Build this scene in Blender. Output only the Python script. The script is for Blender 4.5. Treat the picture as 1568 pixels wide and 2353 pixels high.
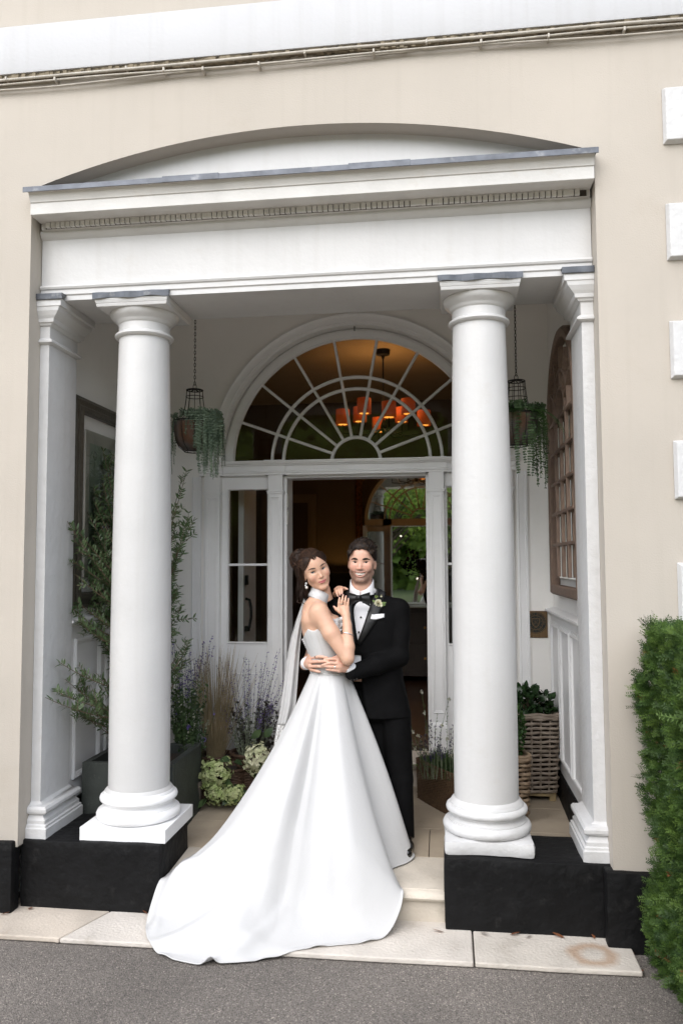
import bpy, bmesh, math, random
import numpy as np
from mathutils import Matrix, Vector
R = math.radians
scene = bpy.context.scene
for o in list(bpy.data.objects): bpy.data.objects.remove(o)
COL = scene.collection

# ------------------------------------------------------------------ camera
CAM_LOC = Vector((0.0, -4.0, 1.85)); PITCH, YAW, ROLL = R(3.76), R(7.34), R(-.26)
cam = bpy.data.cameras.new('camera'); camo = bpy.data.objects.new('camera', cam); COL.objects.link(camo)
fw = Vector((-math.sin(YAW)*math.cos(PITCH), math.cos(YAW)*math.cos(PITCH), math.sin(PITCH)))
rt0 = Vector((math.cos(YAW), math.sin(YAW), 0)); up0 = rt0.cross(fw)
rt = rt0*math.cos(ROLL)+up0*math.sin(ROLL); up = -rt0*math.sin(ROLL)+up0*math.cos(ROLL)
M = Matrix.Identity(4)
for i in range(3): M[i][0], M[i][1], M[i][2], M[i][3] = rt[i], up[i], -fw[i], CAM_LOC[i]
camo.matrix_world = M
cam.sensor_fit = 'VERTICAL'; cam.sensor_height = 36; cam.lens = 1800/2352*36; cam.clip_end = 500; cam.clip_start = .05
cam.dof.use_dof = True; cam.dof.focus_distance = 4.55; cam.dof.aperture_fstop = 3.2
scene.camera = camo

# ------------------------------------------------------------------ bright hazy overcast: soft high light, from the drive side and a little from the left
SUN_EL, SUN_AZ = R(42), R(196)
world = bpy.data.worlds.new('World'); scene.world = world; world.use_nodes = True
wn = world.node_tree; wn.nodes.clear()
sky = wn.nodes.new('ShaderNodeTexSky'); sky.sky_type = 'NISHITA'; sky.sun_disc = False
sky.sun_elevation = SUN_EL; sky.sun_rotation = SUN_AZ; sky.air_density = 1.0; sky.dust_density = 1.2; sky.ozone_density = .6
hs = wn.nodes.new('ShaderNodeHueSaturation'); hs.inputs['Saturation'].default_value = .52
bg = wn.nodes.new('ShaderNodeBackground'); bg.inputs[1].default_value = .15
wo = wn.nodes.new('ShaderNodeOutputWorld')
wn.links.new(sky.outputs[0], hs.inputs['Color']); wn.links.new(hs.outputs[0], bg.inputs[0]); wn.links.new(bg.outputs[0], wo.inputs[0])
sl = bpy.data.lights.new('sun', 'SUN'); sl.energy = 1.1; sl.angle = R(80); sl.color = (1, .965, .92)
so = bpy.data.objects.new('sun', sl); COL.objects.link(so)
sd = Vector((math.sin(SUN_AZ)*math.cos(SUN_EL), math.cos(SUN_AZ)*math.cos(SUN_EL), math.sin(SUN_EL)))
so.rotation_euler = sd.to_track_quat('Z', 'Y').to_euler(); so.location = sd*30
vs = scene.view_settings; vs.view_transform = 'Standard'; vs.look = 'None'; vs.gamma = 1; vs.use_curve_mapping = False
vs.exposure = 1.34

# ------------------------------------------------------------------ helpers
def link(o, parent=None):
    COL.objects.link(o)
    if parent is not None:
        o.parent = parent
        o.matrix_parent_inverse = WM[parent.name].inverted()
    WM[o.name] = o.matrix_basis.copy()      # children are modelled in world coordinates
    return o
WM = {}
def tag(o, label=None, cat=None, group=None, kind=None):
    if label: o['label'] = label
    if cat: o['category'] = cat
    if group: o['group'] = group
    if kind: o['kind'] = kind
    return o
def empty(name, loc, label=None, cat=None, group=None, parent=None):
    o = bpy.data.objects.new(name, None); o.empty_display_size = .1
    o.matrix_basis = Matrix.Translation(Vector(loc)); link(o, parent); tag(o, label, cat, group); return o
def obj(name, me, mat=None, parent=None, smooth=None, bevel=0, seg=2):
    o = bpy.data.objects.new(name, me); link(o, parent)
    if mat is not None and not me.materials:
        for m in (mat if isinstance(mat, (list, tuple)) else [mat]): me.materials.append(m)
    if smooth is not None: shade(me, smooth)
    if bevel:
        b = o.modifiers.new('bevel', 'BEVEL'); b.width = bevel; b.segments = seg; b.limit_method = 'ANGLE'; b.angle_limit = R(40)
    return o
def shade(me, ang):
    me.shade_smooth()
    if ang < 179: me.set_sharp_from_angle(angle=R(ang))
class MB:
    def __init__(s): s.v = []; s.f = []
    def add(s, vs_, fs_):
        n = len(s.v); s.v += [tuple(p) for p in vs_]; s.f += [tuple(i+n for i in f) for f in fs_]; return s
    def box(s, x0, x1, y0, y1, z0, z1):
        return s.add([(x0,y0,z0),(x1,y0,z0),(x1,y1,z0),(x0,y1,z0),(x0,y0,z1),(x1,y0,z1),(x1,y1,z1),(x0,y1,z1)],
                     [(0,3,2,1),(4,5,6,7),(0,1,5,4),(1,2,6,5),(2,3,7,6),(3,0,4,7)])
    def hexa(s, p): # 8 points bottom ccw, top ccw
        return s.add(p, [(0,3,2,1),(4,5,6,7),(0,1,5,4),(1,2,6,5),(2,3,7,6),(3,0,4,7)])
    def prism(s, poly, a, b, axis='x'):
        # poly: 2-D outline; axis x -> (y,z), y -> (x,z), z -> (x,y)
        n = len(poly)
        def P(q, t): return {'x': (t, q[0], q[1]), 'y': (q[0], t, q[1]), 'z': (q[0], q[1], t)}[axis]
        s.add([P(q, a) for q in poly]+[P(q, b) for q in poly],
              [tuple(range(n)), tuple(range(2*n-1, n-1, -1))]+[(i, n+i, n+(i+1) % n, (i+1) % n) for i in range(n)])
        return s
    def lathe(s, prof, cx, cy, n=48, cap=True, ph=0):
        b = len(s.v)
        for r, z in prof:
            for k in range(n):
                a = 2*math.pi*k/n+ph; s.v.append((cx+r*math.cos(a), cy+r*math.sin(a), z))
        m = len(prof)
        for i in range(m-1):
            for k in range(n):
                k2 = (k+1) % n; s.f.append((b+i*n+k, b+i*n+k2, b+(i+1)*n+k2, b+(i+1)*n+k))
        if cap:
            s.f.append(tuple(b+k for k in range(n-1, -1, -1))); s.f.append(tuple(b+(m-1)*n+k for k in range(n)))
        return s
    def tube(s, pts, r, n=8, cap=True, closed=False):
        P = [Vector(p) for p in pts]; m = len(P); b = len(s.v)
        rr = r if hasattr(r, '__len__') else [r]*m
        T = []
        for i in range(m):
            if closed: t = P[(i+1) % m]-P[(i-1) % m]
            else: t = P[min(i+1, m-1)]-P[max(i-1, 0)]
            T.append(t.normalized() if t.length > 1e-9 else Vector((0, 0, 1)))
        u = T[0].orthogonal().normalized()
        for i in range(m):
            u = (u-T[i]*u.dot(T[i])); u = u.normalized() if u.length > 1e-6 else T[i].orthogonal().normalized()
            w = T[i].cross(u)
            for k in range(n):
                a = 2*math.pi*k/n; s.v.append(tuple(P[i]+(u*math.cos(a)+w*math.sin(a))*rr[i]))
        for i in range(m if closed else m-1):
            j = (i+1) % m
            for k in range(n):
                k2 = (k+1) % n; s.f.append((b+i*n+k, b+i*n+k2, b+j*n+k2, b+j*n+k))
        if cap and not closed:
            s.f.append(tuple(b+k for k in range(n-1, -1, -1))); s.f.append(tuple(b+(m-1)*n+k for k in range(n)))
        return s
    def sweep(s, prof, path, nrm, closed=False, cap=True):
        # prof: (a,b) offsets along (side, nrm); path planar with plane normal nrm; mitred
        P = [Vector(p) for p in path]; N = Vector(nrm).normalized(); m = len(P); n = len(prof); b = len(s.v)
        for i in range(m):
            d0 = (P[i]-P[i-1]).normalized() if (closed or i > 0) else (P[1]-P[0]).normalized()
            d1 = (P[(i+1) % m]-P[i]).normalized() if (closed or i < m-1) else d0
            s0, s1 = N.cross(d0), N.cross(d1); sd_ = (s0+s1).normalized(); k = 1/max(.2, sd_.dot(s0))
            for a, c in prof: s.v.append(tuple(P[i]+sd_*a*k+N*c))
        for i in range(m if closed else m-1):
            j = (i+1) % m
            for k in range(n):
                k2 = (k+1) % n; s.f.append((b+i*n+k, b+i*n+k2, b+j*n+k2, b+j*n+k))
        if cap and not closed:
            s.f.append(tuple(b+k for k in range(n-1, -1, -1))); s.f.append(tuple(b+(m-1)*n+k for k in range(n)))
        return s
    def mesh(s, name='mesh'):
        me = bpy.data.meshes.new(name); me.from_pydata(s.v, [], s.f)
        bm = bmesh.new(); bm.from_mesh(me); bmesh.ops.recalc_face_normals(bm, faces=bm.faces); bm.to_mesh(me); bm.free()
        me.update(); return me
    def build(s, name, mat=None, parent=None, smooth=None, bevel=0, seg=2):
        return obj(name, s.mesh(name), mat, parent, smooth, bevel, seg)
def npmesh(name, V, F, smooth=True):
    V = np.asarray(V, np.float32); F = np.asarray(F, np.int32); k = F.shape[1]
    me = bpy.data.meshes.new(name); me.vertices.add(len(V)); me.vertices.foreach_set('co', V.ravel())
    me.loops.add(F.size); me.loops.foreach_set('vertex_index', F.ravel())
    me.polygons.add(len(F)); me.polygons.foreach_set('loop_start', np.arange(0, F.size, k, dtype=np.int32))
    me.update(calc_edges=True); me.validate()
    if smooth: me.shade_smooth()
    return me
def fcol(me, name, vals):   # float mask per vertex
    a = me.attributes.new(name, 'FLOAT', 'POINT'); a.data.foreach_set('value', np.asarray(vals, np.float32))

# ------------------------------------------------------------------ materials
MATS = {}
def nodes(name):
    m = bpy.data.materials.new(name); m.use_nodes = True; nt = m.node_tree
    return m, nt, nt.nodes['Principled BSDF']
def mat(name, col, rough=.6, metal=0, bump=0, bscale=60, var=.12, vscale=6, spec=.5, sheen=0, detail=6, stretch=None, col2=None, dirt=0, dirtcol=(.25,.2,.14), dscale=3, sub=0, trans=0, coat=0, streak=0):
    m, nt, p = nodes(name); N, L = nt.nodes.new, nt.links.new
    tc = N('ShaderNodeTexCoord'); src = tc.outputs['Object']
    if stretch:
        mp = N('ShaderNodeMapping'); mp.inputs['Scale'].default_value = stretch; L(src, mp.inputs[0]); src = mp.outputs[0]
    p.inputs['Roughness'].default_value = rough; p.inputs['Metallic'].default_value = metal; p.inputs['Specular IOR Level'].default_value = spec
    if sheen: p.inputs['Sheen Weight'].default_value = sheen; p.inputs['Sheen Roughness'].default_value = .4
    if coat: p.inputs['Coat Weight'].default_value = coat
    if sub: p.inputs['Subsurface Weight'].default_value = sub; p.inputs['Subsurface Radius'].default_value = (.01, .004, .002); p.inputs['Subsurface Scale'].default_value = 1
    if trans: p.inputs['Transmission Weight'].default_value = trans
    nz = N('ShaderNodeTexNoise'); nz.inputs['Scale'].default_value = vscale; nz.inputs['Detail'].default_value = detail; L(src, nz.inputs['Vector'])
    mx = N('ShaderNodeMix'); mx.data_type = 'RGBA'
    c2 = col2 or tuple(c*(1-var) for c in col)
    mx.inputs[6].default_value = (*col, 1); mx.inputs[7].default_value = (*c2, 1)
    mr = N('ShaderNodeMapRange'); mr.inputs[1].default_value = .35; mr.inputs[2].default_value = .68; L(nz.outputs['Fac'], mr.inputs[0]); L(mr.outputs[0], mx.inputs[0])
    out = mx.outputs[2]
    if dirt:
        n2 = N('ShaderNodeTexNoise'); n2.inputs['Scale'].default_value = dscale; n2.inputs['Detail'].default_value = 10; n2.inputs['Roughness'].default_value = .7; L(src, n2.inputs['Vector'])
        r2 = N('ShaderNodeMapRange'); r2.inputs[1].default_value = .58; r2.inputs[2].default_value = .8; r2.inputs[4].default_value = dirt; L(n2.outputs['Fac'], r2.inputs[0])
        m2 = N('ShaderNodeMix'); m2.data_type = 'RGBA'; m2.inputs[7].default_value = (*dirtcol, 1); L(r2.outputs[0], m2.inputs[0]); L(out, m2.inputs[6]); out = m2.outputs[2]
    if streak:   # faint rain streaks and brush drags running down the surface
        mp4 = N('ShaderNodeMapping'); mp4.inputs['Scale'].default_value = (11,11,.45); L(tc.outputs['Object'], mp4.inputs[0]); n4 = N('ShaderNodeTexNoise'); n4.inputs['Scale'].default_value = 1.6; n4.inputs['Detail'].default_value = 8; L(mp4.outputs[0], n4.inputs['Vector'])
        r4 = N('ShaderNodeMapRange'); r4.inputs[1].default_value = .52; r4.inputs[2].default_value = .74; r4.inputs[4].default_value = streak; L(n4.outputs['Fac'], r4.inputs[0])
        m4 = N('ShaderNodeMix'); m4.data_type = 'RGBA'; m4.inputs[7].default_value = (*[c*.72 for c in dirtcol], 1); L(r4.outputs[0], m4.inputs[0]); L(out, m4.inputs[6]); out = m4.outputs[2]
    L(out, p.inputs['Base Color'])
    if bump:
        n3 = N('ShaderNodeTexNoise'); n3.inputs['Scale'].default_value = bscale; n3.inputs['Detail'].default_value = 5; L(src, n3.inputs['Vector'])
        b = N('ShaderNodeBump'); b.inputs['Strength'].default_value = min(1, bump); b.inputs['Distance'].default_value = .004*max(1, bump); L(n3.outputs['Fac'], b.inputs['Height']); L(b.outputs[0], p.inputs['Normal'])
    MATS[name] = m; return m
def leafmat(name, col, col2, rough=.5, scale=9, thin=.25):
    m, nt, p = nodes(name); N, L = nt.nodes.new, nt.links.new
    tc = N('ShaderNodeTexCoord'); nz = N('ShaderNodeTexNoise'); nz.inputs['Scale'].default_value = scale; nz.inputs['Detail'].default_value = 3; L(tc.outputs['Object'], nz.inputs['Vector'])
    mr = N('ShaderNodeMapRange'); mr.inputs[1].default_value = .35; mr.inputs[2].default_value = .65; L(nz.outputs['Fac'], mr.inputs[0])
    mx = N('ShaderNodeMix'); mx.data_type = 'RGBA'; mx.inputs[6].default_value = (*col, 1); mx.inputs[7].default_value = (*col2, 1); L(mr.outputs[0], mx.inputs[0])
    p.inputs['Roughness'].default_value = rough; L(mx.outputs[2], p.inputs['Base Color']); p.inputs['Specular IOR Level'].default_value = .35
    tr = N('ShaderNodeBsdfTranslucent'); L(mx.outputs[2], tr.inputs[0]); ms = N('ShaderNodeMixShader'); ms.inputs[0].default_value = thin
    L(p.outputs[0], ms.inputs[1]); L(tr.outputs[0], ms.inputs[2]); L(ms.outputs[0], nt.nodes['Material Output'].inputs[0])
    MATS[name] = m; return m

mat('white_paint', (.565,.56,.552), .40, streak=.08, bump=.45, bscale=30, var=.06, vscale=3, dirt=.28, dirtcol=(.42,.37,.29), dscale=4)  # outdoor whites toned down in colour to balance the dim porch
mat('white_gloss', (.82,.82,.82), .36, bump=.15, bscale=40, var=.05, vscale=5, dirt=.12, dirtcol=(.45,.42,.36), dscale=5)
mat('band_paint', (.46,.462,.47), .5, streak=.08, bump=.3, bscale=50, var=.04, vscale=3)
mat('white_rough', (.58,.578,.575), .5, streak=.10, bump=1.2, bscale=26, var=.06, vscale=8, dirt=.3, dirtcol=(.42,.36,.28), dscale=11)
mat('cornice_paint', (.58,.568,.54), .5, bump=.4, bscale=40, var=.12, vscale=5, dirt=.45, dirtcol=(.45,.38,.27), dscale=6)
mat('cream_render', (.475,.43,.372), .78, streak=.09, bump=.35, bscale=130, var=.10, vscale=1.1, dirt=.30, dirtcol=(.36,.30,.23), dscale=2.4, detail=9)
mat('reveal_render', (.49,.43,.355), .75, bump=.5, bscale=110, var=.08, vscale=2, dirt=.3, dirtcol=(.36,.27,.18), dscale=7)
mat('porch_wall', (.84,.825,.795), .55, bump=.25, bscale=80, var=.05, vscale=2.5, dirt=.15, dirtcol=(.5,.46,.4), dscale=3)  # paler than the outdoor paint, making up for weak light in the porch
mat('black_masonry', (.006,.006,.0065), .62, spec=.2, bump=2.5, bscale=18, var=.4, vscale=9, dirt=.45, dirtcol=(.05,.048,.046), dscale=14)
mat('lead', (.13,.14,.16), .5, metal=.6, bump=.5, bscale=20, var=.35, vscale=14, dirt=.6, dirtcol=(.48,.47,.45), dscale=9)
mat('paving', (.62,.57,.51), .8, bump=1.4, bscale=60, var=.16, vscale=5, dirt=.6, dirtcol=(.26,.21,.15), dscale=5)
mat('paving_warm', (.56,.49,.41), .8, bump=1.0, bscale=70, var=.25, vscale=4, dirt=.6, dirtcol=(.34,.19,.1), dscale=4)
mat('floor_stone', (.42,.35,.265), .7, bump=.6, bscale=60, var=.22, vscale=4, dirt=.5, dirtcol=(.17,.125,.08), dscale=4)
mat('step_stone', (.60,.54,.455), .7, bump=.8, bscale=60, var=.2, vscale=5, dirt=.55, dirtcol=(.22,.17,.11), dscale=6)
mat('moss_render', (.26,.215,.15), .9, bump=2.5, bscale=30, var=.45, vscale=22, dirt=.8, dirtcol=(.1,.085,.05), dscale=16)
mat('cable', (.50,.46,.40), .6, var=.25, vscale=20, dirt=.5, dirtcol=(.2,.17,.1), dscale=14)
mat('mortar', (.07,.06,.05), .9, bump=1, bscale=90, var=.4, vscale=30)
# ================================================================== SETTING: ground
XL, XR, YB = -2.25, .79, 1.85            # opening sides, porch back wall
def floorz(y): return .19+.05*(y-.1)
rng = random.Random(4)
def asphalt_mat():
    m, nt, p = nodes('asphalt'); N, L = nt.nodes.new, nt.links.new
    tc = N('ShaderNodeTexCoord')
    vo = N('ShaderNodeTexVoronoi'); vo.inputs['Scale'].default_value = 185; L(tc.outputs['Object'], vo.inputs['Vector'])
    wn_ = N('ShaderNodeTexWhiteNoise'); L(vo.outputs['Position'], wn_.inputs['Vector'])
    cr = N('ShaderNodeValToRGB'); cr.color_ramp.elements[0].color = (.105,.092,.082,1); cr.color_ramp.elements[1].color = (.225,.20,.18,1)
    e = cr.color_ramp.elements.new(.93); e.color = (.24,.215,.19,1); e = cr.color_ramp.elements.new(.965); e.color = (.42,.37,.32,1)
    L(wn_.outputs['Value'], cr.inputs[0])
    nz = N('ShaderNodeTexNoise'); nz.inputs['Scale'].default_value = 1.0; nz.inputs['Detail'].default_value = 6; L(tc.outputs['Object'], nz.inputs['Vector'])
    mr = N('ShaderNodeMapRange'); mr.inputs[1].default_value = .3; mr.inputs[2].default_value = .7; mr.inputs[3].default_value = .74; mr.inputs[4].default_value = 1.24; L(nz.outputs['Fac'], mr.inputs[0])
    mx = N('ShaderNodeMix'); mx.data_type = 'RGBA'; mx.blend_type = 'MULTIPLY'; mx.inputs[0].default_value = 1; L(cr.outputs[0], mx.inputs[6]); L(mr.outputs[0], mx.inputs[7])
    L(mx.outputs[2], p.inputs['Base Color']); p.inputs['Roughness'].default_value = .85
    b = N('ShaderNodeBump'); b.inputs['Strength'].default_value = .9; b.inputs['Distance'].default_value = .006; b.invert = True; L(vo.outputs['Distance'], b.inputs['Height']); L(b.outputs[0], p.inputs['Normal'])
    return m
A = asphalt_mat()
me = MB().add([(-60,-60,0),(60,-60,0),(60,40,0),(-60,40,0)], [(0,1,2,3)]).mesh('ground')
tag(obj('ground', me, mat('lawn', (.09,.12,.035), .9, var=.4, vscale=3), None), kind='structure')
me = MB().add([(-30,-2.6,.004),(30,-2.6,.004),(30,2,.004),(-30,2,.004)], [(0,1,2,3)]).mesh('driveway')
drive = tag(obj('driveway', me, A), kind='structure')
me = MB().add([(-40,-13,.004),(40,-13,.004),(40,-2.6,.004),(-40,-2.6,.004)], [(0,1,2,3)]).mesh('gravel_drive')
tag(obj('gravel_drive', me, mat('gravel', (.55,.46,.35), .9, bump=2, bscale=90, var=.35, vscale=40)), kind='structure')
# loose grit lying on the tarmac
V, F = [], []
rs = np.random.RandomState(3)
def grit(n, x0, x1, y0, y1, z, s0, s1, name, m, parent=None):
    x = rs.uniform(x0, x1, n); y = rs.uniform(y0, y1, n); s = rs.uniform(s0, s1, n); a = rs.uniform(0, 6.28, n)
    V = np.zeros((n, 5, 3))
    for k in range(4):
        r = s*rs.uniform(.6, 1.2, n); V[:, k, 0] = x+r*np.cos(a+k*1.57); V[:, k, 1] = y+r*np.sin(a+k*1.57); V[:, k, 2] = z
    V[:, 4, 0] = x; V[:, 4, 1] = y; V[:, 4, 2] = z+s*.8
    b = np.arange(n)[:, None]*5
    F = np.concatenate([b+np.array([k, (k+1) % 4, 4]) for k in range(4)])
    return tag(obj(name, npmesh(name, V.reshape(-1, 3), F, False), m, parent), kind='stuff')
o = grit(9000, -2.6, 1.3, -1.2, -.27, .004, .002, .0048, 'grit', mat('grit', (.2,.18,.16), .8, var=.7, vscale=150, detail=0))
tag(o, 'loose dark grit scattered over the tarmac in front of the paving', 'grit')

def ringstain(name, c, r, w):
    """paving with the rusty ring a pot has left on it"""
    m = mat(name, (.60,.55,.485), .8, bump=1.4, bscale=60, var=.16, vscale=5, dirt=.5, dirtcol=(.26,.21,.15), dscale=5); nt = m.node_tree; N, L = nt.nodes.new, nt.links.new; p = nt.nodes['Principled BSDF']
    tc = N('ShaderNodeTexCoord'); mp = N('ShaderNodeMapping'); mp.inputs['Location'].default_value = (-c[0],-c[1]*1.0,0); mp.inputs['Scale'].default_value = (1,1,0); L(tc.outputs['Object'], mp.inputs[0])
    nz = N('ShaderNodeTexNoise'); nz.inputs['Scale'].default_value = 14; L(tc.outputs['Object'], nz.inputs['Vector']); ln = N('ShaderNodeVectorMath'); ln.operation = 'LENGTH'; L(mp.outputs[0], ln.inputs[0])
    a = N('ShaderNodeMath'); a.operation = 'MULTIPLY_ADD'; a.inputs[1].default_value = .05; L(nz.outputs['Fac'], a.inputs[0]); L(ln.outputs['Value'], a.inputs[2])
    b = N('ShaderNodeMath'); b.operation = 'SUBTRACT'; b.inputs[1].default_value = r+.025; L(a.outputs[0], b.inputs[0]); d = N('ShaderNodeMath'); d.operation = 'ABSOLUTE'; L(b.outputs[0], d.inputs[0])
    mr = N('ShaderNodeMapRange'); mr.inputs[1].default_value = w; mr.inputs[2].default_value = .008; mr.inputs[3].default_value = 0; mr.inputs[4].default_value = .62; L(d.outputs[0], mr.inputs[0])
    mx = N('ShaderNodeMix'); mx.data_type = 'RGBA'; mx.inputs[7].default_value = (.36,.21,.11,1); old = p.inputs['Base Color'].links[0].from_socket; L(old, mx.inputs[6]); L(mr.outputs[0], mx.inputs[0]); L(mx.outputs[2], p.inputs['Base Color']); return m
# paving slabs along the foot of the portico
pv = tag(MB().box(-3.2, .86, -.245, .12, .006, .016).build('pavement', MATS['mortar']), kind='structure')
xs = [(-3.2,-2.62,0), (-2.615,-1.72,1), (-1.715,-.945,0), (-.94,.117,0), (.122,.86,0)]
for i, (a, b, w) in enumerate(xs):
    yb = .16
    poly = [(a, -.255+rng.uniform(-.006,.006)), ((a+b)/2, -.258+rng.uniform(-.004,.004)), (b-.003, -.25+rng.uniform(-.006,.006)), (b, yb), (a+.003, yb)]
    if i == 1: poly = [(a, -.26), (-1.9, -.257), (b-.16, -.262), (b, yb), (a+.003, yb)]
    if i == 2: poly = [(-1.875, -.26), (-1.3, -.255), (b-.003, -.262), (b, yb), (a, yb)]
    pm_ = MATS['paving_warm' if w else 'paving']
    if i == 4: pm_ = ringstain('paving_stained', (.665,-.115,.03), .085, .045)
    MB().prism(poly, .008, .032+rng.uniform(-.001,.001), 'z').build('slab', pm_, pv, bevel=.006)

# porch floor: stone slabs on a bed, rising slightly to the door, with a rounded nosing at the front
fl = MB().hexa([(XL,.16,.02),(XR,.16,.02),(XR,YB,.02),(XL,YB,.02),(XL,.16,floorz(.16)-.012),(XR,.16,floorz(.16)-.012),(XR,YB,floorz(YB)-.012),(XL,YB,floorz(YB)-.012)]).build('porch_floor', MATS['mortar'])
tag(fl, kind='structure')
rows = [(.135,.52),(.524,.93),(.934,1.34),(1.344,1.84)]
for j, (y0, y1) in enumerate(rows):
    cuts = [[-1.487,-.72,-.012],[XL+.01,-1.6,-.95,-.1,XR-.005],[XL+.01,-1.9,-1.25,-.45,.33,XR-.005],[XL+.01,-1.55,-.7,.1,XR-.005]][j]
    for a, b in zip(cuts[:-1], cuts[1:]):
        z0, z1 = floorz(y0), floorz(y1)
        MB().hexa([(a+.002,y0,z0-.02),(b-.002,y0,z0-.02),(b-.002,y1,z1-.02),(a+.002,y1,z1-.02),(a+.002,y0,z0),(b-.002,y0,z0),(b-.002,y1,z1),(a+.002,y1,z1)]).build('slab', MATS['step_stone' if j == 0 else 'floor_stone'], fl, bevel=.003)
# nosing and riser of the front step
st = tag(MB().prism([(.128,.03),(.159,.03),(.159,.135),(.132,.135)], -1.487, -.014, 'x').build('front_step', MATS['step_stone']), kind='structure')
prof = [(.135,.188),(.112,.183),(.099,.172),(.094,.158),(.10,.147),(.112,.143),(.118,.141),(.118,.134),(.13,.1352),(.158,.1352),(.158,.165),(.135,.165)]
MB().prism(prof, -1.486, -.015, 'x').build('nosing', MATS['step_stone'], st, smooth=40)
# door step
ds = tag(MB().prism([(1.69,floorz(1.69)+.002),(1.86,floorz(1.69)+.002),(1.86,.40),(1.69,.40)], -1.30, .04, 'x').build('door_step', MATS['step_stone']), kind='structure')
MB().prism([(1.64,.455),(1.628,.447),(1.625,.435),(1.632,.422),(1.65,.415),(1.65,.404),(1.69,.402),(1.95,.402),(1.95,.46),(1.66,.46)], -1.34, .08, 'x').build('nosing', MATS['step_stone'], ds, smooth=40)

# ================================================================== HOUSE
H = empty('house', (0, 0, 0), 'cream rendered house front with white string course and quoins above the portico', 'house')
def arcpts(x0, x1, z0, rise, n=40):
    c = (x0+x1)/2; h = (x1-x0)/2; r = (h*h+rise*rise)/(2*rise); zc = z0+rise-r; a = math.asin(h/r)
    return [(c+r*math.sin(-a+2*a*i/n), zc+r*math.cos(-a+2*a*i/n)) for i in range(n+1)]
ARC = arcpts(XL, XR, 3.945, .252)
XE = 1.86                                   # right-hand corner of the house
MB().box(-14, XL, 0, .3, .36, 6.4).build('front_wall', MATS['cream_render'], H)
w = MB()
w.box(XR, XE, 0, .3, .36, 6.4)
w.box(XL, XR, 0, .3, 4.9, 6.4)
pts = ARC
for (xa, za), (xb, zb) in zip(pts[:-1], pts[1:]):
    w.hexa([(xa,0,za),(xb,0,zb),(xb,.3,zb),(xa,.3,za),(xa,0,4.9),(xb,0,4.9),(xb,.3,4.9),(xa,.3,4.9)])
fwall = w.build('front_wall', MATS['cream_render'], H)
bm = bmesh.new(); bm.from_mesh(fwall.data); bmesh.ops.remove_doubles(bm, verts=bm.verts, dist=1e-5)
bad = [f for f in bm.faces if abs(f.normal.x) > .99 and XL+.001 < f.calc_center_median().x < XR-.001]
bmesh.ops.delete(bm, geom=bad, context='FACES_ONLY'); bm.to_mesh(fwall.data); bm.free()
# the rest of the house body behind (closes the shell and shades the forecourt)
w = MB(); w.box(-14, XE, .3, 9, 6.2, 6.4); w.box(-14, -13.8, .3, 9, 0, 6.2); w.box(XE-.2, XE, .3, 9, 0, 6.2); w.box(-13.8, XE-.2, 8.8, 9, 0, 6.2)
w.build('side_wall', MATS['cream_render'], H)
# ridge roof
MB().prism([(-.25,6.42),(9.35,6.42),(4.5,7.6)], -14.3, XE+.3, 'x').build('roof', mat('slate', (.1,.105,.12), .6, var=.3), H)
# arched tympanum recess face
ty = MB().prism([(x, z+.01) for x, z in ARC[1:-1]]+[(XR-.02, 3.85), (XL+.02, 3.85)], .11, .16, 'y').build('tympanum', MATS['white_paint'], H)
# porch side walls, ceiling
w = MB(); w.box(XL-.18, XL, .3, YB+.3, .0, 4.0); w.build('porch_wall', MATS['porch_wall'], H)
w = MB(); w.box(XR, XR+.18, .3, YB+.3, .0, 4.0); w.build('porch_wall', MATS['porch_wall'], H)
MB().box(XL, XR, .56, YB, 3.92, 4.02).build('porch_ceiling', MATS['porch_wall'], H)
# string course with its ragged underside
MB().prism([(-.001,4.6),(-.045,4.6),(-.047,4.612),(-.047,4.865),(-.042,4.878),(-.001,4.89)], -14, XE+.03, 'x').build('string_course', MATS['band_paint'], H, smooth=30)
n = 260; V = []; rs = np.random.RandomState(8)
xsR = np.linspace(-3.4, XE, n)
w = MB()
for x in range(n-1):
    x0, x1 = xsR[x], xsR[x+1]; d = .030+.012*rs.rand(); h = 4.565+.012*rs.rand()+.010*math.sin(x*.11)
    w.box(x0, x1+.001, -d, -.001, h, 4.5995)
w.build('ragged_ledge', MATS['moss_render'], H)
# quoins
for k in range(9):
    zt = 4.24-.598*k
    if zt-.29 < .4: break
    w = MB(); x0 = 1.125; t = .034
    w.hexa([(x0,-.001,zt-.293),(XE+.03,-.001,zt-.293),(XE+.03,.02,zt-.293),(x0,.02,zt-.293),(x0,-.001,zt),(XE+.03,-.001,zt),(XE+.03,.02,zt),(x0,.02,zt)])
    w = MB(); c = .012
    w.hexa([(x0,-.001,zt-.293),(XE+.03,-.001,zt-.293),(XE+.03,-.001,zt),(x0,-.001,zt),(x0+c,-t,zt-.293+c),(XE+.03,-t,zt-.293+c),(XE+.03,-t,zt-c),(x0+c,-t,zt-c)])
    w.build('quoin', MATS['white_rough'], H, bevel=.004)
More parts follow.
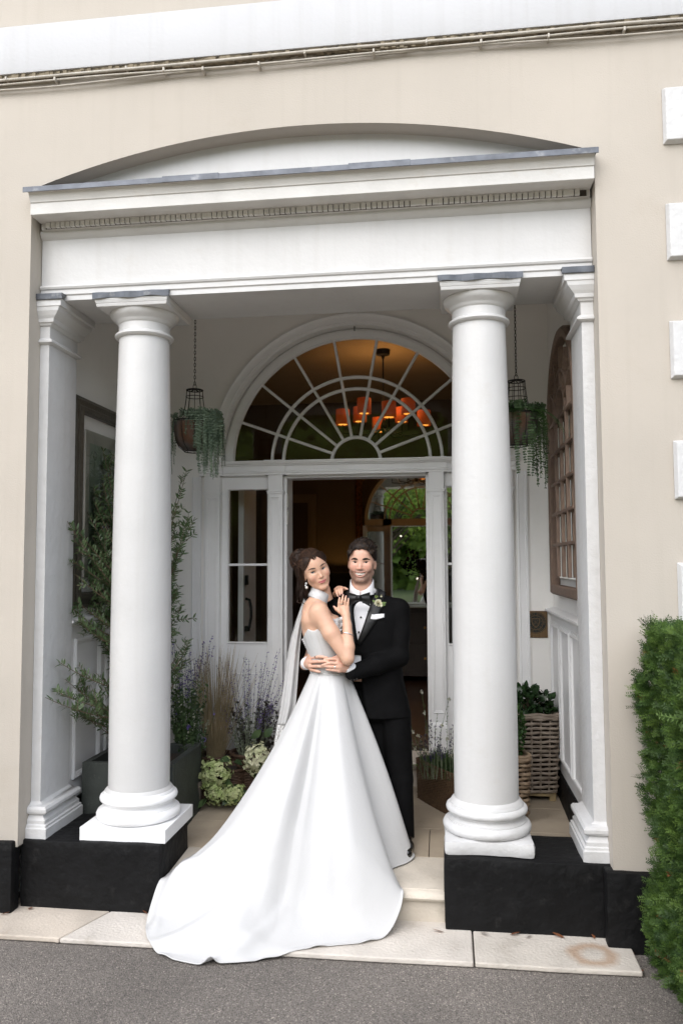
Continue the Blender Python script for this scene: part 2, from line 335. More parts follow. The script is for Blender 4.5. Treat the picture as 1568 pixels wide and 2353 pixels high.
# black plinths: wall plinths (left, right) and the two portico blocks
def masonry(name, x0, x1, y0, y1, z0, z1, parent, mt='black_masonry', amp=.004, seed=1, step=.035, bev=.012):
    bm = bmesh.new(); bmesh.ops.create_cube(bm, size=1)
    for v in bm.verts: v.co = Vector((x0+(v.co.x+.5)*(x1-x0), y0+(v.co.y+.5)*(y1-y0), z0+(v.co.z+.5)*(z1-z0)))
    bmesh.ops.bevel(bm, geom=bm.edges[:], offset=bev, segments=2, affect='EDGES', profile=.6)
    for _ in range(6):
        es = [e for e in bm.edges if e.calc_length() > step*2]
        if not es: break
        bmesh.ops.subdivide_edges(bm, edges=es, cuts=1, use_grid_fill=True)
    bmesh.ops.triangulate(bm, faces=[f for f in bm.faces if len(f.verts) > 4])
    from mathutils import noise
    for v in bm.verts:
        q = v.co*9+Vector((seed*7.3, 0, 0)); v.co += v.normal*amp*(noise.noise(q)+.5*noise.noise(q*2.7))
    me = bpy.data.meshes.new(name); bm.to_mesh(me); bm.free(); return obj(name, me, MATS[mt], parent, smooth=50)
masonry('plinth', -3.6, -2.262, -.035, .05, -.02, .395, H, seed=2)
MB().box(-14, -3.6, -.03, .05, -.02, .395).build('plinth', MATS['black_masonry'], H)
masonry('plinth', .752, XE+.02, -.035, .05, -.03, .375, H, seed=3)
P = empty('portico', (-.73, .1, 0), 'white classical portico with two round columns and lead capped cornice', 'portico')
masonry('plinth_block', -2.262, -1.488, .055, .52, -.01, .38, P, seed=5, amp=.005)
masonry('plinth_block', -.012, .80, .055, .445, -.03, .378, P, seed=6, amp=.006)

# ---- entablature
E_ = [(.56,3.345),(.12,3.345),(.12,3.372),(.112,3.378),(.112,3.404),(.104,3.410),(.100,3.420),(.103,3.430),(.12,3.436),(.12,3.698),(.108,3.706),(.100,3.718),(.094,3.728),(.094,3.742),(.062,3.742),(.062,3.770),(.055,3.770),(.052,3.776),(-.045,3.772),(-.05,3.775),(-.05,3.838),(-.056,3.842),(-.058,3.852),(-.062,3.858),(-.068,3.875),(-.078,3.888),(-.082,3.893),(-.082,3.905),(.14,3.93),(.56,3.93)]
CX0, CX1 = XL+.028, XR-.016
ent = MB().prism([q for q in E_ if q[1] < 3.74 or q[0] > .5]+[], CX0+.02, CX1-.012, 'x')
E1 = [(.56,3.345),(.12,3.345),(.12,3.372),(.112,3.378),(.112,3.404),(.104,3.410),(.100,3.420),(.103,3.430),(.12,3.436),(.12,3.698),(.108,3.706),(.100,3.718),(.094,3.728),(.094,3.742),(.56,3.742)]
ent = MB().prism(E1, XL+.004, XR-.003, 'x').build('architrave', MATS['white_paint'], P, smooth=25)
E2 = [(.56,3.7425),(.074,3.7425),(.074,3.776),(-.045,3.773),(-.05,3.776),(-.05,3.838),(-.056,3.842),(-.058,3.852),(-.062,3.858),(-.068,3.875),(-.078,3.888),(-.082,3.893),(-.082,3.905),(.10,3.922),(.56,3.93)]
cor = MB().prism(E2, CX0-.006, CX1+.004, 'x').build('cornice', MATS['cornice_paint'], P, smooth=25)
# dentil course: narrow blocks with a dark strip behind for the shade in the gaps
MB().box(CX0+.02, CX1-.014, .0715, .0745, 3.744, 3.7755).build('dentil_gap_shade', MATS['mortar'], P)
x = CX0+.03; i = 0
while x < CX1-.05:
    wd = .0292
    me_ = MB().box(x, x+wd-(.0048 if rng.random() < .95 else .0006), .052, .0735, 3.7445+rng.uniform(0,.0015), 3.7745).mesh('dentil')
    obj('dentil', me_, MATS['cornice_paint'], P); x += wd; i += 1
# lead flashing along the cornice, in lapped lengths
for a, b, dz in ((CX0-.03,-1.42,0),(-1.46,-1.15,.004),(-1.19,-.30,0),(-.46,-.14,.0045),(-.2,CX1+.02,.001)):
    MB().prism([(-.094-dz*.5,3.884),(-.090-dz*.5,3.884),(-.090,3.908),(.108,3.9265+dz),(.108,3.931+dz),(-.094-dz*.5,3.914+dz)], a, b, 'x').build('lead_flashing', MATS['lead'], P, bevel=.0015)

# ---- columns
def column(cx, cy, square, cxa, rough=False):
    c = empty('column', (cx, cy, .38), parent=P); m = MATS['white_rough'] if rough else MATS['white_gloss']
    r0, r1 = .168, .143
    prof = []
    for k in range(21):
        t = k/20; prof.append((r0-(r0-r1)*(t**1.7)+.004*math.sin(math.pi*t), .615+t*(3.16-.615)))
    prof = [(r0+.018,.598),(r0+.012,.606),(r0+.004,.612)]+prof
    sh = MB().lathe(prof, cx, cy, 64).build('shaft', MATS['white_paint'], c, smooth=40)
    zb = .38
    base = [(.206,zb+.068),(.221,zb+.074),(.229,zb+.086),(.230,zb+.100),(.224,zb+.113),(.213,zb+.121),(.206,zb+.123),(.205,zb+.129),(.196,zb+.131),(.189,zb+.138),(.187,zb+.147),(.191,zb+.155),(.198,zb+.158),(.198,zb+.163),(.204,zb+.165),(.211,zb+.172),(.213,zb+.182),(.209,zb+.193),(.200,zb+.200),(.192,zb+.202),(.191,zb+.210),(.186,zb+.216),(.181,zb+.221)]
    b = MB().lathe(base, cx, cy, 64).build('base', m, c, smooth=50)
    if square: MB().box(cx-.238, cx+.238, cy-.232, cy+.23, zb-.002, zb+.068).build('plinth', m, c, bevel=.003)
    else: masonry('plinth', cx-.222, cx+.222, cy-.225, cy+.2, zb-.003, zb+.07, c, 'white_rough', .007, 9, .03, .02)
    cap = [(r1+.004,3.148),(r1+.018,3.153),(r1+.024,3.162),(r1+.022,3.172),(r1+.010,3.180),(r1+.003,3.184),(r1+.002,3.228),(r1+.010,3.234),(r1+.014,3.240),(r1+.016,3.246),(r1+.022,3.252),(r1+.036,3.262),(r1+.048,3.276),(r1+.052,3.292),(r1+.05,3.296)]
    MB().lathe(cap, cx, cy, 64).build('capital', MATS['white_paint'], c, smooth=40)
    ab = [(-.203,3.296),(-.207,3.314),(-.212,3.332),(-.212,3.3435)]
    w = MB()
    for (a0, z0), (a1, z1) in zip(ab[:-1], ab[1:]):
        w.hexa([(cx+a0,cy+a0,z0),(cx-a0,cy+a0,z0),(cx-a0,cy-a0,z0),(cx+a0,cy-a0,z0),(cx+a1,cy+a1,z1),(cx-a1,cy+a1,z1),(cx-a1,cy-a1,z1),(cx+a1,cy-a1,z1)])
    w.build('abacus', MATS['white_paint'], c, bevel=.003)
    # bent lead cap over the front of the abacus
    q = cy-.212
    w = MB(); n = 14
    for k in range(n):
        xa, xb = cx-.222+.444*k/n, cx-.222+.444*(k+1)/n
        ya, yb_ = q-.008-.004*math.sin(k*1.3), q-.008-.004*math.sin((k+1)*1.3); za, zb_ = 3.340+.004*math.sin(k*.9+cx), 3.340+.004*math.sin((k+1)*.9+cx)
        w.hexa([(xa,ya,za),(xb,yb_,zb_),(xb,yb_+.004,zb_),(xa,ya+.004,za),(xa,ya-.002,3.372),(xb,yb_-.002,3.372),(xb,.118,3.375),(xa,.118,3.375)])
    w.build('lead_cap', MATS['lead'], c, smooth=30)
column(-1.708, .315, True, 0)
column(.212, .315, False, 0, True)

# ---- pilasters against the side walls
def pilaster(side):
    p = empty('pilaster', ((XL if side < 0 else XR), .12, .38), parent=P)
    wx = .055 if side < 0 else .062
    xw = XL+.001 if side < 0 else XR-.001
    def X(d): return xw-side*d       # d = distance out from the wall
    y0, y1 = .125, .46
    def ring(levels, name, m, bev=0):
        w = MB()
        for (d0, e0, z0), (d1, e1, z1) in zip(levels[:-1], levels[1:]):
            a = [(X(0),y0-e0,z0),(X(d0),y0-e0,z0),(X(d0),y1+e0,z0),(X(0),y1+e0,z0)]; b = [(X(0),y0-e1,z1),(X(d1),y0-e1,z1),(X(d1),y1+e1,z1),(X(0),y1+e1,z1)]
            if side > 0: a = [a[1],a[0],a[3],a[2]]; b = [b[1],b[0],b[3],b[2]]
            w.hexa(a+b)
        me = w.mesh(name); bm = bmesh.new(); bm.from_mesh(me); bmesh.ops.remove_doubles(bm, verts=bm.verts, dist=1e-6)
        seen = {}
        for f in bm.faces: seen.setdefault(tuple(sorted(v.index for v in f.verts)), []).append(f)
        bmesh.ops.delete(bm, geom=[f for l in seen.values() if len(l) > 1 for f in l], context='FACES_ONLY'); bmesh.ops.recalc_face_normals(bm, faces=bm.faces)
        bm.to_mesh(me); bm.free(); return obj(name, me, m, p, smooth=25)
    ring([(wx,0,.55),(wx*.97,0,3.1)], 'shaft', MATS['white_rough'])
    ring([(wx+.062,.052,.375),(wx+.062,.052,.43),(wx+.056,.046,.436),(wx+.056,.044,.447),(wx+.046,.036,.452),(wx+.046,.036,.47),(wx+.034,.026,.482),(wx+.026,.018,.495),(wx+.03,.022,.50),(wx+.046,.036,.505),(wx+.054,.04,.515),(wx+.054,.04,.53),(wx+.044,.034,.542),(wx+.02,.012,.548),(wx+.008,.005,.556),(wx,.0,.562)], 'base', MATS['white_rough'])
    ring([(wx,0,3.096),(wx+.012,.012,3.10),(wx+.024,.022,3.106),(wx+.024,.022,3.116),(wx+.010,.008,3.128),(wx+.002,.002,3.134),(wx+.002,.002,3.20),(wx+.014,.012,3.205),(wx+.02,.016,3.215),(wx+.032,.024,3.22),(wx+.036,.026,3.24),(wx+.05,.034,3.255),(wx+.066,.042,3.275),(wx+.07,.044,3.28),(wx+.076,.046,3.30),(wx+.088,.05,3.305),(wx+.088,.05,3.3435)], 'capital', MATS['white_paint'])
    a, b = sorted((X(-.0), X(wx+.1)))
    MB().hexa([(a,y0-.06,3.338),(b,y0-.06,3.338),(b,y0-.052,3.338),(a,y0-.052,3.338),(a,y0-.062,3.372),(b,y0-.062,3.372),(b,.118,3.376),(a,.118,3.376)]).build('lead_cap', MATS['lead'], p, bevel=.002)
pilaster(-1); pilaster(1)

# ---- dado panelling on the porch side walls
def panelling(side, parent):
    xw = XL if side < 0 else XR
    def X(d): return xw-side*d
    def bx(w, d0, d1, y0, y1, z0, z1):
        a, b = sorted((X(d0), X(d1))); w.box(a, b, y0, y1, z0, z1)
    w = MB(); bx(w, -.001, .022, .47, YB-.001, .44, 1.47); w.build('dado_board', MATS['white_gloss'], parent)
    y0 = .455
    pf = [(0,1.47),(.03,1.472),(.034,1.482),(.045,1.488),(.055,1.5),(.064,1.504),(.064,1.518),(.0,1.53)]
    MB().prism([(X(a), z) for a, z in pf], .462, YB-.001, 'y').build('dado_rail', MATS['white_gloss'], parent, smooth=25)
    # framed panels with stepped mouldings
    for (a, b) in ((.56,.92),(1.0,1.36),(1.44,1.79)):
        path = [(X(.022),a,.56),(X(.022),b,.56),(X(.022),b,1.40),(X(.022),a,1.40)]
        pr = [(0,-.001),(0,.012),(.008,.016),(.012,.012),(.018,.013),(.024,.006),(.03,.007),(.036,-.001)]
        MB().sweep(pr, path, (-side,0,0), closed=True).build('panel_moulding', MATS['white_gloss'], parent, smooth=25)
    w = MB(); bx(w, -.001, .035, .47, YB-.03, .18, .445); w.build('skirting', MATS['black_masonry'], parent, bevel=.004)
panelling(1, H); panelling(-1, H)
# ================================================================== porch back wall, fanlight doorway
FC, FZ = -.65, 2.63                         # fanlight centre
def archwall(y0, y1, xa, xb, zb, zt, r, hw, n=48):
    """wall with a door opening hw each side of FC under a half round of radius r"""
    w = MB()
    w.box(xa, FC-hw, y0, y1, zb, zt); w.box(FC+hw, xb, y0, y1, zb, zt)
    a = [(FC-hw*math.cos(math.pi*i/n), FZ+r*math.sin(math.pi*i/n)) for i in range(n+1)]
    for (x0, z0), (x1, z1) in zip(a[:-1], a[1:]):
        w.hexa([(x0,y0,z0),(x1,y0,z1),(x1,y1,z1),(x0,y1,z0),(x0,y0,zt),(x1,y0,zt),(x1,y1,zt),(x0,y1,zt)])
    me = w.mesh('wall'); bm = bmesh.new(); bm.from_mesh(me); bmesh.ops.remove_doubles(bm, verts=bm.verts, dist=1e-5)
    seen = {}
    for f in bm.faces: seen.setdefault(tuple(sorted(v.index for v in f.verts)), []).append(f)
    bmesh.ops.delete(bm, geom=[f for l in seen.values() if len(l) > 1 for f in l], context='FACES_ONLY'); bm.to_mesh(me); bm.free()
    return me
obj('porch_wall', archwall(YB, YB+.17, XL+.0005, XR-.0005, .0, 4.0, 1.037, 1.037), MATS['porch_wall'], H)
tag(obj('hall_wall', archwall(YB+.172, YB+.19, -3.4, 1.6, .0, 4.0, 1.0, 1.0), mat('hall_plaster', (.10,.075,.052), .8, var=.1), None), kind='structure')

D_ = empty('doorway', (FC, YB, .46), 'white panelled doorway with fanlight and sidelights behind the couple', 'doorway')
def ring_path(r, n=56, c=FC, z=FZ, y=YB): return [(c-r*math.cos(math.pi*i/n), y, z+r*math.sin(math.pi*i/n)) for i in range(n+1)]
WG = MATS['white_gloss']
# arch architrave
pr = [(-.04,-.001),(-.04,.010),(-.02,.012),(-.016,.02),(.02,.022),(.03,.028),(.038,.034),(.046,.034),(.048,-.001)]
MB().sweep([(a, b) for a, b in pr], ring_path(1.078), (0,-1,0)).build('arch_moulding', WG, D_, smooth=30)
# vertical moulding that carries the arch down beside the outer pilasters
for sx in (-1, 1):
    x = FC+sx*1.085; a, b = x-.045, x+.045
# glass
def glass():
    m, nt, p = nodes('window_glass'); N, L = nt.nodes.new, nt.links.new; nt.nodes.remove(p)
    g = N('ShaderNodeBsdfGlossy'); g.inputs['Roughness'].default_value = .005; g.inputs['Color'].default_value = (.95,.97,.95,1)
    t = N('ShaderNodeBsdfTransparent'); t.inputs[0].default_value = (.86,.88,.86,1); f = N('ShaderNodeFresnel'); f.inputs[0].default_value = 1.5
    ms = N('ShaderNodeMixShader'); L(f.outputs[0], ms.inputs[0]); L(t.outputs[0], ms.inputs[1]); L(g.outputs[0], ms.inputs[2]); L(ms.outputs[0], nt.nodes['Material Output'].inputs[0])
    MATS['glass'] = m; return m
GL = glass()
# fanlight
fan = empty('fanlight', (FC, YB+.07, FZ), parent=D_)
yg = YB+.085
MB().sweep([(-.036,-.03),(-.036,.03),(.012,.03),(.018,.022),(.026,.02),(.034,.012),(.036,-.03)], ring_path(.998, y=yg), (0,-1,0)).build('frame', WG, fan, smooth=30)
Rg, R2, R1, R0 = .975, .655, .565, .187
def arcbar(r, w=.013):
    MB().sweep([(-w,-.012),(-w,.004),(-w*.45,.014),(w*.45,.014),(w,.004),(w,-.012)], ring_path(r, y=yg), (0,-1,0)).build('glazing_bar', WG, fan, smooth=30)
for r in (R2, R1, R0): arcbar(r, .0125)
arcbar(.965, .012)
for k in range(1, 9):
    a = math.pi*k/9; d = Vector((math.cos(a), 0, math.sin(a))); C = Vector((FC, yg, FZ))
    w = .011
    MB().sweep([(-w,-.011),(-w,.003),(-w*.45,.0125),(w*.45,.0125),(w,.003),(w,-.011)], [C+d*(R0+.008), C+d*(Rg)], (0,-1,0)).build('glazing_bar', WG, fan, smooth=30)
def pane(r0, r1, a0, a1, parent, y):
    n = 8; P_ = [(FC+r*math.cos(a), z_) for r, a, z_ in ()]
    pts = [(FC+r1*math.cos(a0+(a1-a0)*i/n), FZ+r1*math.sin(a0+(a1-a0)*i/n)) for i in range(n+1)]
    pts += [(FC+r0*math.cos(a1+(a0-a1)*i/n), FZ+r0*math.sin(a1+(a0-a1)*i/n)) for i in range(n+1)] if r0 > 0 else []
    ty_ = rng.uniform(-.0015, .0015); tx = rng.uniform(-.0015, .0015); cz = sum(p[1] for p in pts)/len(pts); cx = sum(p[0] for p in pts)/len(pts)
    me = bpy.data.meshes.new('pane'); me.from_pydata([(x, y+(z-cz)*ty_+(x-cx)*tx, z) for x, z in pts], [], [tuple(range(len(pts)))]); me.update()
    return obj('pane', me, GL, parent)
for r0, r1 in ((R0, R1), (R1, R2), (R2, Rg)):
    for k in range(9): pane(r0, r1, math.pi*k/9, math.pi*(k+1)/9, fan, yg+.002)
pane(0, R0, 0, math.pi, fan, yg+.002)
MB().box(FC-.003, FC+.003, YB+.02, YB+.026, FZ+1.0, FZ+1.05).build('hook', MATS['black_masonry'], fan)
# transom entablature (breaks forward over each pilaster)
TP = [(2.526,0),(2.526,.030),(2.541,.030),(2.545,.036),(2.553,.036),(2.556,.030),(2.560,.026),(2.598,.026),(2.600,.040),(2.608,.044),(2.612,.058),(2.624,.062),(2.626,.070),(2.634,.070),(2.640,.0)]
def transom(x0, x1, ex, name):
    MB().prism([(YB+.10-(.1 if d == 0 else .085+d+ex)+(0 if d else .1), z) for z, d in TP], x0, x1, 'x').build(name, WG, D_, smooth=25)
PX = [(-1.815,-1.690),(-1.313,-1.201),(-.099,.013),(.390,.515)]
transom(-1.86, .56, 0, 'transom')
for a, b in PX: transom(a-.022, b+.022, .022, 'transom_block')
# fluting under the transom (reeded frieze)
x = -1.85
w = MB()
while x < .55:
    if not any(a-.03 < x < b+.03 for a, b in PX): w.box(x, x+.005, YB-.0135, YB-.005, 2.566, 2.592)
    x += .0115
w.build('reeding', WG, D_)
# pilasters of the doorway
for i, (a, b) in enumerate(PX):
    p = empty('door_pilaster', ((a+b)/2, YB, .46), parent=D_); y0 = YB-.028; zb = .46 if i in (1, 2) else .25
    MB().box(a, b, y0, YB+.09, zb, 2.53).build('shaft', WG, p, bevel=.003)
    MB().box(a-.010, b+.010, y0-.012, YB+.09, 2.395, 2.405).build('cap', WG, p, bevel=.002); MB().box(a-.006, b+.006, y0-.008, YB+.088, 2.38, 2.395).build('cap', WG, p, bevel=.003)
    pr = [(0,-.001),(0,.006),(.006,.008),(.010,.004),(.016,.005),(.020,-.001)]
    MB().sweep(pr, [(a+.014,y0,zb+.30),(b-.014,y0,zb+.30),(b-.014,y0,2.36),(a+.014,y0,2.36)], (0,-1,0), closed=True).build('panel_moulding', WG, p, smooth=25)
    MB().box(a-.010, b+.010, y0-.012, YB+.088, zb, zb+.20).build('base', WG, p, bevel=.003)
    MB().prism([(y0-.001,zb+.20),(y0-.010,zb+.20),(y0-.008,zb+.215),(y0-.001,zb+.235)], a-.004, b+.004, 'x').build('base_moulding', WG, p)
# sidelights
def sidelight(x0, x1, gl, gr):
    s = empty('sidelight', ((x0+x1)/2, YB, .46), parent=D_); y0, y1 = YB+.02, YB+.065
    if gl > x0: MB().box(x0, gl-.012, y0, y1, .30, 2.528).build('stile', WG, s)
    if gr < x1: MB().box(gr+.012, x1, y0, y1, .30, 2.528).build('stile', WG, s)
    MB().box(gl-.012, gr+.012, y0, y1, 2.43, 2.528).build('rail', WG, s); MB().box(gl-.012, gr+.012, y0, y1, .30, 1.246).build('bottom_panel', WG, s)
    fr = [(0,-.04),(0,.008),(.006,.010),(.012,.002),(.012,-.04)]
    MB().sweep(fr, [(gl-.012,y0,1.246),(gr+.012,y0,1.246),(gr+.012,y0,2.43),(gl-.012,y0,2.43)], (0,-1,0), closed=True).build('frame', WG, s, smooth=25)
    MB().box(gl-.001, gr+.001, y0+.002, y1-.01, 1.835, 1.853).build('glazing_bar', WG, s, bevel=.003)
    for z0, z1 in ((1.258,1.836),(1.852,2.419)):
        me = bpy.data.meshes.new('pane'); me.from_pydata([(gl,y0+.02,z0),(gr,y0+.0205,z0),(gr,y0+.0215,z1),(gl,y0+.021,z1)], [], [(0,1,2,3)]); obj('pane', me, GL, s)
    MB().sweep([(0,-.001),(0,.005),(.005,.007),(.009,-.001)], [(gl+.03,y0,.62),(gr-.03,y0,.62),(gr-.03,y0,1.02),(gl+.03,y0,1.02)], (0,-1,0), closed=True).build('panel_moulding', WG, s, smooth=25)
sidelight(-1.6895, -1.3135, -1.629, -1.328)
sidelight(.0135, .3895, .036, .338)
# wall architrave strip left of the outer pilaster
for x0, x1 in ((-1.915,-1.84),(.54,.615)):
    pr = [(x0,YB-.001),(x0,YB-.012),(x0+.012,YB-.016),(x0+.016,YB-.010),(x0+.055,YB-.010),(x0+.06,YB-.02),(x1,YB-.02),(x1,YB-.001)]
    MB().prism(pr, .25, 2.52, 'z').build('architrave', WG, D_, smooth=25)
# jamb lining and open door leaf folded back into the hall
MB().box(-1.20, -1.178, YB+.03, YB+.26, .462, 2.525).build('jamb', WG, D_, bevel=.002); MB().box(-.122, -.100, YB+.03, YB+.26, .462, 2.525).build('jamb', WG, D_, bevel=.002)
MB().box(-1.178, -.122, YB+.03, YB+.2, 2.505, 2.527).build('jamb', WG, D_, bevel=.002)
for z in (2.28, 2.15, .75): MB().lathe([(.006,z),(.007,z+.004),(.007,z+.1),(.006,z+.104)], -1.173, YB+.035, 10).build('hinge', mat('hinge_steel', (.5,.48,.44), .4, metal=.8) if 'hinge_steel' not in MATS else MATS['hinge_steel'], D_)
leaf = empty('door', (-1.22, YB+.28, .47), 'white front door leaf standing open inside the hall, seen through the left sidelight', 'door')
MB().box(-1.63, -1.585, YB+.30, YB+.72, .475, 2.5).build('leaf', WG, leaf, bevel=.003)
w = MB(); w.tube([(-1.583,YB+.36,1.33),(-1.55,YB+.36,1.34),(-1.54,YB+.37,1.42),(-1.54,YB+.37,1.50),(-1.55,YB+.36,1.56),(-1.583,YB+.36,1.57)], .012, 8)
w.lathe([(.03,1.31),(.03,1.35)], -1.575, YB+.36, 12); w.build('handle', MATS['black_masonry'], leaf, smooth=40)
MB().box(-1.583, -1.565, YB+.33, YB+.39, 1.68, 1.76).build('lock', MATS['black_masonry'], leaf, bevel=.004)
MB().box(-1.2, -.1, YB+.10, YB+.19, .4605, .478).build('threshold', mat('dark_wood', (.05,.032,.02), .5, var=.4, vscale=20, stretch=(1,8,8)), D_, bevel=.004)

# ================================================================== hall
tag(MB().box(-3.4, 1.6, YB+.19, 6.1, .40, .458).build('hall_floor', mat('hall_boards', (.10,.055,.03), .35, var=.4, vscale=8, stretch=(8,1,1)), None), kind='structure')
tag(MB().box(-3.4, 1.6, YB+.19, 6.1, 3.95, 4.0).build('hall_ceiling', mat('hall_ceiling', (.42,.34,.24), .8, var=.08), None), kind='structure')
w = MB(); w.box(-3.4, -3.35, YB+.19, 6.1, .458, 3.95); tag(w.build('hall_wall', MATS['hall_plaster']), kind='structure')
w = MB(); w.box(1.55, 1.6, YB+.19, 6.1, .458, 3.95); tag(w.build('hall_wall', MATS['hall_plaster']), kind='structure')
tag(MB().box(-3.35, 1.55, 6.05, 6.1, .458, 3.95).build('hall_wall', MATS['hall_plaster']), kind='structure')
# panelled door in the far hall wall
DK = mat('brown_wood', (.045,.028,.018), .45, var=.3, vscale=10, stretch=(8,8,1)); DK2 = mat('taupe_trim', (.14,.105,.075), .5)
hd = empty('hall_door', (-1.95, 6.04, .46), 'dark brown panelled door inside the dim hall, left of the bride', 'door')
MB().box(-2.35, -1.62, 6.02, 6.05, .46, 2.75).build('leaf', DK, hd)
MB().sweep([(0,0),(0,.04),(.05,.05),(.11,.03),(.11,0)], [(-1.62,6.05,.46),(-1.62,6.05,2.75),(-2.35,6.05,2.75),(-2.35,6.05,.46)], (0,-1,0)).build('frame', DK2, hd, smooth=30)
# gilt mirror on the far wall
gm = mat('gilt', (.45,.24,.07), .38, metal=.9, var=.5, vscale=30, bump=1, bscale=60)
MX0, MX1, MZ0, MZ1, MY = -1.10, .62, .95, 3.02, 5.93
mir = empty('gilt_mirror', (FC, MY, MZ0), 'large gilt overmantel mirror in the hall reflecting the garden trees', 'mirror')
def mr_(x, y, z, ang=R(-2.0)): # slight turn about the mirror's own upright axis
    c, s = math.cos(ang), math.sin(ang); dx, dy = x+.24, y-MY; return (-.24+c*dx-s*dy, MY+s*dx+c*dy, z)
rad = .16; path = []
for (cx, cz, a0) in ((MX0+rad, MZ1-rad, 180), (MX1-rad, MZ1-rad, 90)):
    for k in range(9):
        a = R(a0-90*k/8); path.append((cx+rad*math.cos(a), MY, cz+rad*math.sin(a)))
path = [(MX0,MY,MZ0)]+path+[(MX1,MY,MZ0)]
w = MB(); w.sweep([(0,0),(.0,.03),(-.012,.045),(-.025,.03),(-.032,.022),(-.045,.032),(-.06,.034),(-.072,.022),(-.082,.026),(-.092,.008),(-.092,0)], path, (0,-1,0))
w.v = [mr_(*p) for p in w.v]; w.build('frame', gm, mir, smooth=40)
w = MB(); k0 = rng.random()
for i in range(46):    # carved crest of leaves and scrolls
    t = rng.uniform(-1, 1); x = -.24+t*.62; z = MZ1-.03+.10*(1-abs(t))*rng.random()+.03*math.sin(t*9); r = rng.uniform(.02, .05); a0 = rng.uniform(0, 6.3)
    w.tube([(x+r*math.cos(a0+s*.8)*(1-s*.12), MY-.05-.01*math.sin(s), z+r*math.sin(a0+s*.8)*(1-s*.12)) for s in range(7)], [.012,.013,.013,.012,.010,.008,.004], 6)
w.v = [mr_(*p) for p in w.v]; w.build('crest', gm, mir, smooth=60)
m_, nt_, p_ = nodes('mirror_glass'); p_.inputs['Metallic'].default_value = 1; p_.inputs['Roughness'].default_value = .01; p_.inputs['Base Color'].default_value = (.78,.8,.76,1); MATS['mirror_glass'] = m_
w = MB().add([mr_(MX0+.05,MY-.012,MZ0), mr_(MX1-.05,MY-.012,MZ0), mr_(MX1-.05,MY-.012,MZ1-.05), mr_(MX0+.05,MY-.012,MZ1-.05)], [(0,1,2,3)])
w.build('glass', m_, mir)
# console chest below the mirror
ch = empty('hall_chest', (-.3, 5.55, .46), 'dark wooden chest of drawers standing under the gilt mirror', 'chest')
MB().box(-1.0, .55, 5.3, 5.85, .53, 1.30).build('carcass', DK, ch, bevel=.005); MB().box(-1.04, .59, 5.26, 5.87, 1.30, 1.33).build('top', DK, ch, bevel=.004)
for a, b in ((-.96,-.48),(-.46,.02),(.04,.51)):
    for z0, z1 in ((.58,.9),(.93,1.26)):
        d = MB().box(a, b, 5.288, 5.30, z0, z1).build('drawer', DK, ch, bevel=.004)
        MB().box((a+b)/2-.014, (a+b)/2+.014, 5.27, 5.287, (z0+z1)/2-.014, (z0+z1)/2+.014).build('knob', gm, d, bevel=.005)
for x in (-.97, .49):
    MB().box(x, x+.05, 5.32, 5.37, .458, .53).build('leg', DK, ch)
# black shaded table lamp: its light washes the wall behind the couple
lp = empty('table_lamp', (-1.28, 5.62, .46), 'black drum shaded lamp glowing gold against the hall wall', 'lamp')
MB().lathe([(.07,1.335),(.075,1.34),(.02,1.36),(.015,1.40),(.03,1.45),(.012,1.5),(.008,1.62)], -1.28, 5.62, 16).build('stem', DK, lp, smooth=50)
w = MB().lathe([(.225,1.50),(.20,1.735)], -1.28, 5.62, 32, cap=False); o = w.build('shade', mat('black_shade', (.01,.009,.008), .8), lp, smooth=60)
sm = o.modifiers.new('s', 'SOLIDIFY'); sm.thickness = .004
tb = MB(); tb.box(-1.6, -1.02, 5.4, 5.85, 1.30, 1.335); 
ts = empty('side_table', (-1.3, 5.6, .46), 'small dark table under the black shaded lamp in the hall', 'table')
tb.build('top', DK, ts)
for x in (-1.58, -1.1):
    for y in (5.43, 5.79): MB().box(x, x+.04, y, y+.04, .458, 1.30).build('leg', DK, ts)
def bulb(name, loc, power, parent, r=.03, col=(1,.55,.16)):
    l = bpy.data.lights.new(name, 'POINT'); l.energy = power; l.color = col; l.shadow_soft_size = r
    o = bpy.data.objects.new(name, l); o.matrix_basis = Matrix.Translation(loc); link(o, parent); return o
bulb('bulb', Vector((-1.28,5.62,1.64)), 1.3, lp)
# chandelier with orange drum shades
cd = empty('chandelier', (-.56, 3.6, 3.95), 'chandelier with lit orange drum shades hanging in the hall', 'chandelier')
bk = MATS['black_masonry']; cx, cy = -.56, 3.6
MB().lathe([(.01,3.86),(.02,3.89),(.065,3.90),(.07,3.949)], cx, cy, 20).build('ceiling_rose', bk, cd, smooth=40)
MB().tube([(cx,cy,3.87),(cx,cy,3.22)], .008, 8).build('rod', bk, cd); MB().lathe([(.01,3.12),(.03,3.16),(.03,3.2),(.012,3.25)], cx, cy, 16).build('hub', bk, cd, smooth=40)
m_, nt_, p_ = nodes('orange_shade'); p_.inputs['Base Color'].default_value = (.5,.09,.02,1); p_.inputs['Roughness'].default_value = .8; p_.inputs['Emission Color'].default_value = (1,.13,.02,1); p_.inputs['Emission Strength'].default_value = .04; OS = m_
m_, nt_, p_ = nodes('bulb_glow'); p_.inputs['Base Color'].default_value = (.9,.6,.3,1); p_.inputs['Emission Color'].default_value = (1,.36,.05,1); p_.inputs['Emission Strength'].default_value = .7; BGm = m_
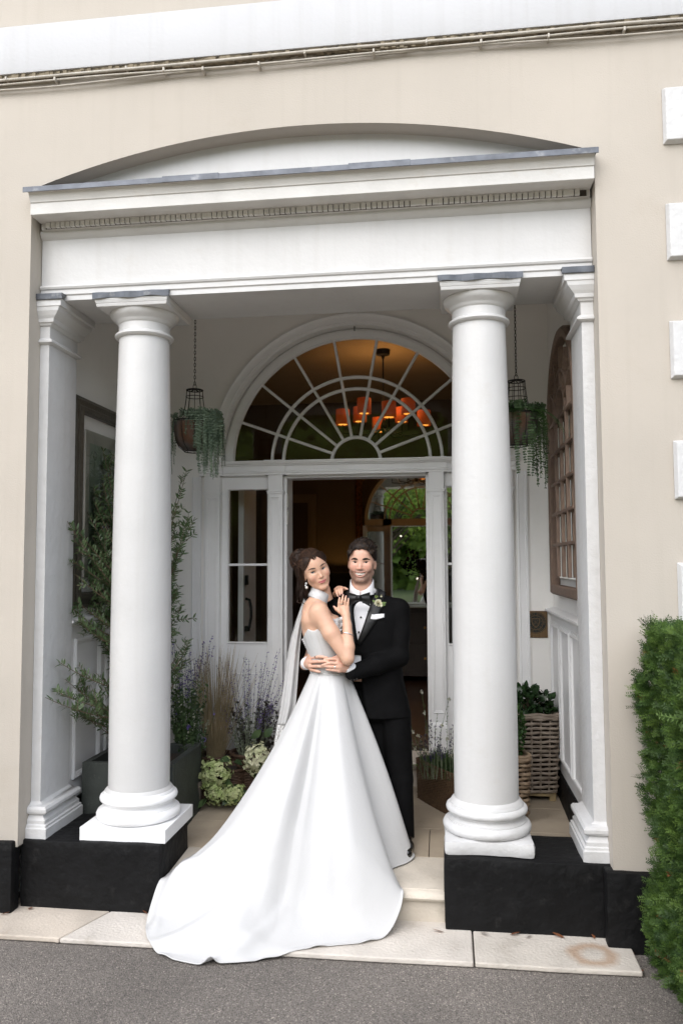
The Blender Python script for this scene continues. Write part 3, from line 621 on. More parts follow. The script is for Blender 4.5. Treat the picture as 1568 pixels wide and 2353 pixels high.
for k in range(8):
    a = 2*math.pi*k/8+.2; r = .40 if k % 2 == 0 else .30; x, y = cx+r*math.cos(a), cy+r*math.sin(a); z = 3.20+(.07 if k % 2 else 0)
    arm = MB().tube([(cx,cy,3.17),(cx+(x-cx)*.5,cy+(y-cy)*.5,3.10),(x,y,3.12),(x,y,z)], .007, 6).build('arm', bk, cd, smooth=60)
    s = MB().lathe([(.068,z),(.066,z+.15)], x, y, 24, cap=False).build('lamp_shade', OS, cd, smooth=60); q = s.modifiers.new('s', 'SOLIDIFY'); q.thickness = .003
    MB().lathe([(.005,z+.0),(.045,z+.004),(.045,z+.008),(.005,z+.012)], x, y, 16).build('bulb', BGm, s)
bulb('chandelier_light', Vector((cx,cy,3.50)), 3.4, cd, r=.25, col=(1,.5,.16))
# dark flower arrangement on the chest
fa = empty('hall_flowers', (.0, 5.5, 1.33), 'dark silhouetted vase of flowers on the chest before the mirror', 'flowers')
MB().lathe([(.06,1.331),(.10,1.38),(.12,1.46),(.09,1.56),(.07,1.6),(.08,1.62)], -.12, 5.5, 20).build('vase', bk, fa, smooth=60)
DL_ = leafmat('dark_petal', (.03,.02,.018), (.02,.03,.015)); rs = np.random.RandomState(11); Vs = []; Fs = []
w = MB()
for i in range(46):
    a, b = rs.uniform(0, 6.28), rs.uniform(.15, 1.4); L_ = rs.uniform(.25, .62)
    tip = (-.12+L_*math.cos(a)*math.sin(b)*.95, 5.5+.3*L_*math.sin(a)*math.sin(b), 1.6+L_*math.cos(b)*.75)
    w.tube([(-.12,5.5,1.55), (-.12+(tip[0]+.12)*.4, 5.5+(tip[1]-5.5)*.4, 1.6+(tip[2]-1.6)*.6), tip], .004, 5)
    r = rs.uniform(.018, .06)
    for j in range(10):
        v = rs.normal(size=3); v /= np.linalg.norm(v); u_ = np.cross(v, rs.normal(size=3)); u_ /= np.linalg.norm(u_); c = np.array(tip)+v*r*.6
        w.add([c, c+u_*r*.55+v*r*.3, c+v*r*.8, c-u_*r*.55+v*r*.3], [(0,1,2,3)])
w.build('bloom', DL_, fa)
# ================================================================== fittings on the walls
def at(u, v, Y):
    """point at depth Y on the sight line through a point (u,v) of the 1568 x 2352 survey of the place"""
    d = fw+rt*((u-784)/1800.0)-up*((v-1176)/1800.0)
    return np.array(CAM_LOC+d*((Y-CAM_LOC.y)/d.y))
# cables clipped under the string course
cb = empty('cable_run', (-.7, -.04, 4.55), 'old cream painted cables clipped in a sagging run under the white band', 'cable')
rs = np.random.RandomState(2)
for j, (z0, yy, r, amp) in enumerate(((4.545,-.036,.0058,.007),(4.530,-.030,.005,.009),(4.572,-.044,.008,.005))):
    ph = rs.uniform(0, 6, 4); xs_ = np.linspace(-3.3, XE, 130)
    MB().tube([(x, yy+.004*math.sin(3*x+ph[0]), z0+amp*math.sin(1.7*x+ph[1])+.5*amp*math.sin(4.3*x+ph[2])) for x in xs_], r, 7).build('cable', MATS['cable'], cb, smooth=60)
x = -3.1
while x < XE-.1:
    zc_ = rs.choice([4.531,4.546,4.573]); MB().box(x, x+.011, -.052, -.002, zc_-.011, zc_+.011).build('clip', MATS['cable'], cb, bevel=.003); x += rs.uniform(.2, .42)

# arched wooden window mirror on the right porch wall
wood = mat('weathered_wood', (.23,.155,.115), .65, var=.3, vscale=14, stretch=(6,6,1), bump=.4, bscale=40)
am = empty('arched_mirror', (XR-.01, 1.0, 1.70), 'arched brown wooden window mirror hung on the right porch wall', 'mirror')
my0, my1, mz0, mzs = .50, 1.50, 1.70, 2.755; mc, mr = (my0+my1)/2, (my1-my0)/2; xf = XR-.055
def am_path(inset, n=28):
    r = mr-inset
    return [(xf, mc-r, mz0+inset)]+[(xf, mc-r*math.cos(math.pi*i/n), mzs+r*math.sin(math.pi*i/n)) for i in range(n+1)]+[(xf, mc+r, mz0+inset)]
MB().sweep([(0,-.052),(0,.002),(.012,.008),(.05,.008),(.058,.0),(.066,-.012),(.066,-.052)], am_path(0)[::-1], (-1,0,0), closed=True).build('frame', wood, am, smooth=30)
for k in (1, 2, 3):
    y = my0+.06+(my1-my0-.12)*k/4; MB().box(xf-.004, xf+.018, y-.011, y+.011, mz0+.06, mzs+(.0 if k != 2 else .0)).build('glazing_bar', wood, am, bevel=.003)
for k in range(0, 6):
    z = mz0+.055+.2*(k+.05)
    if k: MB().box(xf-.003, xf+.017, my0+.06, my1-.06, z-.010, z+.010).build('glazing_bar', wood, am, bevel=.003)
for r in (.19, .30):
    MB().sweep([(-.010,-.02),(-.010,.004),(.010,.004),(.010,-.02)], [(xf+.002, mc+r*math.cos(math.pi*i/20), mzs+r*math.sin(math.pi*i/20)) for i in range(21)], (-1,0,0)).build('glazing_bar', wood, am, smooth=30)
for k in range(1, 6):
    a = math.pi*k/6; d = (0, math.cos(a), math.sin(a)); MB().sweep([(-.009,-.02),(-.009,.003),(.009,.003),(.009,-.02)], [(xf+.002, mc+.19*d[1], mzs+.19*d[2]), (xf+.002, mc+(mr-.05)*d[1], mzs+(mr-.05)*d[2])], (-1,0,0)).build('glazing_bar', wood, am)
p2 = am_path(.05); me = bpy.data.meshes.new('glass'); me.from_pydata([(xf+.022, y, z) for _, y, z in p2], [], [tuple(range(len(p2)))]); obj('glass', me, MATS['mirror_glass'], am)

# framed print on the left porch wall
fm = mat('pewter_frame', (.11,.10,.08), .42, metal=.35, var=.4, vscale=30, stretch=(1,6,1), bump=.4, bscale=80)
pf = empty('framed_print', (XL+.02, 1.05, 1.68), 'pewter framed pale green print on the left porch wall behind the olive tree', 'picture')
fx = XL+.004; y0, y1, z0, z1_ = .60, 1.50, 1.68, 2.80
MB().sweep([(0,.0),(0,.035),(.012,.045),(.03,.040),(.045,.030),(.075,.034),(.09,.024),(.10,.018),(.10,0)], [(fx,y0,z0),(fx,y0,z1_),(fx,y1,z1_),(fx,y1,z0)], (1,0,0), closed=True).build('frame', fm, pf, smooth=30)
MB().box(fx, fx+.008, y0+.09, y1-.09, z0+.09, z1_-.09).build('mount', mat('cream_mount', (.55,.52,.46), .7), pf)
MB().box(fx+.008, fx+.010, y0+.15, y1-.15, z0+.15, z1_-.17).build('print', mat('print_paper', (.36,.42,.33), .7, var=.3, vscale=7, dirt=.4, dirtcol=(.45,.28,.2), dscale=3), pf)
w = MB(); rs = np.random.RandomState(4)
for i in range(16):
    y = rs.uniform(y0+.2, y1-.2); z = rs.uniform(z0+.3, z1_-.25)
    w.tube([(fx+.011, y, z-.05), (fx+.011, y, z)], .0015, 4); w.tube([(fx+.011, y+.018*math.cos(a), z+.03+.03*math.sin(a)) for a in np.linspace(0, 6.28, 11)[:-1]], .0018, 4, closed=True)
w.build('drawn_trees', mat('ink', (.12,.13,.09), .8), pf)
me = bpy.data.meshes.new('glazing'); me.from_pydata([(fx+.014,y0+.09,z0+.09),(fx+.014,y1-.09,z0+.09),(fx+.014,y1-.09,z1_-.09),(fx+.014,y0+.09,z1_-.09)], [], [(0,1,2,3)]); obj('glazing', me, GL, pf)

# bronze plaque beside the door
brz = mat('bronze', (.20,.125,.06), .5, metal=.55, var=.35, vscale=18, stretch=(8,1,1)); drk = mat('dark_patina', (.02,.025,.022), .6, metal=.3, var=.4, vscale=40)
pq = empty('plaque', (.657, YB, 1.31), 'square bronze plaque with round crest on the white wall beside the right column', 'plaque')
px0, px1, pz0, pz1 = .573, .742, 1.308, 1.501; pcx, pcz = (px0+px1)/2+.001, (pz0+pz1)/2+.012; yq = YB-.008
MB().box(px0, px1, yq, YB-.001, pz0, pz1).build('plate', brz, pq, bevel=.002)
def disc(r, y0, y1, m, nm, r_in=0):
    w = MB(); n = 56; o_ = [(pcx+r*math.cos(2*math.pi*i/n), pcz+r*math.sin(2*math.pi*i/n)) for i in range(n)]
    if r_in:
        i_ = [(pcx+r_in*math.cos(2*math.pi*i/n), pcz+r_in*math.sin(2*math.pi*i/n)) for i in range(n)]
        w.add([(x,y0,z) for x, z in o_]+[(x,y0,z) for x, z in i_]+[(x,y1,z) for x, z in o_]+[(x,y1,z) for x, z in i_], [(i,(i+1) % n,n+(i+1) % n,n+i) for i in range(n)]+[(i,2*n+i,2*n+(i+1) % n,(i+1) % n) for i in range(n)]+[(n+i,n+(i+1) % n,3*n+(i+1) % n,3*n+i) for i in range(n)])
    else: w.prism(o_, y0, y1, 'y')
    return w.build(nm, m, pq)
disc(.0785, yq-.0006, yq, drk, 'field'); disc(.0755, yq-.0014, yq-.0006, brz, 'chain_ring', .0715); disc(.0525, yq-.0014, yq-.0006, brz, 'inner_ring', .049)
def lettering(txt, size, place, nm, m):
    w = MB()
    for i, ch in enumerate(txt):
        if ch == ' ': continue
        cu = bpy.data.curves.new('t', 'FONT'); cu.body = ch; cu.size = size; cu.align_x = 'CENTER'; cu.extrude = 0; o = bpy.data.objects.new('t', cu); COL.objects.link(o)
        dg = bpy.context.evaluated_depsgraph_get(); me = o.evaluated_get(dg).to_mesh(); px, pz, ang = place(i, len(txt)); c, s = math.cos(ang), math.sin(ang)
        w.add([(px+c*v.co.x-s*v.co.y, yq-.0016, pz+s*v.co.x+c*v.co.y) for v in me.vertices], [tuple(p.vertices) for p in me.polygons]); bpy.data.objects.remove(o)
    return w.build(nm, m, pq)
def arc_top(a0, a1, r):
    def f(i, n): a = R(a0+(a1-a0)*i/(n-1)); return pcx+r*math.cos(a), pcz+r*math.sin(a), a-math.pi/2
    return f
def arc_bot(a0, a1, r):
    def f(i, n): a = R(a0+(a1-a0)*i/(n-1)); return pcx+r*math.cos(a), pcz+r*math.sin(a), a+math.pi/2
    return f
lettering('CHAINE DES ROTISSEURS', .0155, arc_top(188, -8, .0565), 'lettering', brz); lettering('1248 - 1950', .0155, arc_bot(222, 318, .0675), 'lettering', brz)
w = MB(); sh = [(-.028,.028),(.028,.028),(.027,.004),(.018,-.018),(0,-.034),(-.018,-.018),(-.027,.004)]
w.sweep([(-.0025,-.0005),(-.0025,.001),(.0025,.001),(.0025,-.0005)], [(pcx+a, yq-.0008, pcz+b) for a, b in sh], (0,-1,0), closed=True)
w.tube([(pcx-.016,yq-.001,pcz+.018),(pcx+.014,yq-.001,pcz-.014)], .0011, 5); w.tube([(pcx+.016,yq-.001,pcz+.018),(pcx-.014,yq-.001,pcz-.014)], .0011, 5)
for a, b in ((0,.014),(-.014,0),(.014,0),(0,-.02)): w.box(pcx+a-.0012, pcx+a+.0012, yq-.0016, yq-.0006, pcz+b-.006, pcz+b+.004)
for k in range(12):
    a = R(15+30*k); w.box(pcx+.041*math.cos(a)-.0022, pcx+.041*math.cos(a)+.0022, yq-.0014, yq-.0006, pcz+.041*math.sin(a)-.0022, pcz+.041*math.sin(a)+.0022)
w.build('crest', brz, pq)
w = MB().sweep([(-.0005,-.0003),(-.0005,.0004),(.0005,.0004),(.0005,-.0003)], [(pcx-.03,yq-.0003,pz0+.006),(pcx+.03,yq-.0003,pz0+.006),(pcx+.03,yq-.0003,pz0+.018),(pcx-.03,yq-.0003,pz0+.018)], (0,-1,0), closed=True); w.build('cartouche', drk, pq)

# ================================================================== leaf kit
def blades(P, D, Nn, L_, W_, bend=.15, n=3):
    """many leaf blades at once -> V, F (quads)"""
    P, D, Nn = (np.asarray(q, float) for q in (P, D, Nn)); m = len(P); L_ = np.broadcast_to(L_, m)[:, None]; W_ = np.broadcast_to(W_, m)[:, None]
    D = D/np.linalg.norm(D, axis=1, keepdims=True); S = np.cross(D, Nn); S /= np.maximum(np.linalg.norm(S, axis=1, keepdims=True), 1e-6); U = np.cross(S, D)
    prof = {2: [.0, 1.0, .0], 3: [.12, 1.0, .85, .0], 4: [.1, .8, 1, .7, 0]}[n]; rows = []
    for i, w in enumerate(prof):
        t = i/(len(prof)-1); c = P+D*L_*t-U*L_*bend*t*t; rows += [c+S*W_*max(w, .04)+U*W_*.2*w, c-S*W_*max(w, .04)+U*W_*.2*w]
    V = np.stack(rows, 1).reshape(-1, 3); k = len(rows); b = (np.arange(m)*k)[:, None]
    F = np.concatenate([b+np.array([2*i, 2*i+1, 2*i+3, 2*i+2]) for i in range(len(prof)-1)])
    return V, F
def foliage(name, V, F, m, parent, kind='stuff'):
    o = obj(name, npmesh(name, V, F, True), m, parent)
    if kind: o['kind'] = kind
    return o
def rvec(rs, n): v = rs.normal(size=(n, 3)); return v/np.linalg.norm(v, axis=1, keepdims=True)

# ================================================================== hanging baskets
iron = mat('black_iron', (.012,.010,.009), .55, metal=.5, var=.3); tin = mat('rusty_tin', (.105,.105,.10), .7, metal=.2, col2=(.10,.045,.02), vscale=7, bump=.6, bscale=50, dirt=.4, dirtcol=(.05,.03,.02), dscale=12)
succ = leafmat('succulent', (.15,.20,.13), (.07,.105,.065), scale=14); succ2 = leafmat('trailing_ivy', (.09,.15,.06), (.045,.08,.035), scale=14)
def link_mesh():
    pts = []
    for i in range(20):
        a = 2*math.pi*i/20; pts.append((.0048*math.cos(a), 0, .0072*math.sin(a)+(.0052 if math.sin(a) > 0 else -.0052)))
    return MB().tube(pts, .0019, 6, closed=True).mesh('chain_link')
LM = link_mesh(); LM.materials.append(iron); shade(LM, 60)
def basket(cx, cy, ztop, label, side, seed):
    b = empty('hanging_basket', (cx, cy, ztop-.42), label, 'hanging basket', 'baskets hung in the porch'); rs = np.random.RandomState(seed)
    z = ztop+.045; k = 0
    while z < 3.915:
        o = bpy.data.objects.new('chain_link', LM); o.matrix_basis = Matrix.Translation((cx, cy, z)) @ Matrix.Rotation(math.pi/2*(k % 2)+.3, 4, 'Z'); link(o, b); z += .0205; k += 1
    MB().tube([(cx+.011*math.cos(a), cy, ztop+.022+.02*math.sin(a)) for a in np.linspace(0, 6.28, 17)[:-1]], .0022, 6, closed=True).build('hanging_ring', iron, b, smooth=60)
    def ring(r, zz, t): return MB().tube([(cx+r*math.cos(a), cy+r*math.sin(a), zz) for a in np.linspace(0, 2*math.pi, 37)[:-1]], t, 6, closed=True).build('hoop', iron, b, smooth=60)
    ring(.053, ztop, .0035); ring(.056, ztop-.045, .0025); ring(.137, ztop-.21, .0045); ring(.062, ztop-.405, .0035)
    if side > 0: ring(.064, ztop-.105, .0025)
    for k in range(3): a = k*1.047+.3; MB().tube([(cx-.053*math.cos(a),cy-.053*math.sin(a),ztop),(cx,cy,ztop+.006),(cx+.053*math.cos(a),cy+.053*math.sin(a),ztop)], .004, 5).build('spider_bar', iron, b)
    for k in range(10):
        a = 2*math.pi*k/10; P = [(.053,0),(.057,-.06),(.066,-.125),(.082,-.165),(.112,-.192),(.137,-.21),(.138,-.26),(.128,-.32),(.105,-.37),(.062,-.405)]
        MB().tube([(cx+r*math.cos(a), cy+r*math.sin(a), ztop+dz) for r, dz in P], .0022, 5).build('wire', iron, b, smooth=60)
    MB().lathe([(.045,ztop-.398),(.075,ztop-.39),(.105,ztop-.355),(.124,ztop-.31),(.131,ztop-.26),(.131,ztop-.215),(.126,ztop-.213),(.12,ztop-.235),(.02,ztop-.235)], cx, cy, 32).build('pot', tin, b, smooth=50)
    # trailing strings
    Ps, Ds, Ns, Ls = [], [], [], []; st = MB()
    def string(a, r0, L_, out, lf, sp, zr=0):
        n = max(4, int(L_/sp)); x0, y0, z0 = cx+r0*math.cos(a), cy+r0*math.sin(a), ztop-.20+zr; pr = None; pts = []; ph = rs.uniform(0, 6)
        for i in range(n+1):
            s = i*sp; up_ = .035*math.exp(-s/.03)*0; rr = out*(1-math.exp(-s/.045)); dz = .05*min(s/.04, 1)*(1-min(s/.12, 1))-max(0, s-.035)
            p = np.array([x0+rr*math.cos(a)+.006*math.sin(9*s+ph), y0+rr*math.sin(a)+.006*math.cos(7*s+ph), z0+dz]); pts.append(p)
            if i:
                t = p-pts[-2]; t /= np.linalg.norm(t)+1e-9; b1 = np.cross(t, (math.cos(a), math.sin(a), .1)); b1 /= np.linalg.norm(b1)+1e-9; b2 = np.cross(t, b1)
                for sg in (-1, 1):
                    d = (b1 if i % 2 else b2*.6+b1*.6)*sg+t*.35+np.array([math.cos(a), math.sin(a), 0])*.35
                    Ps.append(p); Ds.append(d); Ns.append(np.array([math.cos(a), math.sin(a), .3])+rs.normal(0,.25,3)); Ls.append(lf*rs.uniform(.75,1.2)*(1-.35*i/n))
        st.tube(pts, .0012, 4)
    if side < 0:
        for i in range(85): string(rs.normal(-.25,.48), rs.uniform(.085,.150), rs.choice([rs.uniform(.12,.30), rs.uniform(.25,.44)], p=[.6,.4]), rs.uniform(.025,.065), .018, .0105, rs.uniform(-.01,.035))
        for i in range(9): string(rs.uniform(2.6,4.0), rs.uniform(.09,.14), rs.uniform(.10,.40), .03, .015, .0105)
        for i in range(16): string(rs.normal(-1.5,.4), rs.uniform(.10,.14), rs.uniform(.05,.16), .02, .016, .0105)
        for i in range(40): string(rs.uniform(0,6.28), rs.uniform(.0,.1), rs.uniform(.05,.1), .03, .016, .010, .03)
        mt = succ; wf = .30
    else:
        for i in range(26): string(rs.normal(.1,.45), rs.uniform(.115,.145), rs.uniform(.22,.52), rs.uniform(.02,.045), .019, .015, rs.uniform(0,.02))
        for i in range(10): string(rs.uniform(3.4,5.6), rs.uniform(.09,.14), rs.uniform(.34,.46), .02, .018, .016)
        for i in range(60): string(rs.uniform(0,6.28), rs.uniform(.0,.11), rs.uniform(.04,.12), .03, .018, .014, .03)
        mt = succ2; wf = .42
    V, F = blades(Ps, Ds, Ns, np.array(Ls), np.array(Ls)*wf, .1); foliage('trailing_foliage', V, F, mt, b); st.build('stem', mt, b)
    if side > 0:   # fern fronds
        Ps, Ds, Ns, Ls = [], [], [], []
        for k in range(9):
            a = rs.uniform(2.6,5.8); L_ = rs.uniform(.16,.27); d = np.array([math.cos(a), math.sin(a), 0])
            for i in range(26):
                t = i/25; c = np.array([cx,cy,ztop-.2])+d*(.09+L_*t)+np.array([0,0,.07*t-.22*t*t]); s_ = np.cross(d, (0,0,1))
                for sg in (-1, 1): Ps.append(c); Ds.append(s_*sg+d*.4); Ns.append((0,0,1)); Ls.append(.045*math.sin(math.pi*min(1, .15+.85*(1-t)))*.9+.004)
        V, F = blades(Ps, Ds, Ns, np.array(Ls), .005, .2); foliage('fern_frond', V, F, leafmat('fern', (.10,.22,.04), (.05,.13,.03)), b)
basket(-1.594, .9, 2.985, 'wire hanging basket with bushy grey green trailing plant, right of the left column', -1, 3)
basket(.464, .9, 2.973, 'wire hanging basket with fern and long ivy strings, right of the right column', 1, 7)
# ================================================================== planter and olive tree
stone = mat('terrazzo', (.045,.052,.046), .6, var=.3, vscale=12, bump=.4, bscale=60, dirt=.75, dirtcol=(.16,.17,.155), dscale=45); soil = mat('soil', (.03,.02,.013), .95, bump=2, bscale=60, var=.5, vscale=30)
pl = empty('stone_planter', (-1.9, .85, floorz(.85)), 'square dark grey stone planter box behind the left column', 'planter')
a0, a1, b0, b1, zt = -2.165, -1.60, .56, 1.12, .665; zb = floorz(.6)+.001; t = .04
for bx in ((a0,a1,b0,b0+t),(a0,a1,b1-t,b1),(a0,a0+t,b0+t,b1-t),(a1-t,a1,b0+t,b1-t)): MB().box(*bx, floorz(bx[2])+.004, zt).build('side', stone, pl, bevel=.004)
MB().box(a0+t, a1-t, b0+t, b1-t, zb+.05, zt-.06).build('soil', soil, pl)
def branch(P, r0, r1, st, n=9): st.tube(P, [r0+(r1-r0)*i/(len(P)-1) for i in range(len(P))], 6)
def bez(a, b, c, n): t = np.linspace(0, 1, n)[:, None]; return (1-t)**2*a+2*t*(1-t)*b+t*t*c
ot = empty('olive_tree', (-1.9, .84, zt-.06), 'bushy dark green olive tree growing from the stone planter, left column hiding half', 'tree')
rs = np.random.RandomState(17); st = MB(); Ps, Ds, Ns, Ls = [], [], [], []
base = np.array([-1.87, .84, zt-.07])
trunk = MB(); TT = []
for k in range(5):
    top = base+np.array([rs.uniform(-.12,.12), rs.uniform(-.08,.12), rs.uniform(.9,1.35)]); mid = base+np.array([rs.uniform(-.16,.16), rs.uniform(-.1,.1), .45]); P = bez(base+np.array([rs.uniform(-.03,.03),rs.uniform(-.03,.03),0]), mid, top, 14); branch(P, .017, .007, trunk); TT.append(P)
trunk.build('trunk', mat('olive_bark', (.16,.115,.075), .85, var=.4, vscale=30, bump=1, bscale=60), ot, smooth=60)
tg = [(245,1045,.95),(240,1090,.9),(205,1120,.8),(190,1190,.8),(230,1160,.85),(260,1120,1.0),(165,1200,.42),(165,1285,.40),(185,1260,.8),(225,1230,.72),(250,1270,.8),(205,1310,.75),(240,1330,.78),(170,1400,.40),(185,1370,.8),(215,1390,.7),(255,1400,.8),(175,1425,.42),(210,1440,.8),(240,1480,.75),(260,1520,.75),(220,1545,.7),(135,1520,.22),(150,1560,.32),(105,1602,.07),(130,1590,.2),(185,1580,.65),(215,1610,.65),(240,1560,.7),(165,1630,.4),(230,1660,.6),(200,1650,.6),
      (420,1090,1.1),(430,1190,1.0),(405,1205,1.0),(408,1280,1.0),(402,1320,1.0),(405,1355,1.05),(412,1415,1.0),(435,1475,.95),(415,1500,.95),(405,1530,.95),(425,1515,1.0),(330,1060,1.1),(300,1080,1.0),(340,1150,1.0),(320,1220,1.0),(350,1300,1.0),(300,1350,.95),(350,1420,.95),(310,1480,.9),(270,1060,1.05),(280,1180,1.1),(260,1230,1.0),(230,1110,.95),(250,1190,.9),(215,1260,.9),(195,1230,.85),(265,1340,.9),(225,1300,.9)]
def twig(P, m, lf):
    """leaves in opposite pairs along a twig"""
    n = len(P); L0 = 0
    for i in range(1, n):
        t = P[i]-P[i-1]; ln = np.linalg.norm(t); t = t/ln; q = rs.normal(size=3); q -= t*(q@t); q /= np.linalg.norm(q); k = max(1, int(ln/.013))
        for j in range(k):
            p = P[i-1]+(P[i]-P[i-1])*(j/k)
            if rs.rand() < m: continue
            ang = rs.uniform(0, 3.14); q2 = q*math.cos(ang)+np.cross(t, q)*math.sin(ang)
            for sg in (-1, 1): Ps.append(p); Ds.append(t*.75+q2*sg+np.array([0,0,.15])); Ns.append(np.cross(q2, t)*sg+np.array([0,-.3,.8])); Ls.append(lf*rs.uniform(.6,1.15))
rj = np.random.RandomState(91); tg = tg+[(u+rj.normal(0,14), v+rj.normal(0,16), Y+rj.normal(0,.07)) for u, v, Y in tg if v < 1460]
for u, v, Y in tg:
    tip = at(u, v, Y); P0 = TT[rs.randint(5)]; i0 = int(np.clip(np.argmin(np.abs(P0[:, 2]-(tip[2]-.25))), 1, 11)); s0 = P0[i0]
    mid = s0*.5+tip*.5+np.array([0,0,-.06+rs.uniform(-.05,.05)]); P = bez(s0, mid, tip, 16); branch(P, .0055, .0016, st); twig(P[6:], .25, .046)
    for j in range(rs.randint(4, 7)):
        k = rs.randint(5, 15); d = P[min(k+1,15)]-P[k-1]; d /= np.linalg.norm(d); e = d*.6+rs.normal(0,.6,3)+np.array([0,-.1,.35]); e /= np.linalg.norm(e); ln = rs.uniform(.05,.14); Q = bez(P[k], P[k]+e*ln*.5, P[k]+e*ln+np.array([0,0,.01]), 6); Q[:, 0] = np.maximum(Q[:, 0], np.where(Q[:, 1] > .47, XL+.05, -2.175))
        branch(Q, .0022, .001, st); twig(Q, .1, .043)
st.build('branch', MATS['olive_bark'], ot)
V, F = blades(Ps, Ds, Ns, np.array(Ls), np.array(Ls)*.135, .12); V[:, 0] = np.maximum(V[:, 0], np.where(V[:, 1] > .47, XL+.03, np.where(V[:, 1] > .11, -2.185, -9))); foliage('foliage', V, F, leafmat('olive_leaf', (.06,.105,.042), (.13,.185,.085), scale=11, rough=.38), ot)

# ================================================================== potted plants behind the left column
wick = mat('dark_wicker', (.075,.04,.022), .7, var=.4, vscale=30); taupe = mat('taupe_pot', (.16,.135,.11), .7, var=.15)
def weave(path_fn, z0, z1, rows, r, m, parent, nm='weave_row', amp=.005, per=.05, joined=False):
    """rows of cane going in and out round the stakes; path_fn(z) -> closed list of (x,y,nx,ny,s)"""
    w = MB()
    for k in range(rows):
        z = z0+(z1-z0)*k/(rows-1); P = path_fn(z); L_ = P[-1][4]; nw = max(4, 2*round(L_/per/2))
        pts = [(x+nx*amp*math.sin(math.pi*s/L_*nw+math.pi*(k % 2)), y+ny*amp*math.sin(math.pi*s/L_*nw+math.pi*(k % 2)), z+.15*r*math.sin(s*31+k)) for x, y, nx, ny, s in P[:-1]]
        if joined: w.tube(pts, r, 5, closed=True)
        else: MB().tube(pts, r, 6, closed=True).build(nm, m, parent, smooth=60)
    if joined: tag(w.build(nm, m, parent, smooth=60), kind='stuff')
def rrect(cx, cy, hx, hy, rot, n=96, cr=.03):
    P = []; segs = []
    for (sx, sy, a0_) in ((1,1,0),(-1,1,90),(-1,-1,180),(1,-1,270)):
        for k in range(7): a = R(a0_+90*k/6); segs.append((sx*(hx-cr)+cr*math.cos(a), sy*(hy-cr)+cr*math.sin(a)))
    segs.append(segs[0]); S = np.array(segs); d = np.r_[0, np.cumsum(np.hypot(*np.diff(S, axis=0).T))]; t = np.linspace(0, d[-1], n); X, Y = np.interp(t, d, S[:, 0]), np.interp(t, d, S[:, 1]); c, s = math.cos(rot), math.sin(rot); out = []
    for i in range(n):
        j = (i+1) % (n-1); h = (i-1) % (n-1); tx, ty_ = X[j]-X[h], Y[j]-Y[h]; l = math.hypot(tx, ty_)+1e-9; nx, ny = ty_/l, -tx/l; out.append((cx+c*X[i]-s*Y[i], cy+s*X[i]+c*Y[i], c*nx-s*ny, s*nx+c*ny, t[i]))
    return out
def roundp(cx, cy, r, n=72): return [(cx+r*math.cos(a), cy+r*math.sin(a), math.cos(a), math.sin(a), r*a) for a in np.linspace(0, 2*math.pi, n)]
def wicker_pot(parent, cx, cy, r0, r1, z0, z1, m=wick):
    weave(lambda z: roundp(cx, cy, r0+(r1-r0)*(z-z0)/(z1-z0)), z0+.006, z1-.004, int((z1-z0)/.0105), .0062, m, parent, 'woven_cane', .003, .03, joined=True)
    MB().lathe([(r0-.008,z0),(r1-.008,z1-.02)], cx, cy, 24).build('liner', soil, parent, smooth=60); MB().tube([(cx+(r1+.002)*math.cos(a), cy+(r1+.002)*math.sin(a), z1) for a in np.linspace(0, 6.283, 33)[:-1]], .011, 7, closed=True).build('rim', m, parent, smooth=60)
gleaf = leafmat('garden_leaf', (.075,.12,.045), (.035,.065,.026)); glight = leafmat('fresh_leaf', (.13,.20,.065), (.07,.13,.04)); gry = leafmat('sage_stem', (.24,.27,.19), (.15,.18,.12)); pur = leafmat('lavender_bloom', (.24,.17,.44), (.13,.10,.27)); whi = leafmat('white_bloom', (.62,.62,.52), (.5,.5,.4)); straw = leafmat('straw', (.50,.40,.25), (.34,.28,.17)); dkl = leafmat('purple_leaf', (.028,.022,.022), (.045,.04,.03))
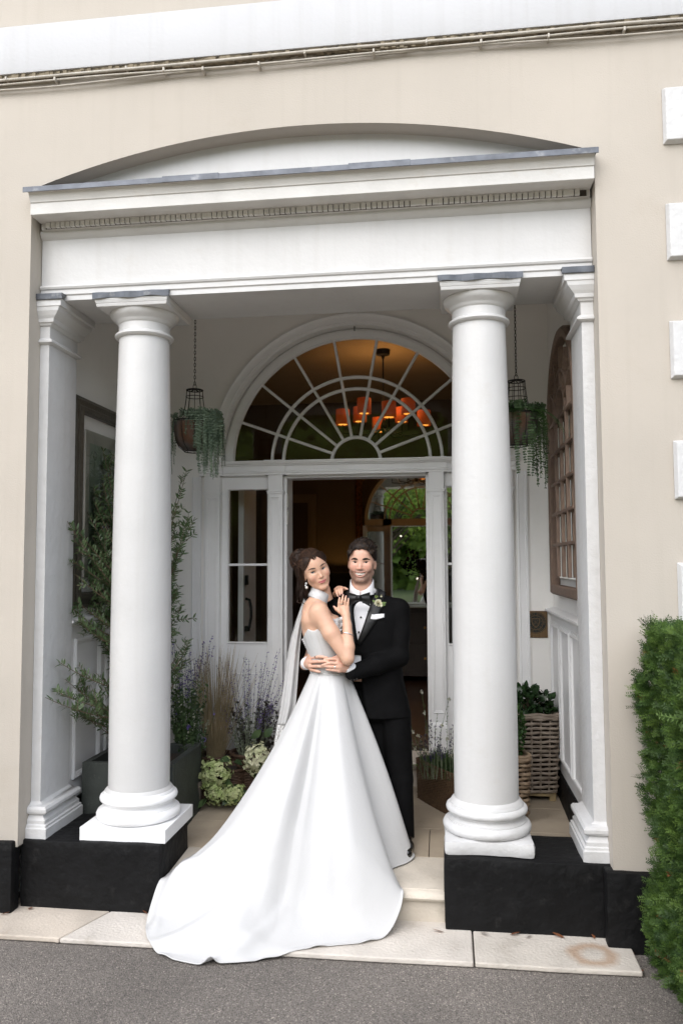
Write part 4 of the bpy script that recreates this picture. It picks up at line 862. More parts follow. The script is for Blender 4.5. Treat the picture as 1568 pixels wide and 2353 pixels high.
def spray(name_root, loc, label, cat, n, spread, h0, h1, leafm, leafL, bloomm=None, bloom=.35, nb=22, lw=.2, seed=1, stemm=None, lean=(0,0), leafp=1.0, bl=.010, group=None, leafdens=.022, pot=None):
    """upright many-stemmed plant with leaves and flower spikes"""
    e = empty(name_root, loc, label, cat, group); rs = np.random.RandomState(seed); st = MB(); A_ = [[], [], [], []]; B_ = [[], [], [], []]
    for i in range(n):
        a = rs.uniform(0, 6.28); rr = spread*math.sqrt(rs.rand()); h = rs.uniform(h0, h1); b0 = np.array(loc)+np.array([.25*rr*math.cos(a), .25*rr*math.sin(a), 0]); tip = np.array(loc)+np.array([rr*math.cos(a)+lean[0]*h, rr*math.sin(a)*.7+lean[1]*h, h]); mid = b0*.55+tip*.45+np.array([0,0,.12*h]); P = bez(b0, mid, tip, 14); st.tube(P, [.0022-.0014*k/13 for k in range(14)], 4)
        for k in range(1, 14):
            t = (P[k]-P[k-1]); ln = np.linalg.norm(t); t /= ln+1e-9
            if k/13 < 1-bloom or bloomm is None:
                for j in range(max(1, int(ln/leafdens))):
                    if rs.rand() > leafp: continue
                    q = rvec(rs, 1)[0]; q -= t*(q@t); A_[0].append(P[k-1]+(P[k]-P[k-1])*rs.rand()); A_[1].append(q+t*.7); A_[2].append(rs.normal(0,.4,3)+np.array([0,-.3,1])); A_[3].append(leafL*rs.uniform(.5,1.2))
            else:
                for j in range(max(1, int(nb*ln/(h*bloom)))):
                    q = rvec(rs, 1)[0]; q -= t*(q@t); B_[0].append(P[k-1]+(P[k]-P[k-1])*rs.rand()); B_[1].append(q+t*.4); B_[2].append(rs.normal(0,1,3)); B_[3].append(bl*rs.uniform(.6,1.3))
    o = st.build('stem', stemm or leafm, e); o['kind'] = 'stuff'
    if A_[0]: V, F = blades(*A_[:3], np.array(A_[3]), np.array(A_[3])*lw, .15); foliage('leaves', V, F, leafm, e)
    if B_[0]: V, F = blades(*B_[:3], np.array(B_[3]), np.array(B_[3])*.38, .2, 2); foliage('flowers', V, F, bloomm, e)
    return e
def fz(p): p = np.array(p, float); p[2] = floorz(p[1]); return p
GP = 'potted plants by the left column'
def potpos(u, v, Y): q = at(u, v, Y); return (q[0], Y, floorz(Y))
# tall leafy plant with white stars, in a taupe pot
q = potpos(437, 1845, 1.10); e = spray('potted_plant', (q[0], q[1], q[2]+.17), 'dark leafy plant with tiny white stars in a taupe pot beside the stone planter', 'plant', 46, .17, .30, .80, gleaf, .034, whi, .12, 5, .3, 3, group=GP, bl=.014, lean=(-.08,.15))
MB().lathe([(.062,q[2]+.001),(.078,q[2]+.15),(.084,q[2]+.15),(.086,q[2]+.185),(.078,q[2]+.187),(.072,q[2]+.165),(.01,q[2]+.16)], q[0], q[1], 28).build('pot', taupe, e, smooth=40)
# purple salvia further back on the left
q = potpos(425, 1800, 1.60); e = spray('potted_plant', (q[0], q[1], q[2]+.22), 'tall purple spiked salvia with green leaves just right of the left column', 'plant', 40, .20, .45, .98, glight, .034, pur, .32, 30, .34, 9, group=GP, lean=(.02,0), bl=.013)
wicker_pot(e, q[0], q[1], .11, .13, q[2]+.001, q[2]+.24)
# feather grass
q = potpos(495, 1810, 1.50); e = empty('grass_plant', (q[0], q[1], q[2]), 'clump of straw coloured feather grass in the middle of the pots', 'grass', GP); rs = np.random.RandomState(12); A_ = [[], [], [], []]
w = MB()
for i in range(230):
    a = rs.uniform(0,6.28); rr = .12*rs.rand()**.5; h = rs.uniform(.40,.80)*(1 if i % 9 else 1.12); b0 = np.array([q[0]+.5*rr*math.cos(a), q[1]+.5*rr*math.sin(a), q[2]+.22]); tip = b0+np.array([rr*1.1*math.cos(a)+rs.normal(0,.022)+(.22*rs.rand() if i % 7 == 0 else 0), rr*.8*math.sin(a), h]); P = bez(b0, b0*.5+tip*.5+np.array([0,0,.05]), tip, 9); w.tube(P, [.0019,.0018,.0017,.0016,.0015,.0014,.0012,.001,.0004], 3, cap=False)
tag(w.build('blades', straw, e), kind='stuff'); wicker_pot(e, q[0], q[1], .10, .125, q[2]+.001, q[2]+.24)
# russian sage, right
q = potpos(575, 1800, 1.55); e = spray('potted_plant', (q[0], q[1], q[2]+.22), 'airy silver stemmed lavender blue sage leaning towards the bride', 'plant', 58, .30, .30, .76, gry, .022, pur, .52, 34, .25, 14, group=GP, lean=(.06,0), bl=.010, leafdens=.03)
wicker_pot(e, q[0], q[1], .115, .14, q[2]+.001, q[2]+.25)
# dark leaved plant low on the right
q = potpos(590, 1790, 1.62); e = spray('potted_plant', (q[0], q[1], q[2]+.2), 'low dark purple leaved plant near the door pilaster', 'plant', 34, .26, .15, .42, dkl, .03, None, seed=15, lw=.42, group=GP, leafdens=.012)
wicker_pot(e, q[0], q[1]+.02, .08, .10, q[2]+.001, q[2]+.20)
# scabious: a few long stems with lilac pompons
q = potpos(455, 1830, 1.25); e = empty('scabious_plant', (q[0], q[1], q[2]), 'thin stemmed scabious with two round lilac flowers in front of the grass', 'flower', GP); lil = leafmat('lilac', (.34,.27,.62), (.25,.2,.5)); w = MB()
rs = np.random.RandomState(2)
for (u, v, r) in ((434,1671,.019),(469,1699,.017),(405,1640,.008),(492,1640,.008),(420,1745,.010)):
    tip = at(u, v, 1.15); P = bez(np.array([q[0],q[1],q[2]+.02]), np.array([q[0],q[1]-.02,tip[2]*.55]), tip, 12); w.tube(P, .0016, 4); Ps = np.repeat(tip[None], 46, 0); D = rvec(rs, 46); D[:, 1] -= .4; V, F = blades(Ps, D, rvec(rs, 46), r, r*.35, .1, 2); foliage('flower', V, F, lil, e, None)
tag(w.build('stem', gleaf, e), kind='stuff'); Ps = np.array([[q[0],q[1],q[2]]])+rs.normal(0,.05,(120,3))*[1,.8,.3]+[0,0,.08]; V, F = blades(Ps, rvec(rs,120)+[0,0,.8], rvec(rs,120), .07, .008, .3); foliage('leaves', V, F, gleaf, e)
wicker_pot(e, q[0], q[1], .07, .09, q[2]+.001, q[2]+.13)
# hydrangeas
hg = leafmat('hydrangea_bloom', (.52,.56,.30), (.36,.45,.17), scale=16, rough=.6); hw = leafmat('hydrangea_pale', (.66,.65,.48), (.52,.55,.33), scale=16, rough=.6)
def hydrangea(potq, heads, label, seed, mt, pr):
    e = empty('hydrangea', potq, label, 'hydrangea', GP); rs = np.random.RandomState(seed)
    wicker_pot(e, potq[0], potq[1], pr*.85, pr, potq[2]+.001, potq[2]+.22); w = MB(); PL = []
    for (u, v, Y, rx, rz, n) in heads:
        c = at(u, v, Y); D = rvec(rs, n); D[:, 1] = np.where(D[:, 1] > .5, -D[:, 1], D[:, 1]); lob = 1+.14*np.sin(D[:, 0:1]*7+seed)+.12*np.sin(D[:, 2:3]*9+2*seed); R_ = np.array([rx, rx*.85, rz])*rs.uniform(.68,1.06,(n,1))*lob; Pc = c+D*R_; Ps, Ds, Ns, Ls = [], [], [], []
        for i in range(n):
            a0_ = rs.uniform(0,1.57); u_ = np.cross(D[i], (.1,.2,1)); u_ /= np.linalg.norm(u_); v_ = np.cross(D[i], u_); s_ = rs.uniform(.011,.0175); tl_ = rs.normal(0,.38,3)
            for k in range(4): a = a0_+k*1.5708+rs.normal(0,.12); Ps.append(Pc[i]); Ds.append(u_*math.cos(a)+v_*math.sin(a)+D[i]*.30+tl_*.5); Ns.append(D[i]+tl_); Ls.append(s_)
        V, F = blades(Ps, Ds, Ns, np.array(Ls), np.array(Ls)*.46, .12); foliage('flower_head', V, F, mt, e, None)
        w.tube(bez(np.array([potq[0],potq[1],potq[2]+.2]), np.array([potq[0],potq[1],c[2]+.02])*.6+c*.4, c, 8), .004, 5); PL += [c+rs.normal(0,1,3)*[rx*.8,.03,rz*.8]+[0,.03,0] for k in range(9)]
    tag(w.build('stem', gleaf, e), kind='stuff'); PL = np.array(PL); V, F = blades(PL, rvec(rs, len(PL))+[0,-.3,.0], rvec(rs, len(PL))+[0,-.5,1], .085, .026, .25, 4); foliage('leaves', V, F, gleaf, e, None)
hydrangea(potpos(528, 1815, 1.30), [(494,1776,1.13,.118,.105,330),(500,1820,1.11,.085,.078,190),(538,1824,1.10,.072,.062,150)], 'big drooping lime green hydrangea in a wicker pot near the left column', 4, hg, .12)
hydrangea(potpos(585, 1800, 1.35), [(592,1742,1.18,.098,.105,280)], 'paler cream hydrangea head close to the gown', 5, hw, .11)

# ================================================================== baskets by the right column
sg = mat('seagrass', (.125,.072,.036), .75, var=.5, vscale=60, bump=.6, bscale=120); rat = mat('grey_rattan', (.30,.25,.20), .65, var=.55, vscale=18, stretch=(1,1,3), bump=.4, bscale=80, col2=(.15,.115,.085)); rat2 = mat('brown_rattan', (.27,.195,.125), .65, var=.5, vscale=18, bump=.4, bscale=80, col2=(.13,.085,.05))
# seagrass trough, set at an angle
A0, A1 = np.array([-.195,1.47]), np.array([.075,1.05]); mid = (A0+A1)/2; rotb = math.atan2(A1[1]-A0[1], A1[0]-A0[0]); hl = np.linalg.norm(A1-A0)/2; nrm_ = np.array([-math.sin(rotb), math.cos(rotb)])*.10; cxy = mid+nrm_; z0 = floorz(1.05)+.012
sb = empty('seagrass_basket', (cxy[0], cxy[1], z0), 'brown seagrass trough of lavender and gaura between the groom and the right column', 'basket')
weave(lambda z: rrect(cxy[0], cxy[1], hl+.012*(z-z0)/.27, .10, rotb, 130, .012), z0+.004, z0+.262, 34, .0046, sg, sb, 'weave', .0028, .022, joined=True)
P = rrect(cxy[0], cxy[1], hl+.014, .102, rotb, 90, .014); MB().tube([(x,y,z0+.268) for x, y, *_ in P[:-1]], .007, 7, closed=True).build('rim', sg, sb, smooth=60)
P = rrect(cxy[0], cxy[1], hl-.008, .09, rotb, 60, .014); w = MB(); w.prism([(x,y) for x, y, *_ in P[:-1]], z0-.008, z0+.22, 'z'); w.build('liner', soil, sb)
def lav(parent, n, cx, cy, z, rx, ry, rot, seed):
    rs = np.random.RandomState(seed); A_ = [[],[],[],[]]; c, s = math.cos(rot), math.sin(rot)
    for i in range(n):
        a, b_ = rs.uniform(-rx,rx), rs.uniform(-ry,ry); A_[0].append((cx+c*a-s*b_, cy+s*a+c*b_, z+rs.uniform(-.01,.06))); A_[1].append(rs.normal(0,.35,3)+[0,-.15,1]); A_[2].append(rs.normal(0,1,3)); A_[3].append(rs.uniform(.05,.13))
    V, F = blades(A_[0], A_[1], A_[2], np.array(A_[3]), .0026, .2); foliage('leaves', V, F, gleaf, parent)
lav(sb, 900, cxy[0], cxy[1], z0+.20, hl-.03, .075, rotb, 8)
w = MB(); fl = [[],[],[],[]]; bd = [[],[],[],[]]; rs = np.random.RandomState(33)
gs = [((1000,1780),(975,1650),(968,1588),1.22,1),((985,1790),(955,1690),(930,1645),1.30,1),((990,1790),(950,1720),(933,1675),1.30,0),((1005,1790),(1000,1700),(1032,1605),1.25,1),((1010,1780),(990,1700),(1005,1640),1.25,0),((975,1790),(945,1720),(940,1795),1.32,1),((1020,1790),(1030,1700),(1025,1640),1.15,0),((995,1790),(985,1740),(960,1690),1.2,1)]
for a, b_, c, Y, flw in gs:
    P = bez(at(*a, Y), at(*b_, Y-.03), at(*c, Y-.05), 22); w.tube(P, [.0022-.0013*i/21 for i in range(22)], 4)
    for i in range(5, 22):
        q = rvec(rs,1)[0]; bd[0].append(P[i]); bd[1].append(q+[0,0,.8]); bd[2].append(rs.normal(0,1,3)); bd[3].append(.014)
    for k in ([21, 14] if flw else [12]):
        for j in range(7): fl[0].append(P[k]); fl[1].append(rvec(rs,1)[0]); fl[2].append(rs.normal(0,1,3)); fl[3].append(.019)
tag(w.build('gaura_stem', glight, sb), kind='stuff'); V, F = blades(*bd[:3], np.array(bd[3]), .003, .1, 2); foliage('gaura_buds', V, F, glight, sb); V, F = blades(*fl[:3], np.array(fl[3]), .0055, .1, 3); foliage('gaura_flowers', V, F, whi, sb)
w = MB(); fl = [[],[],[],[]]
for i in range(26):
    u = rs.uniform(962,1040); v = rs.uniform(1655,1740); Y = 1.28-.3*(u-960)/80; P = bez(at(u+rs.uniform(-8,8),1790,Y), at(u,1750,Y), at(u,v,Y-.02), 12); w.tube(P, .0013, 4)
    for i in range(8, 12):
        for j in range(7): fl[0].append(P[i]+rs.normal(0,.002,3)); fl[1].append(rvec(rs,1)[0]); fl[2].append(rs.normal(0,1,3)); fl[3].append(.009)
tag(w.build('lavender_stem', gry, sb), kind='stuff'); V, F = blades(*fl[:3], np.array(fl[3]), .0035, .1, 2); foliage('lavender_flowers', V, F, leafmat('dark_lavender', (.07,.06,.12), (.05,.045,.09)), sb)
# square rattan baskets
def rattan(cx, cy, hx, hy, rot, z0, h, rows, m, label, leg, taper=.02):
    e = empty('rattan_basket', (cx, cy, z0-leg), label, 'basket', 'square rattan baskets')
    def pf(z): t = (z-z0)/h; return rrect(cx, cy, hx-taper+taper*t, hy-taper+taper*t, rot, 120, .03)
    weave(pf, z0+.012, z0+h-.012, rows, .0105, m, e, 'weave_row', .007, .058)
    P0, P1 = pf(z0), pf(z0+h); L_ = P0[-1][4]; ns = 2*round(L_/.058/2)
    for k in range(ns):
        i = int((k+.5)/ns*119); MB().tube([(P0[i][0]-.002*P0[i][2],P0[i][1]-.002*P0[i][3],z0),(P1[i][0]-.002*P1[i][2],P1[i][1]-.002*P1[i][3],z0+h)], .007, 5).build('stake', m, e)
    for dz, rr in ((0,.014),(.016,.012)): MB().tube([(x,y,z0+h+dz+.004*math.sin(s_*40)) for x, y, _, _, s_ in P1[:-1]], rr, 7, closed=True).build('rim', m, e, smooth=60)
    P = rrect(cx, cy, hx-taper-.02, hy-taper-.02, rot, 60, .02); w = MB(); w.prism([(x,y) for x, y, *_ in P[:-1]], z0-.004, z0+h-.03, 'z'); w.build('liner', soil, e)
    if leg:
        wd = mat('pine_feet', (.33,.25,.13), .7, var=.2, vscale=12) if 'pine_feet' not in MATS else MATS['pine_feet']; c, s = math.cos(rot), math.sin(rot)
        for sx in (-1, 1):
            for sy in (-1, 1):
                x, y = sx*(hx-taper-.03), sy*(hy-taper-.03); x, y = cx+c*x-s*y, cy+s*x+c*y; MB().box(x-.022, x+.022, y-.022, y+.022, z0-leg, z0).build('foot', wd, e, bevel=.003)
        MB().box(cx-hx+.05, cx+hx-.05, cy-hy+.03, cy-hy+.045, z0-.02, z0-.003).build('rail', wd, e)
    return e
z0 = floorz(1.5)
tall = rattan(.575, 1.60, .165, .165, R(8), z0+.055, .50, 17, rat, 'tall grey square rattan basket on wooden feet by the right porch wall', .055)
low = rattan(.335, 1.17, .165, .15, R(10), floorz(1.02)+.002, .395, 15, rat2, 'lower brown rattan basket behind the right column', 0)
def shrub(name, c, r, n, lf, lw, m, label, seed, droop=0, top=1.0):
    e = empty(name, c, label, 'shrub'); rs = np.random.RandomState(seed); D = rvec(rs, n); rr = rs.uniform(.5,1.02,(n,1))**.6; P = np.array(c)+D*np.array(r)*rr; DD = D*.7+rs.normal(0,.5,(n,3))+[0,0,.4]; V, F = blades(P, DD, D+rs.normal(0,.4,(n,3))+[0,0,.5], lf*rs.uniform(.6,1.2,n), lf*lw, .12); foliage('foliage', V, F, m, e)
    w = MB()
    for i in range(26): d = rvec(rs,1)[0]; d[2] = abs(d[2]); w.tube(bez(np.array(c)-[0,0,r[2]*1.0], np.array(c), np.array(c)+d*np.array(r)*.8, 7), [.005,.0045,.004,.0035,.003,.002,.001], 5)
    w.build('branch', MATS['olive_bark'], e); return e
shrub('box_shrub', (.335,1.17,.79), (.165,.15,.235), 2600, .026, .36, leafmat('box_leaf', (.055,.12,.025), (.03,.07,.018), scale=16), 'rounded green box shrub in the lower rattan basket behind the right column', 6)
shrub('laurel_shrub', (.575,1.60,.87), (.16,.15,.11), 330, .062, .32, leafmat('laurel_leaf', (.03,.065,.022), (.018,.04,.015), rough=.25), 'glossy dark leaved shrub in the tall rattan basket', 7)

# ================================================================== yew hedge
hx0, hx1, hy0, hy1, hz = .945, 1.75, -1.7, -.09, 1.545
hd_ = empty('yew_hedge', (1.35, -.8, 0), 'clipped dark green yew hedge at the right edge beside the house wall', 'hedge')
w = MB(); w.box(hx0+.09, hx1-.05, hy0+.08, hy1-.05, .06, hz-.09); w.build('inner_twigs', mat('yew_twig', (.02,.014,.008), .95, bump=3, bscale=25, var=.6, vscale=20), hd_)
rs = np.random.RandomState(9)
def sprigs(n, sampler):
    Ps, Ds, Ns, Ls = [], [], [], []; SP = []
    c, nrm = sampler(n)
    dirs = nrm*.8+rs.normal(0,.55,(n,3))+np.array([0,0,.25]); dirs /= np.linalg.norm(dirs, axis=1, keepdims=True); L_ = rs.uniform(.03,.066,n)*np.where(rs.rand(n) < .012, 1.6, 1)
    m = 13; side = np.cross(dirs, rvec(rs, n)); side /= np.linalg.norm(side, axis=1, keepdims=True); nn = np.cross(side, dirs)
    for i in range(m):
        t = .08+.92*i/(m-1); p = c+dirs*(L_*t)[:, None]; q = side*(1 if i % 2 else -1)+dirs*.55+nn*.15+rs.normal(0,.12,(n,3)); Ps.append(p); Ds.append(q); Ns.append(nn); Ls.append(np.full(n, .024)*(1.08-.45*t))
    Ps.append(c-dirs*.02); Ds.append(dirs); Ns.append(nn); Ls.append(L_+.03)
    return np.concatenate(Ps), np.concatenate(Ds), np.concatenate(Ns), np.concatenate(Ls)
def lump(P): return .022*np.sin(P[:, 1]*9+P[:, 2]*5)+.018*np.sin(P[:, 2]*13+1.2)+.015*np.sin(P[:, 0]*11+P[:, 1]*7)
def left(n):
    P = np.stack([np.full(n, hx0), rs.uniform(-1.25, hy1, n), rs.uniform(.0, hz, n)], 1); P[:, 0] += .05*rs.rand(n)**1.5+lump(P)+.025*np.clip(P[:, 2]-1.3, 0, 1)-.02*np.clip(.9-P[:, 2], 0, 1)*0; return P, np.tile([-1.,-.15,.1], (n,1))
def top(n):
    P = np.stack([rs.uniform(hx0, hx1, n), rs.uniform(-1.25, hy1, n), np.full(n, hz)], 1); P[:, 2] += lump(P)*.8-.04*rs.rand(n); return P, np.tile([0.,-.15,1.], (n,1))
def back(n):
    P = np.stack([rs.uniform(hx0, hx1, n), np.full(n, hy1), rs.uniform(0, hz, n)], 1); P[:, 1] -= .05*rs.rand(n); return P, np.tile([-.2,.4,.1], (n,1))
yew = leafmat('yew_needle', (.075,.135,.03), (.03,.065,.018), scale=12); yewb = leafmat('yew_tip', (.13,.21,.045), (.08,.15,.03), scale=10); dry = leafmat('yew_dry', (.24,.10,.035), (.16,.07,.02))
for (f, n, m, nm) in ((left, 6200, yew, 'foliage'), (left, 2700, yewb, 'new_tips'), (left, 80, dry, 'dry_sprigs'), (top, 1700, yew, 'foliage'), (top, 700, yewb, 'new_tips'), (back, 900, yew, 'foliage')):
    a, b_, c, d = sprigs(n, f); V, F = blades(a, b_, c, d, .0025, .1, 2); foliage(nm, V, F, m, hd_)

# fallen leaves along the foot of the plinths
dl = leafmat('dead_leaf', (.25,.10,.045), (.16,.06,.03)); rs = np.random.RandomState(6)
LV = [(-2.2,.03,'on the left end of the paving against the black plinth'),(-2.30,-.06,'at the far left corner of the wall plinth'),(-1.55,.04,'beside the gown, under the left plinth block'),(-.02,.02,'at the left corner of the right plinth block'),(.16,.035,'just right of the paving joint below the right column'),(.30,.03,'below the right column, second from the joint'),(.40,.04,'below the right edge of the right column'),(.56,.03,'halfway along the right plinth block'),(.70,.035,'near the right end of the right plinth block'),(.82,-.05,'where paving, wall plinth and tarmac meet'),(.86,-.19,'on the tarmac by the front right corner of the paving')]
for (x, y, lb) in LV:
    a = rs.uniform(0,6.28); V, F = blades([(x,y,.036)], [(math.cos(a),math.sin(a)*.5,.12)], [(rs.normal(0,.3),rs.normal(0,.3),1)], rs.uniform(.035,.06), .010, -.1, 4)
    if x > .8: V[:, 2] -= .022
    o = obj('fallen_leaf', npmesh('fallen_leaf', V, F), dl); tag(o, 'dry brown leaf '+lb, 'leaf', 'fallen leaves by the plinths')

# ================================================================== trees across the drive (seen in the hall mirror and the window glass)
tl = leafmat('tree_leaf', (.30,.40,.09), (.18,.27,.06), scale=.7, thin=.6); bark = mat('tree_bark', (.09,.065,.045), .9, bump=2, bscale=12, var=.4)
def tree(x, y, h, r, seed, label):
    e = empty('garden_tree', (x, y, 0), label, 'tree', 'trees across the drive'); rs = np.random.RandomState(seed); w = MB(); ends = []
    w.tube(bez(np.array([x,y,0]), np.array([x+.2,y,h*.3]), np.array([x,y,h*.62]), 8), [.24,.21,.19,.17,.15,.13,.11,.08], 8)
    for i in range(20):
        d = rvec(rs,1)[0]; d[2] = abs(d[2])*.7-.05; s0 = np.array([x,y,h*rs.uniform(.22,.6)]); t_ = np.array([x,y,h*.55])+d*np.array([r,r,h*.42]); w.tube(bez(s0, s0*.5+t_*.5+[0,0,.3], t_, 8), [.07,.06,.05,.045,.04,.03,.02,.01], 5); ends.append(t_)
    w.build('trunk', bark, e, smooth=60); n = 5200; k = rs.randint(0, len(ends), n); P = np.array(ends)[k]*.8+np.array([x,y,h*.55])*.2*1+rs.normal(0,1,(n,3))*np.array([r*.24,r*.24,h*.085]); P[:, 2] = np.maximum(P[:, 2], .25)
    V, F = blades(P, rvec(rs,n)+[0,0,-.2], rvec(rs,n)+[0,0,.6], rs.uniform(.14,.26,n), .07, .15, 2); foliage('crown', V, F, tl, e)
for i, (x, y, h, r) in enumerate(((-9,-17,6.5,3.2),(-4.2,-18,7,3.4),(.6,-17.5,6.5,3.2),(5.2,-18,7,3.5),(10,-17,6.5,3.3),(-1.6,-22,8,4.0),(3.4,-23,8.5,4.0),(-7,-23,8,4.2))):
    tree(x, y, h, r, 40+i, ['broad leafy tree at the far left across the drive','leafy tree left of centre across the drive','low leafy tree straight across the drive','leafy tree right of centre across the drive','broad leafy tree at the far right across the drive','tall tree behind, left of the middle, across the drive','tallest tree at the back right across the drive','tall tree at the back left across the drive'][i])

# the wood behind them: leaves added to block low sky and fill reflections
rs = np.random.RandomState(77); n = 52000; P = np.stack([rs.uniform(-48,48,n), rs.uniform(-44,-38,n), rs.rand(n)**.85], 1); P[:, 2] = P[:, 2]*(13+1.4*np.sin(P[:, 0]*.45)+1.3*np.sin(P[:, 0]*1.1+2))+.2
V, F = blades(P, rvec(rs,n)+[0,0,-.2], rvec(rs,n)+[0,.5,.6], rs.uniform(.7,1.2,n), .42, .15, 2); o = obj('woodland', npmesh('woodland', V, F), tl); tag(o, 'dense green wood closing the view across the drive', 'wood', kind='stuff')
# ================================================================== SDF modelling kit for the two figures
_f = 1800.0
class Grid:
    def __init__(s, lo, hi, h):
        s.lo = np.array(lo, float); s.h = h; n = np.ceil((np.array(hi)-s.lo)/h).astype(int)+1; s.n = n
        s.ax = [(s.lo[i]+h*np.arange(n[i])).astype(np.float32) for i in range(3)]
        s.F = np.full(n, .2, np.float32)
    def sub(s, lo, hi):
        i0 = np.clip(np.floor((np.array(lo)-s.lo)/s.h).astype(int), 0, s.n); i1 = np.clip(np.ceil((np.array(hi)-s.lo)/s.h).astype(int)+1, 0, s.n)
        sl_ = tuple(slice(a, b) for a, b in zip(i0, i1))
        return sl_, s.ax[0][sl_[0]][:, None, None], s.ax[1][sl_[1]][None, :, None], s.ax[2][sl_[2]][None, None, :]
    def put(s, fn, lo, hi, k=.004, op='u'):
        m = k+3*s.h+.004; sl_, X, Y, Z = s.sub(np.array(lo)-m, np.array(hi)+m)
        A = s.F[sl_]
        if A.size == 0: return s
        d = np.broadcast_to(fn(X, Y, Z), A.shape).astype(np.float32)
        if op == 'u':
            hh = np.maximum(k-np.abs(A-d), 0)/max(k, 1e-6); s.F[sl_] = np.minimum(A, d)-hh*hh*k*.25
        else:
            d = -d; hh = np.maximum(k-np.abs(A-d), 0)/max(k, 1e-6); s.F[sl_] = np.maximum(A, d)+hh*hh*k*.25
        return s
    def ell(s, c, r, k=.004, op='u', rot=None):
        c = np.array(c, float); r = np.array(r, float)
        def fn(X, Y, Z):
            x, y, z = X-c[0], Y-c[1], Z-c[2]
            if rot is not None: x, y, z = (rot[0][0]*x+rot[1][0]*y+rot[2][0]*z, rot[0][1]*x+rot[1][1]*y+rot[2][1]*z, rot[0][2]*x+rot[1][2]*y+rot[2][2]*z)
            k0 = np.sqrt((x/r[0])**2+(y/r[1])**2+(z/r[2])**2); k1 = np.sqrt((x/r[0]**2)**2+(y/r[1]**2)**2+(z/r[2]**2)**2)+1e-9
            return k0*(k0-1)/k1
        R_ = np.full(3, r.max()) if rot is not None else r
        return s.put(fn, c-R_, c+R_, k, op)
    def cone(s, a, b, ra, rb, k=.004, op='u', sc=(1, 1, 1)):
        a = np.array(a, float); b = np.array(b, float); d = b-a; q = max(float(d@d), 1e-9); sc = np.array(sc, float)
        def fn(X, Y, Z):
            x, y, z = X-a[0], Y-a[1], Z-a[2]; t = np.clip((x*d[0]+y*d[1]+z*d[2])/q, 0, 1)
            return np.sqrt(((x-t*d[0])*sc[0])**2+((y-t*d[1])*sc[1])**2+((z-t*d[2])*sc[2])**2)-(ra+(rb-ra)*t)
        rm = max(ra, rb)/sc.min()
        return s.put(fn, np.minimum(a, b)-rm, np.maximum(a, b)+rm, k, op)
    def chain(s, P, r, k=.004, op='u'):
        for i in range(len(P)-1): s.cone(P[i], P[i+1], r[i], r[i+1], k, op)
        return s
    def loft(s, lv, k=.004, op='u', off=0, z0=None, z1=None, p=2.0):
        """lv rows: z, cx, cy, rx, ry"""
        lv = np.array(lv, float); zz = lv[:, 0]; z0 = zz.min() if z0 is None else z0; z1 = zz.max() if z1 is None else z1
        def fn(X, Y, Z):
            g = [np.interp(Z, zz, lv[:, i]).astype(np.float32) for i in range(1, 5)]
            rx, ry = g[2]+off, g[3]+off
            q = (np.abs((X-g[0])/rx)**p+np.abs((Y-g[1])/ry)**p)**(1/p)
            return np.maximum((q-1)*np.minimum(rx, ry), np.maximum(z0-Z, Z-z1))
        lo = (np.min(lv[:, 1]-lv[:, 3])-off, np.min(lv[:, 2]-lv[:, 4])-off, z0); hi = (np.max(lv[:, 1]+lv[:, 3])+off, np.max(lv[:, 2]+lv[:, 4])+off, z1)
        return s.put(fn, lo, hi, k, op)
    def fronty(s, x, z):
        i = int(round((x-s.lo[0])/s.h)); k = int(round((z-s.lo[2])/s.h)); c = s.F[i, :, k]; j = np.argmax(c < 0)
        if not (c < 0).any(): return 0.0
        a, b = c[j-1], c[j]; return float(s.lo[1]+s.h*(j-1+a/(a-b)))
    def mesh(s):
        F = s.F
        for ax_ in range(3):
            for e_ in (0, -1):
                q_ = [slice(None)]*3; q_[ax_] = e_; F[tuple(q_)] = np.maximum(F[tuple(q_)], s.h*.5)     # close the surface at the box
        ins = F < 0; nx, ny, nz = F.shape
        cnt = np.zeros((nx-1, ny-1, nz-1), np.uint8)
        for dx in (0, 1):
            for dy in (0, 1):
                for dz in (0, 1): cnt += ins[dx:nx-1+dx, dy:ny-1+dy, dz:nz-1+dz]
        act = (cnt > 0) & (cnt < 8); I = np.argwhere(act); idx = np.full(act.shape, -1, np.int32); idx[act] = np.arange(len(I))
        S = np.zeros((len(I), 3)); C = np.zeros(len(I))
        co = [(a, b, c) for a in (0, 1) for b in (0, 1) for c in (0, 1)]
        val = {q: F[I[:, 0]+q[0], I[:, 1]+q[1], I[:, 2]+q[2]] for q in co}
        for q in co:
            for ax in range(3):
                if q[ax] == 0:
                    r_ = list(q); r_[ax] = 1; r_ = tuple(r_); a, b = val[q], val[r_]; m = (a < 0) != (b < 0)
                    t = np.where(m, a/np.where(m, a-b, 1), 0)
                    for j in range(3): S[:, j] += np.where(m, q[j]+(t if j == ax else 0), 0)
                    C += m
        V = s.lo+s.h*(I+S/C[:, None])
        Fs = []
        for ax in range(3):
            b, c = (ax+1) % 3, (ax+2) % 3
            sa = [slice(None)]*3; sb = [slice(None)]*3; sa[ax] = slice(0, -1); sb[ax] = slice(1, None)
            a_, b_ = ins[tuple(sa)], ins[tuple(sb)]
            for flip in (0, 1):
                m = (a_ & ~b_) if not flip else (~a_ & b_)
                E = np.argwhere(m); E = E[(E[:, b] > 0) & (E[:, c] > 0) & (E[:, b] < F.shape[b]-1) & (E[:, c] < F.shape[c]-1)]
                q = []
                for db, dc in ((-1, -1), (0, -1), (0, 0), (-1, 0)):
                    e = E.copy(); e[:, b] += db; e[:, c] += dc; q.append(idx[e[:, 0], e[:, 1], e[:, 2]])
                q = np.stack(q, 1)
                if flip: q = q[:, ::-1]
                Fs.append(q)
        return V, np.concatenate(Fs)
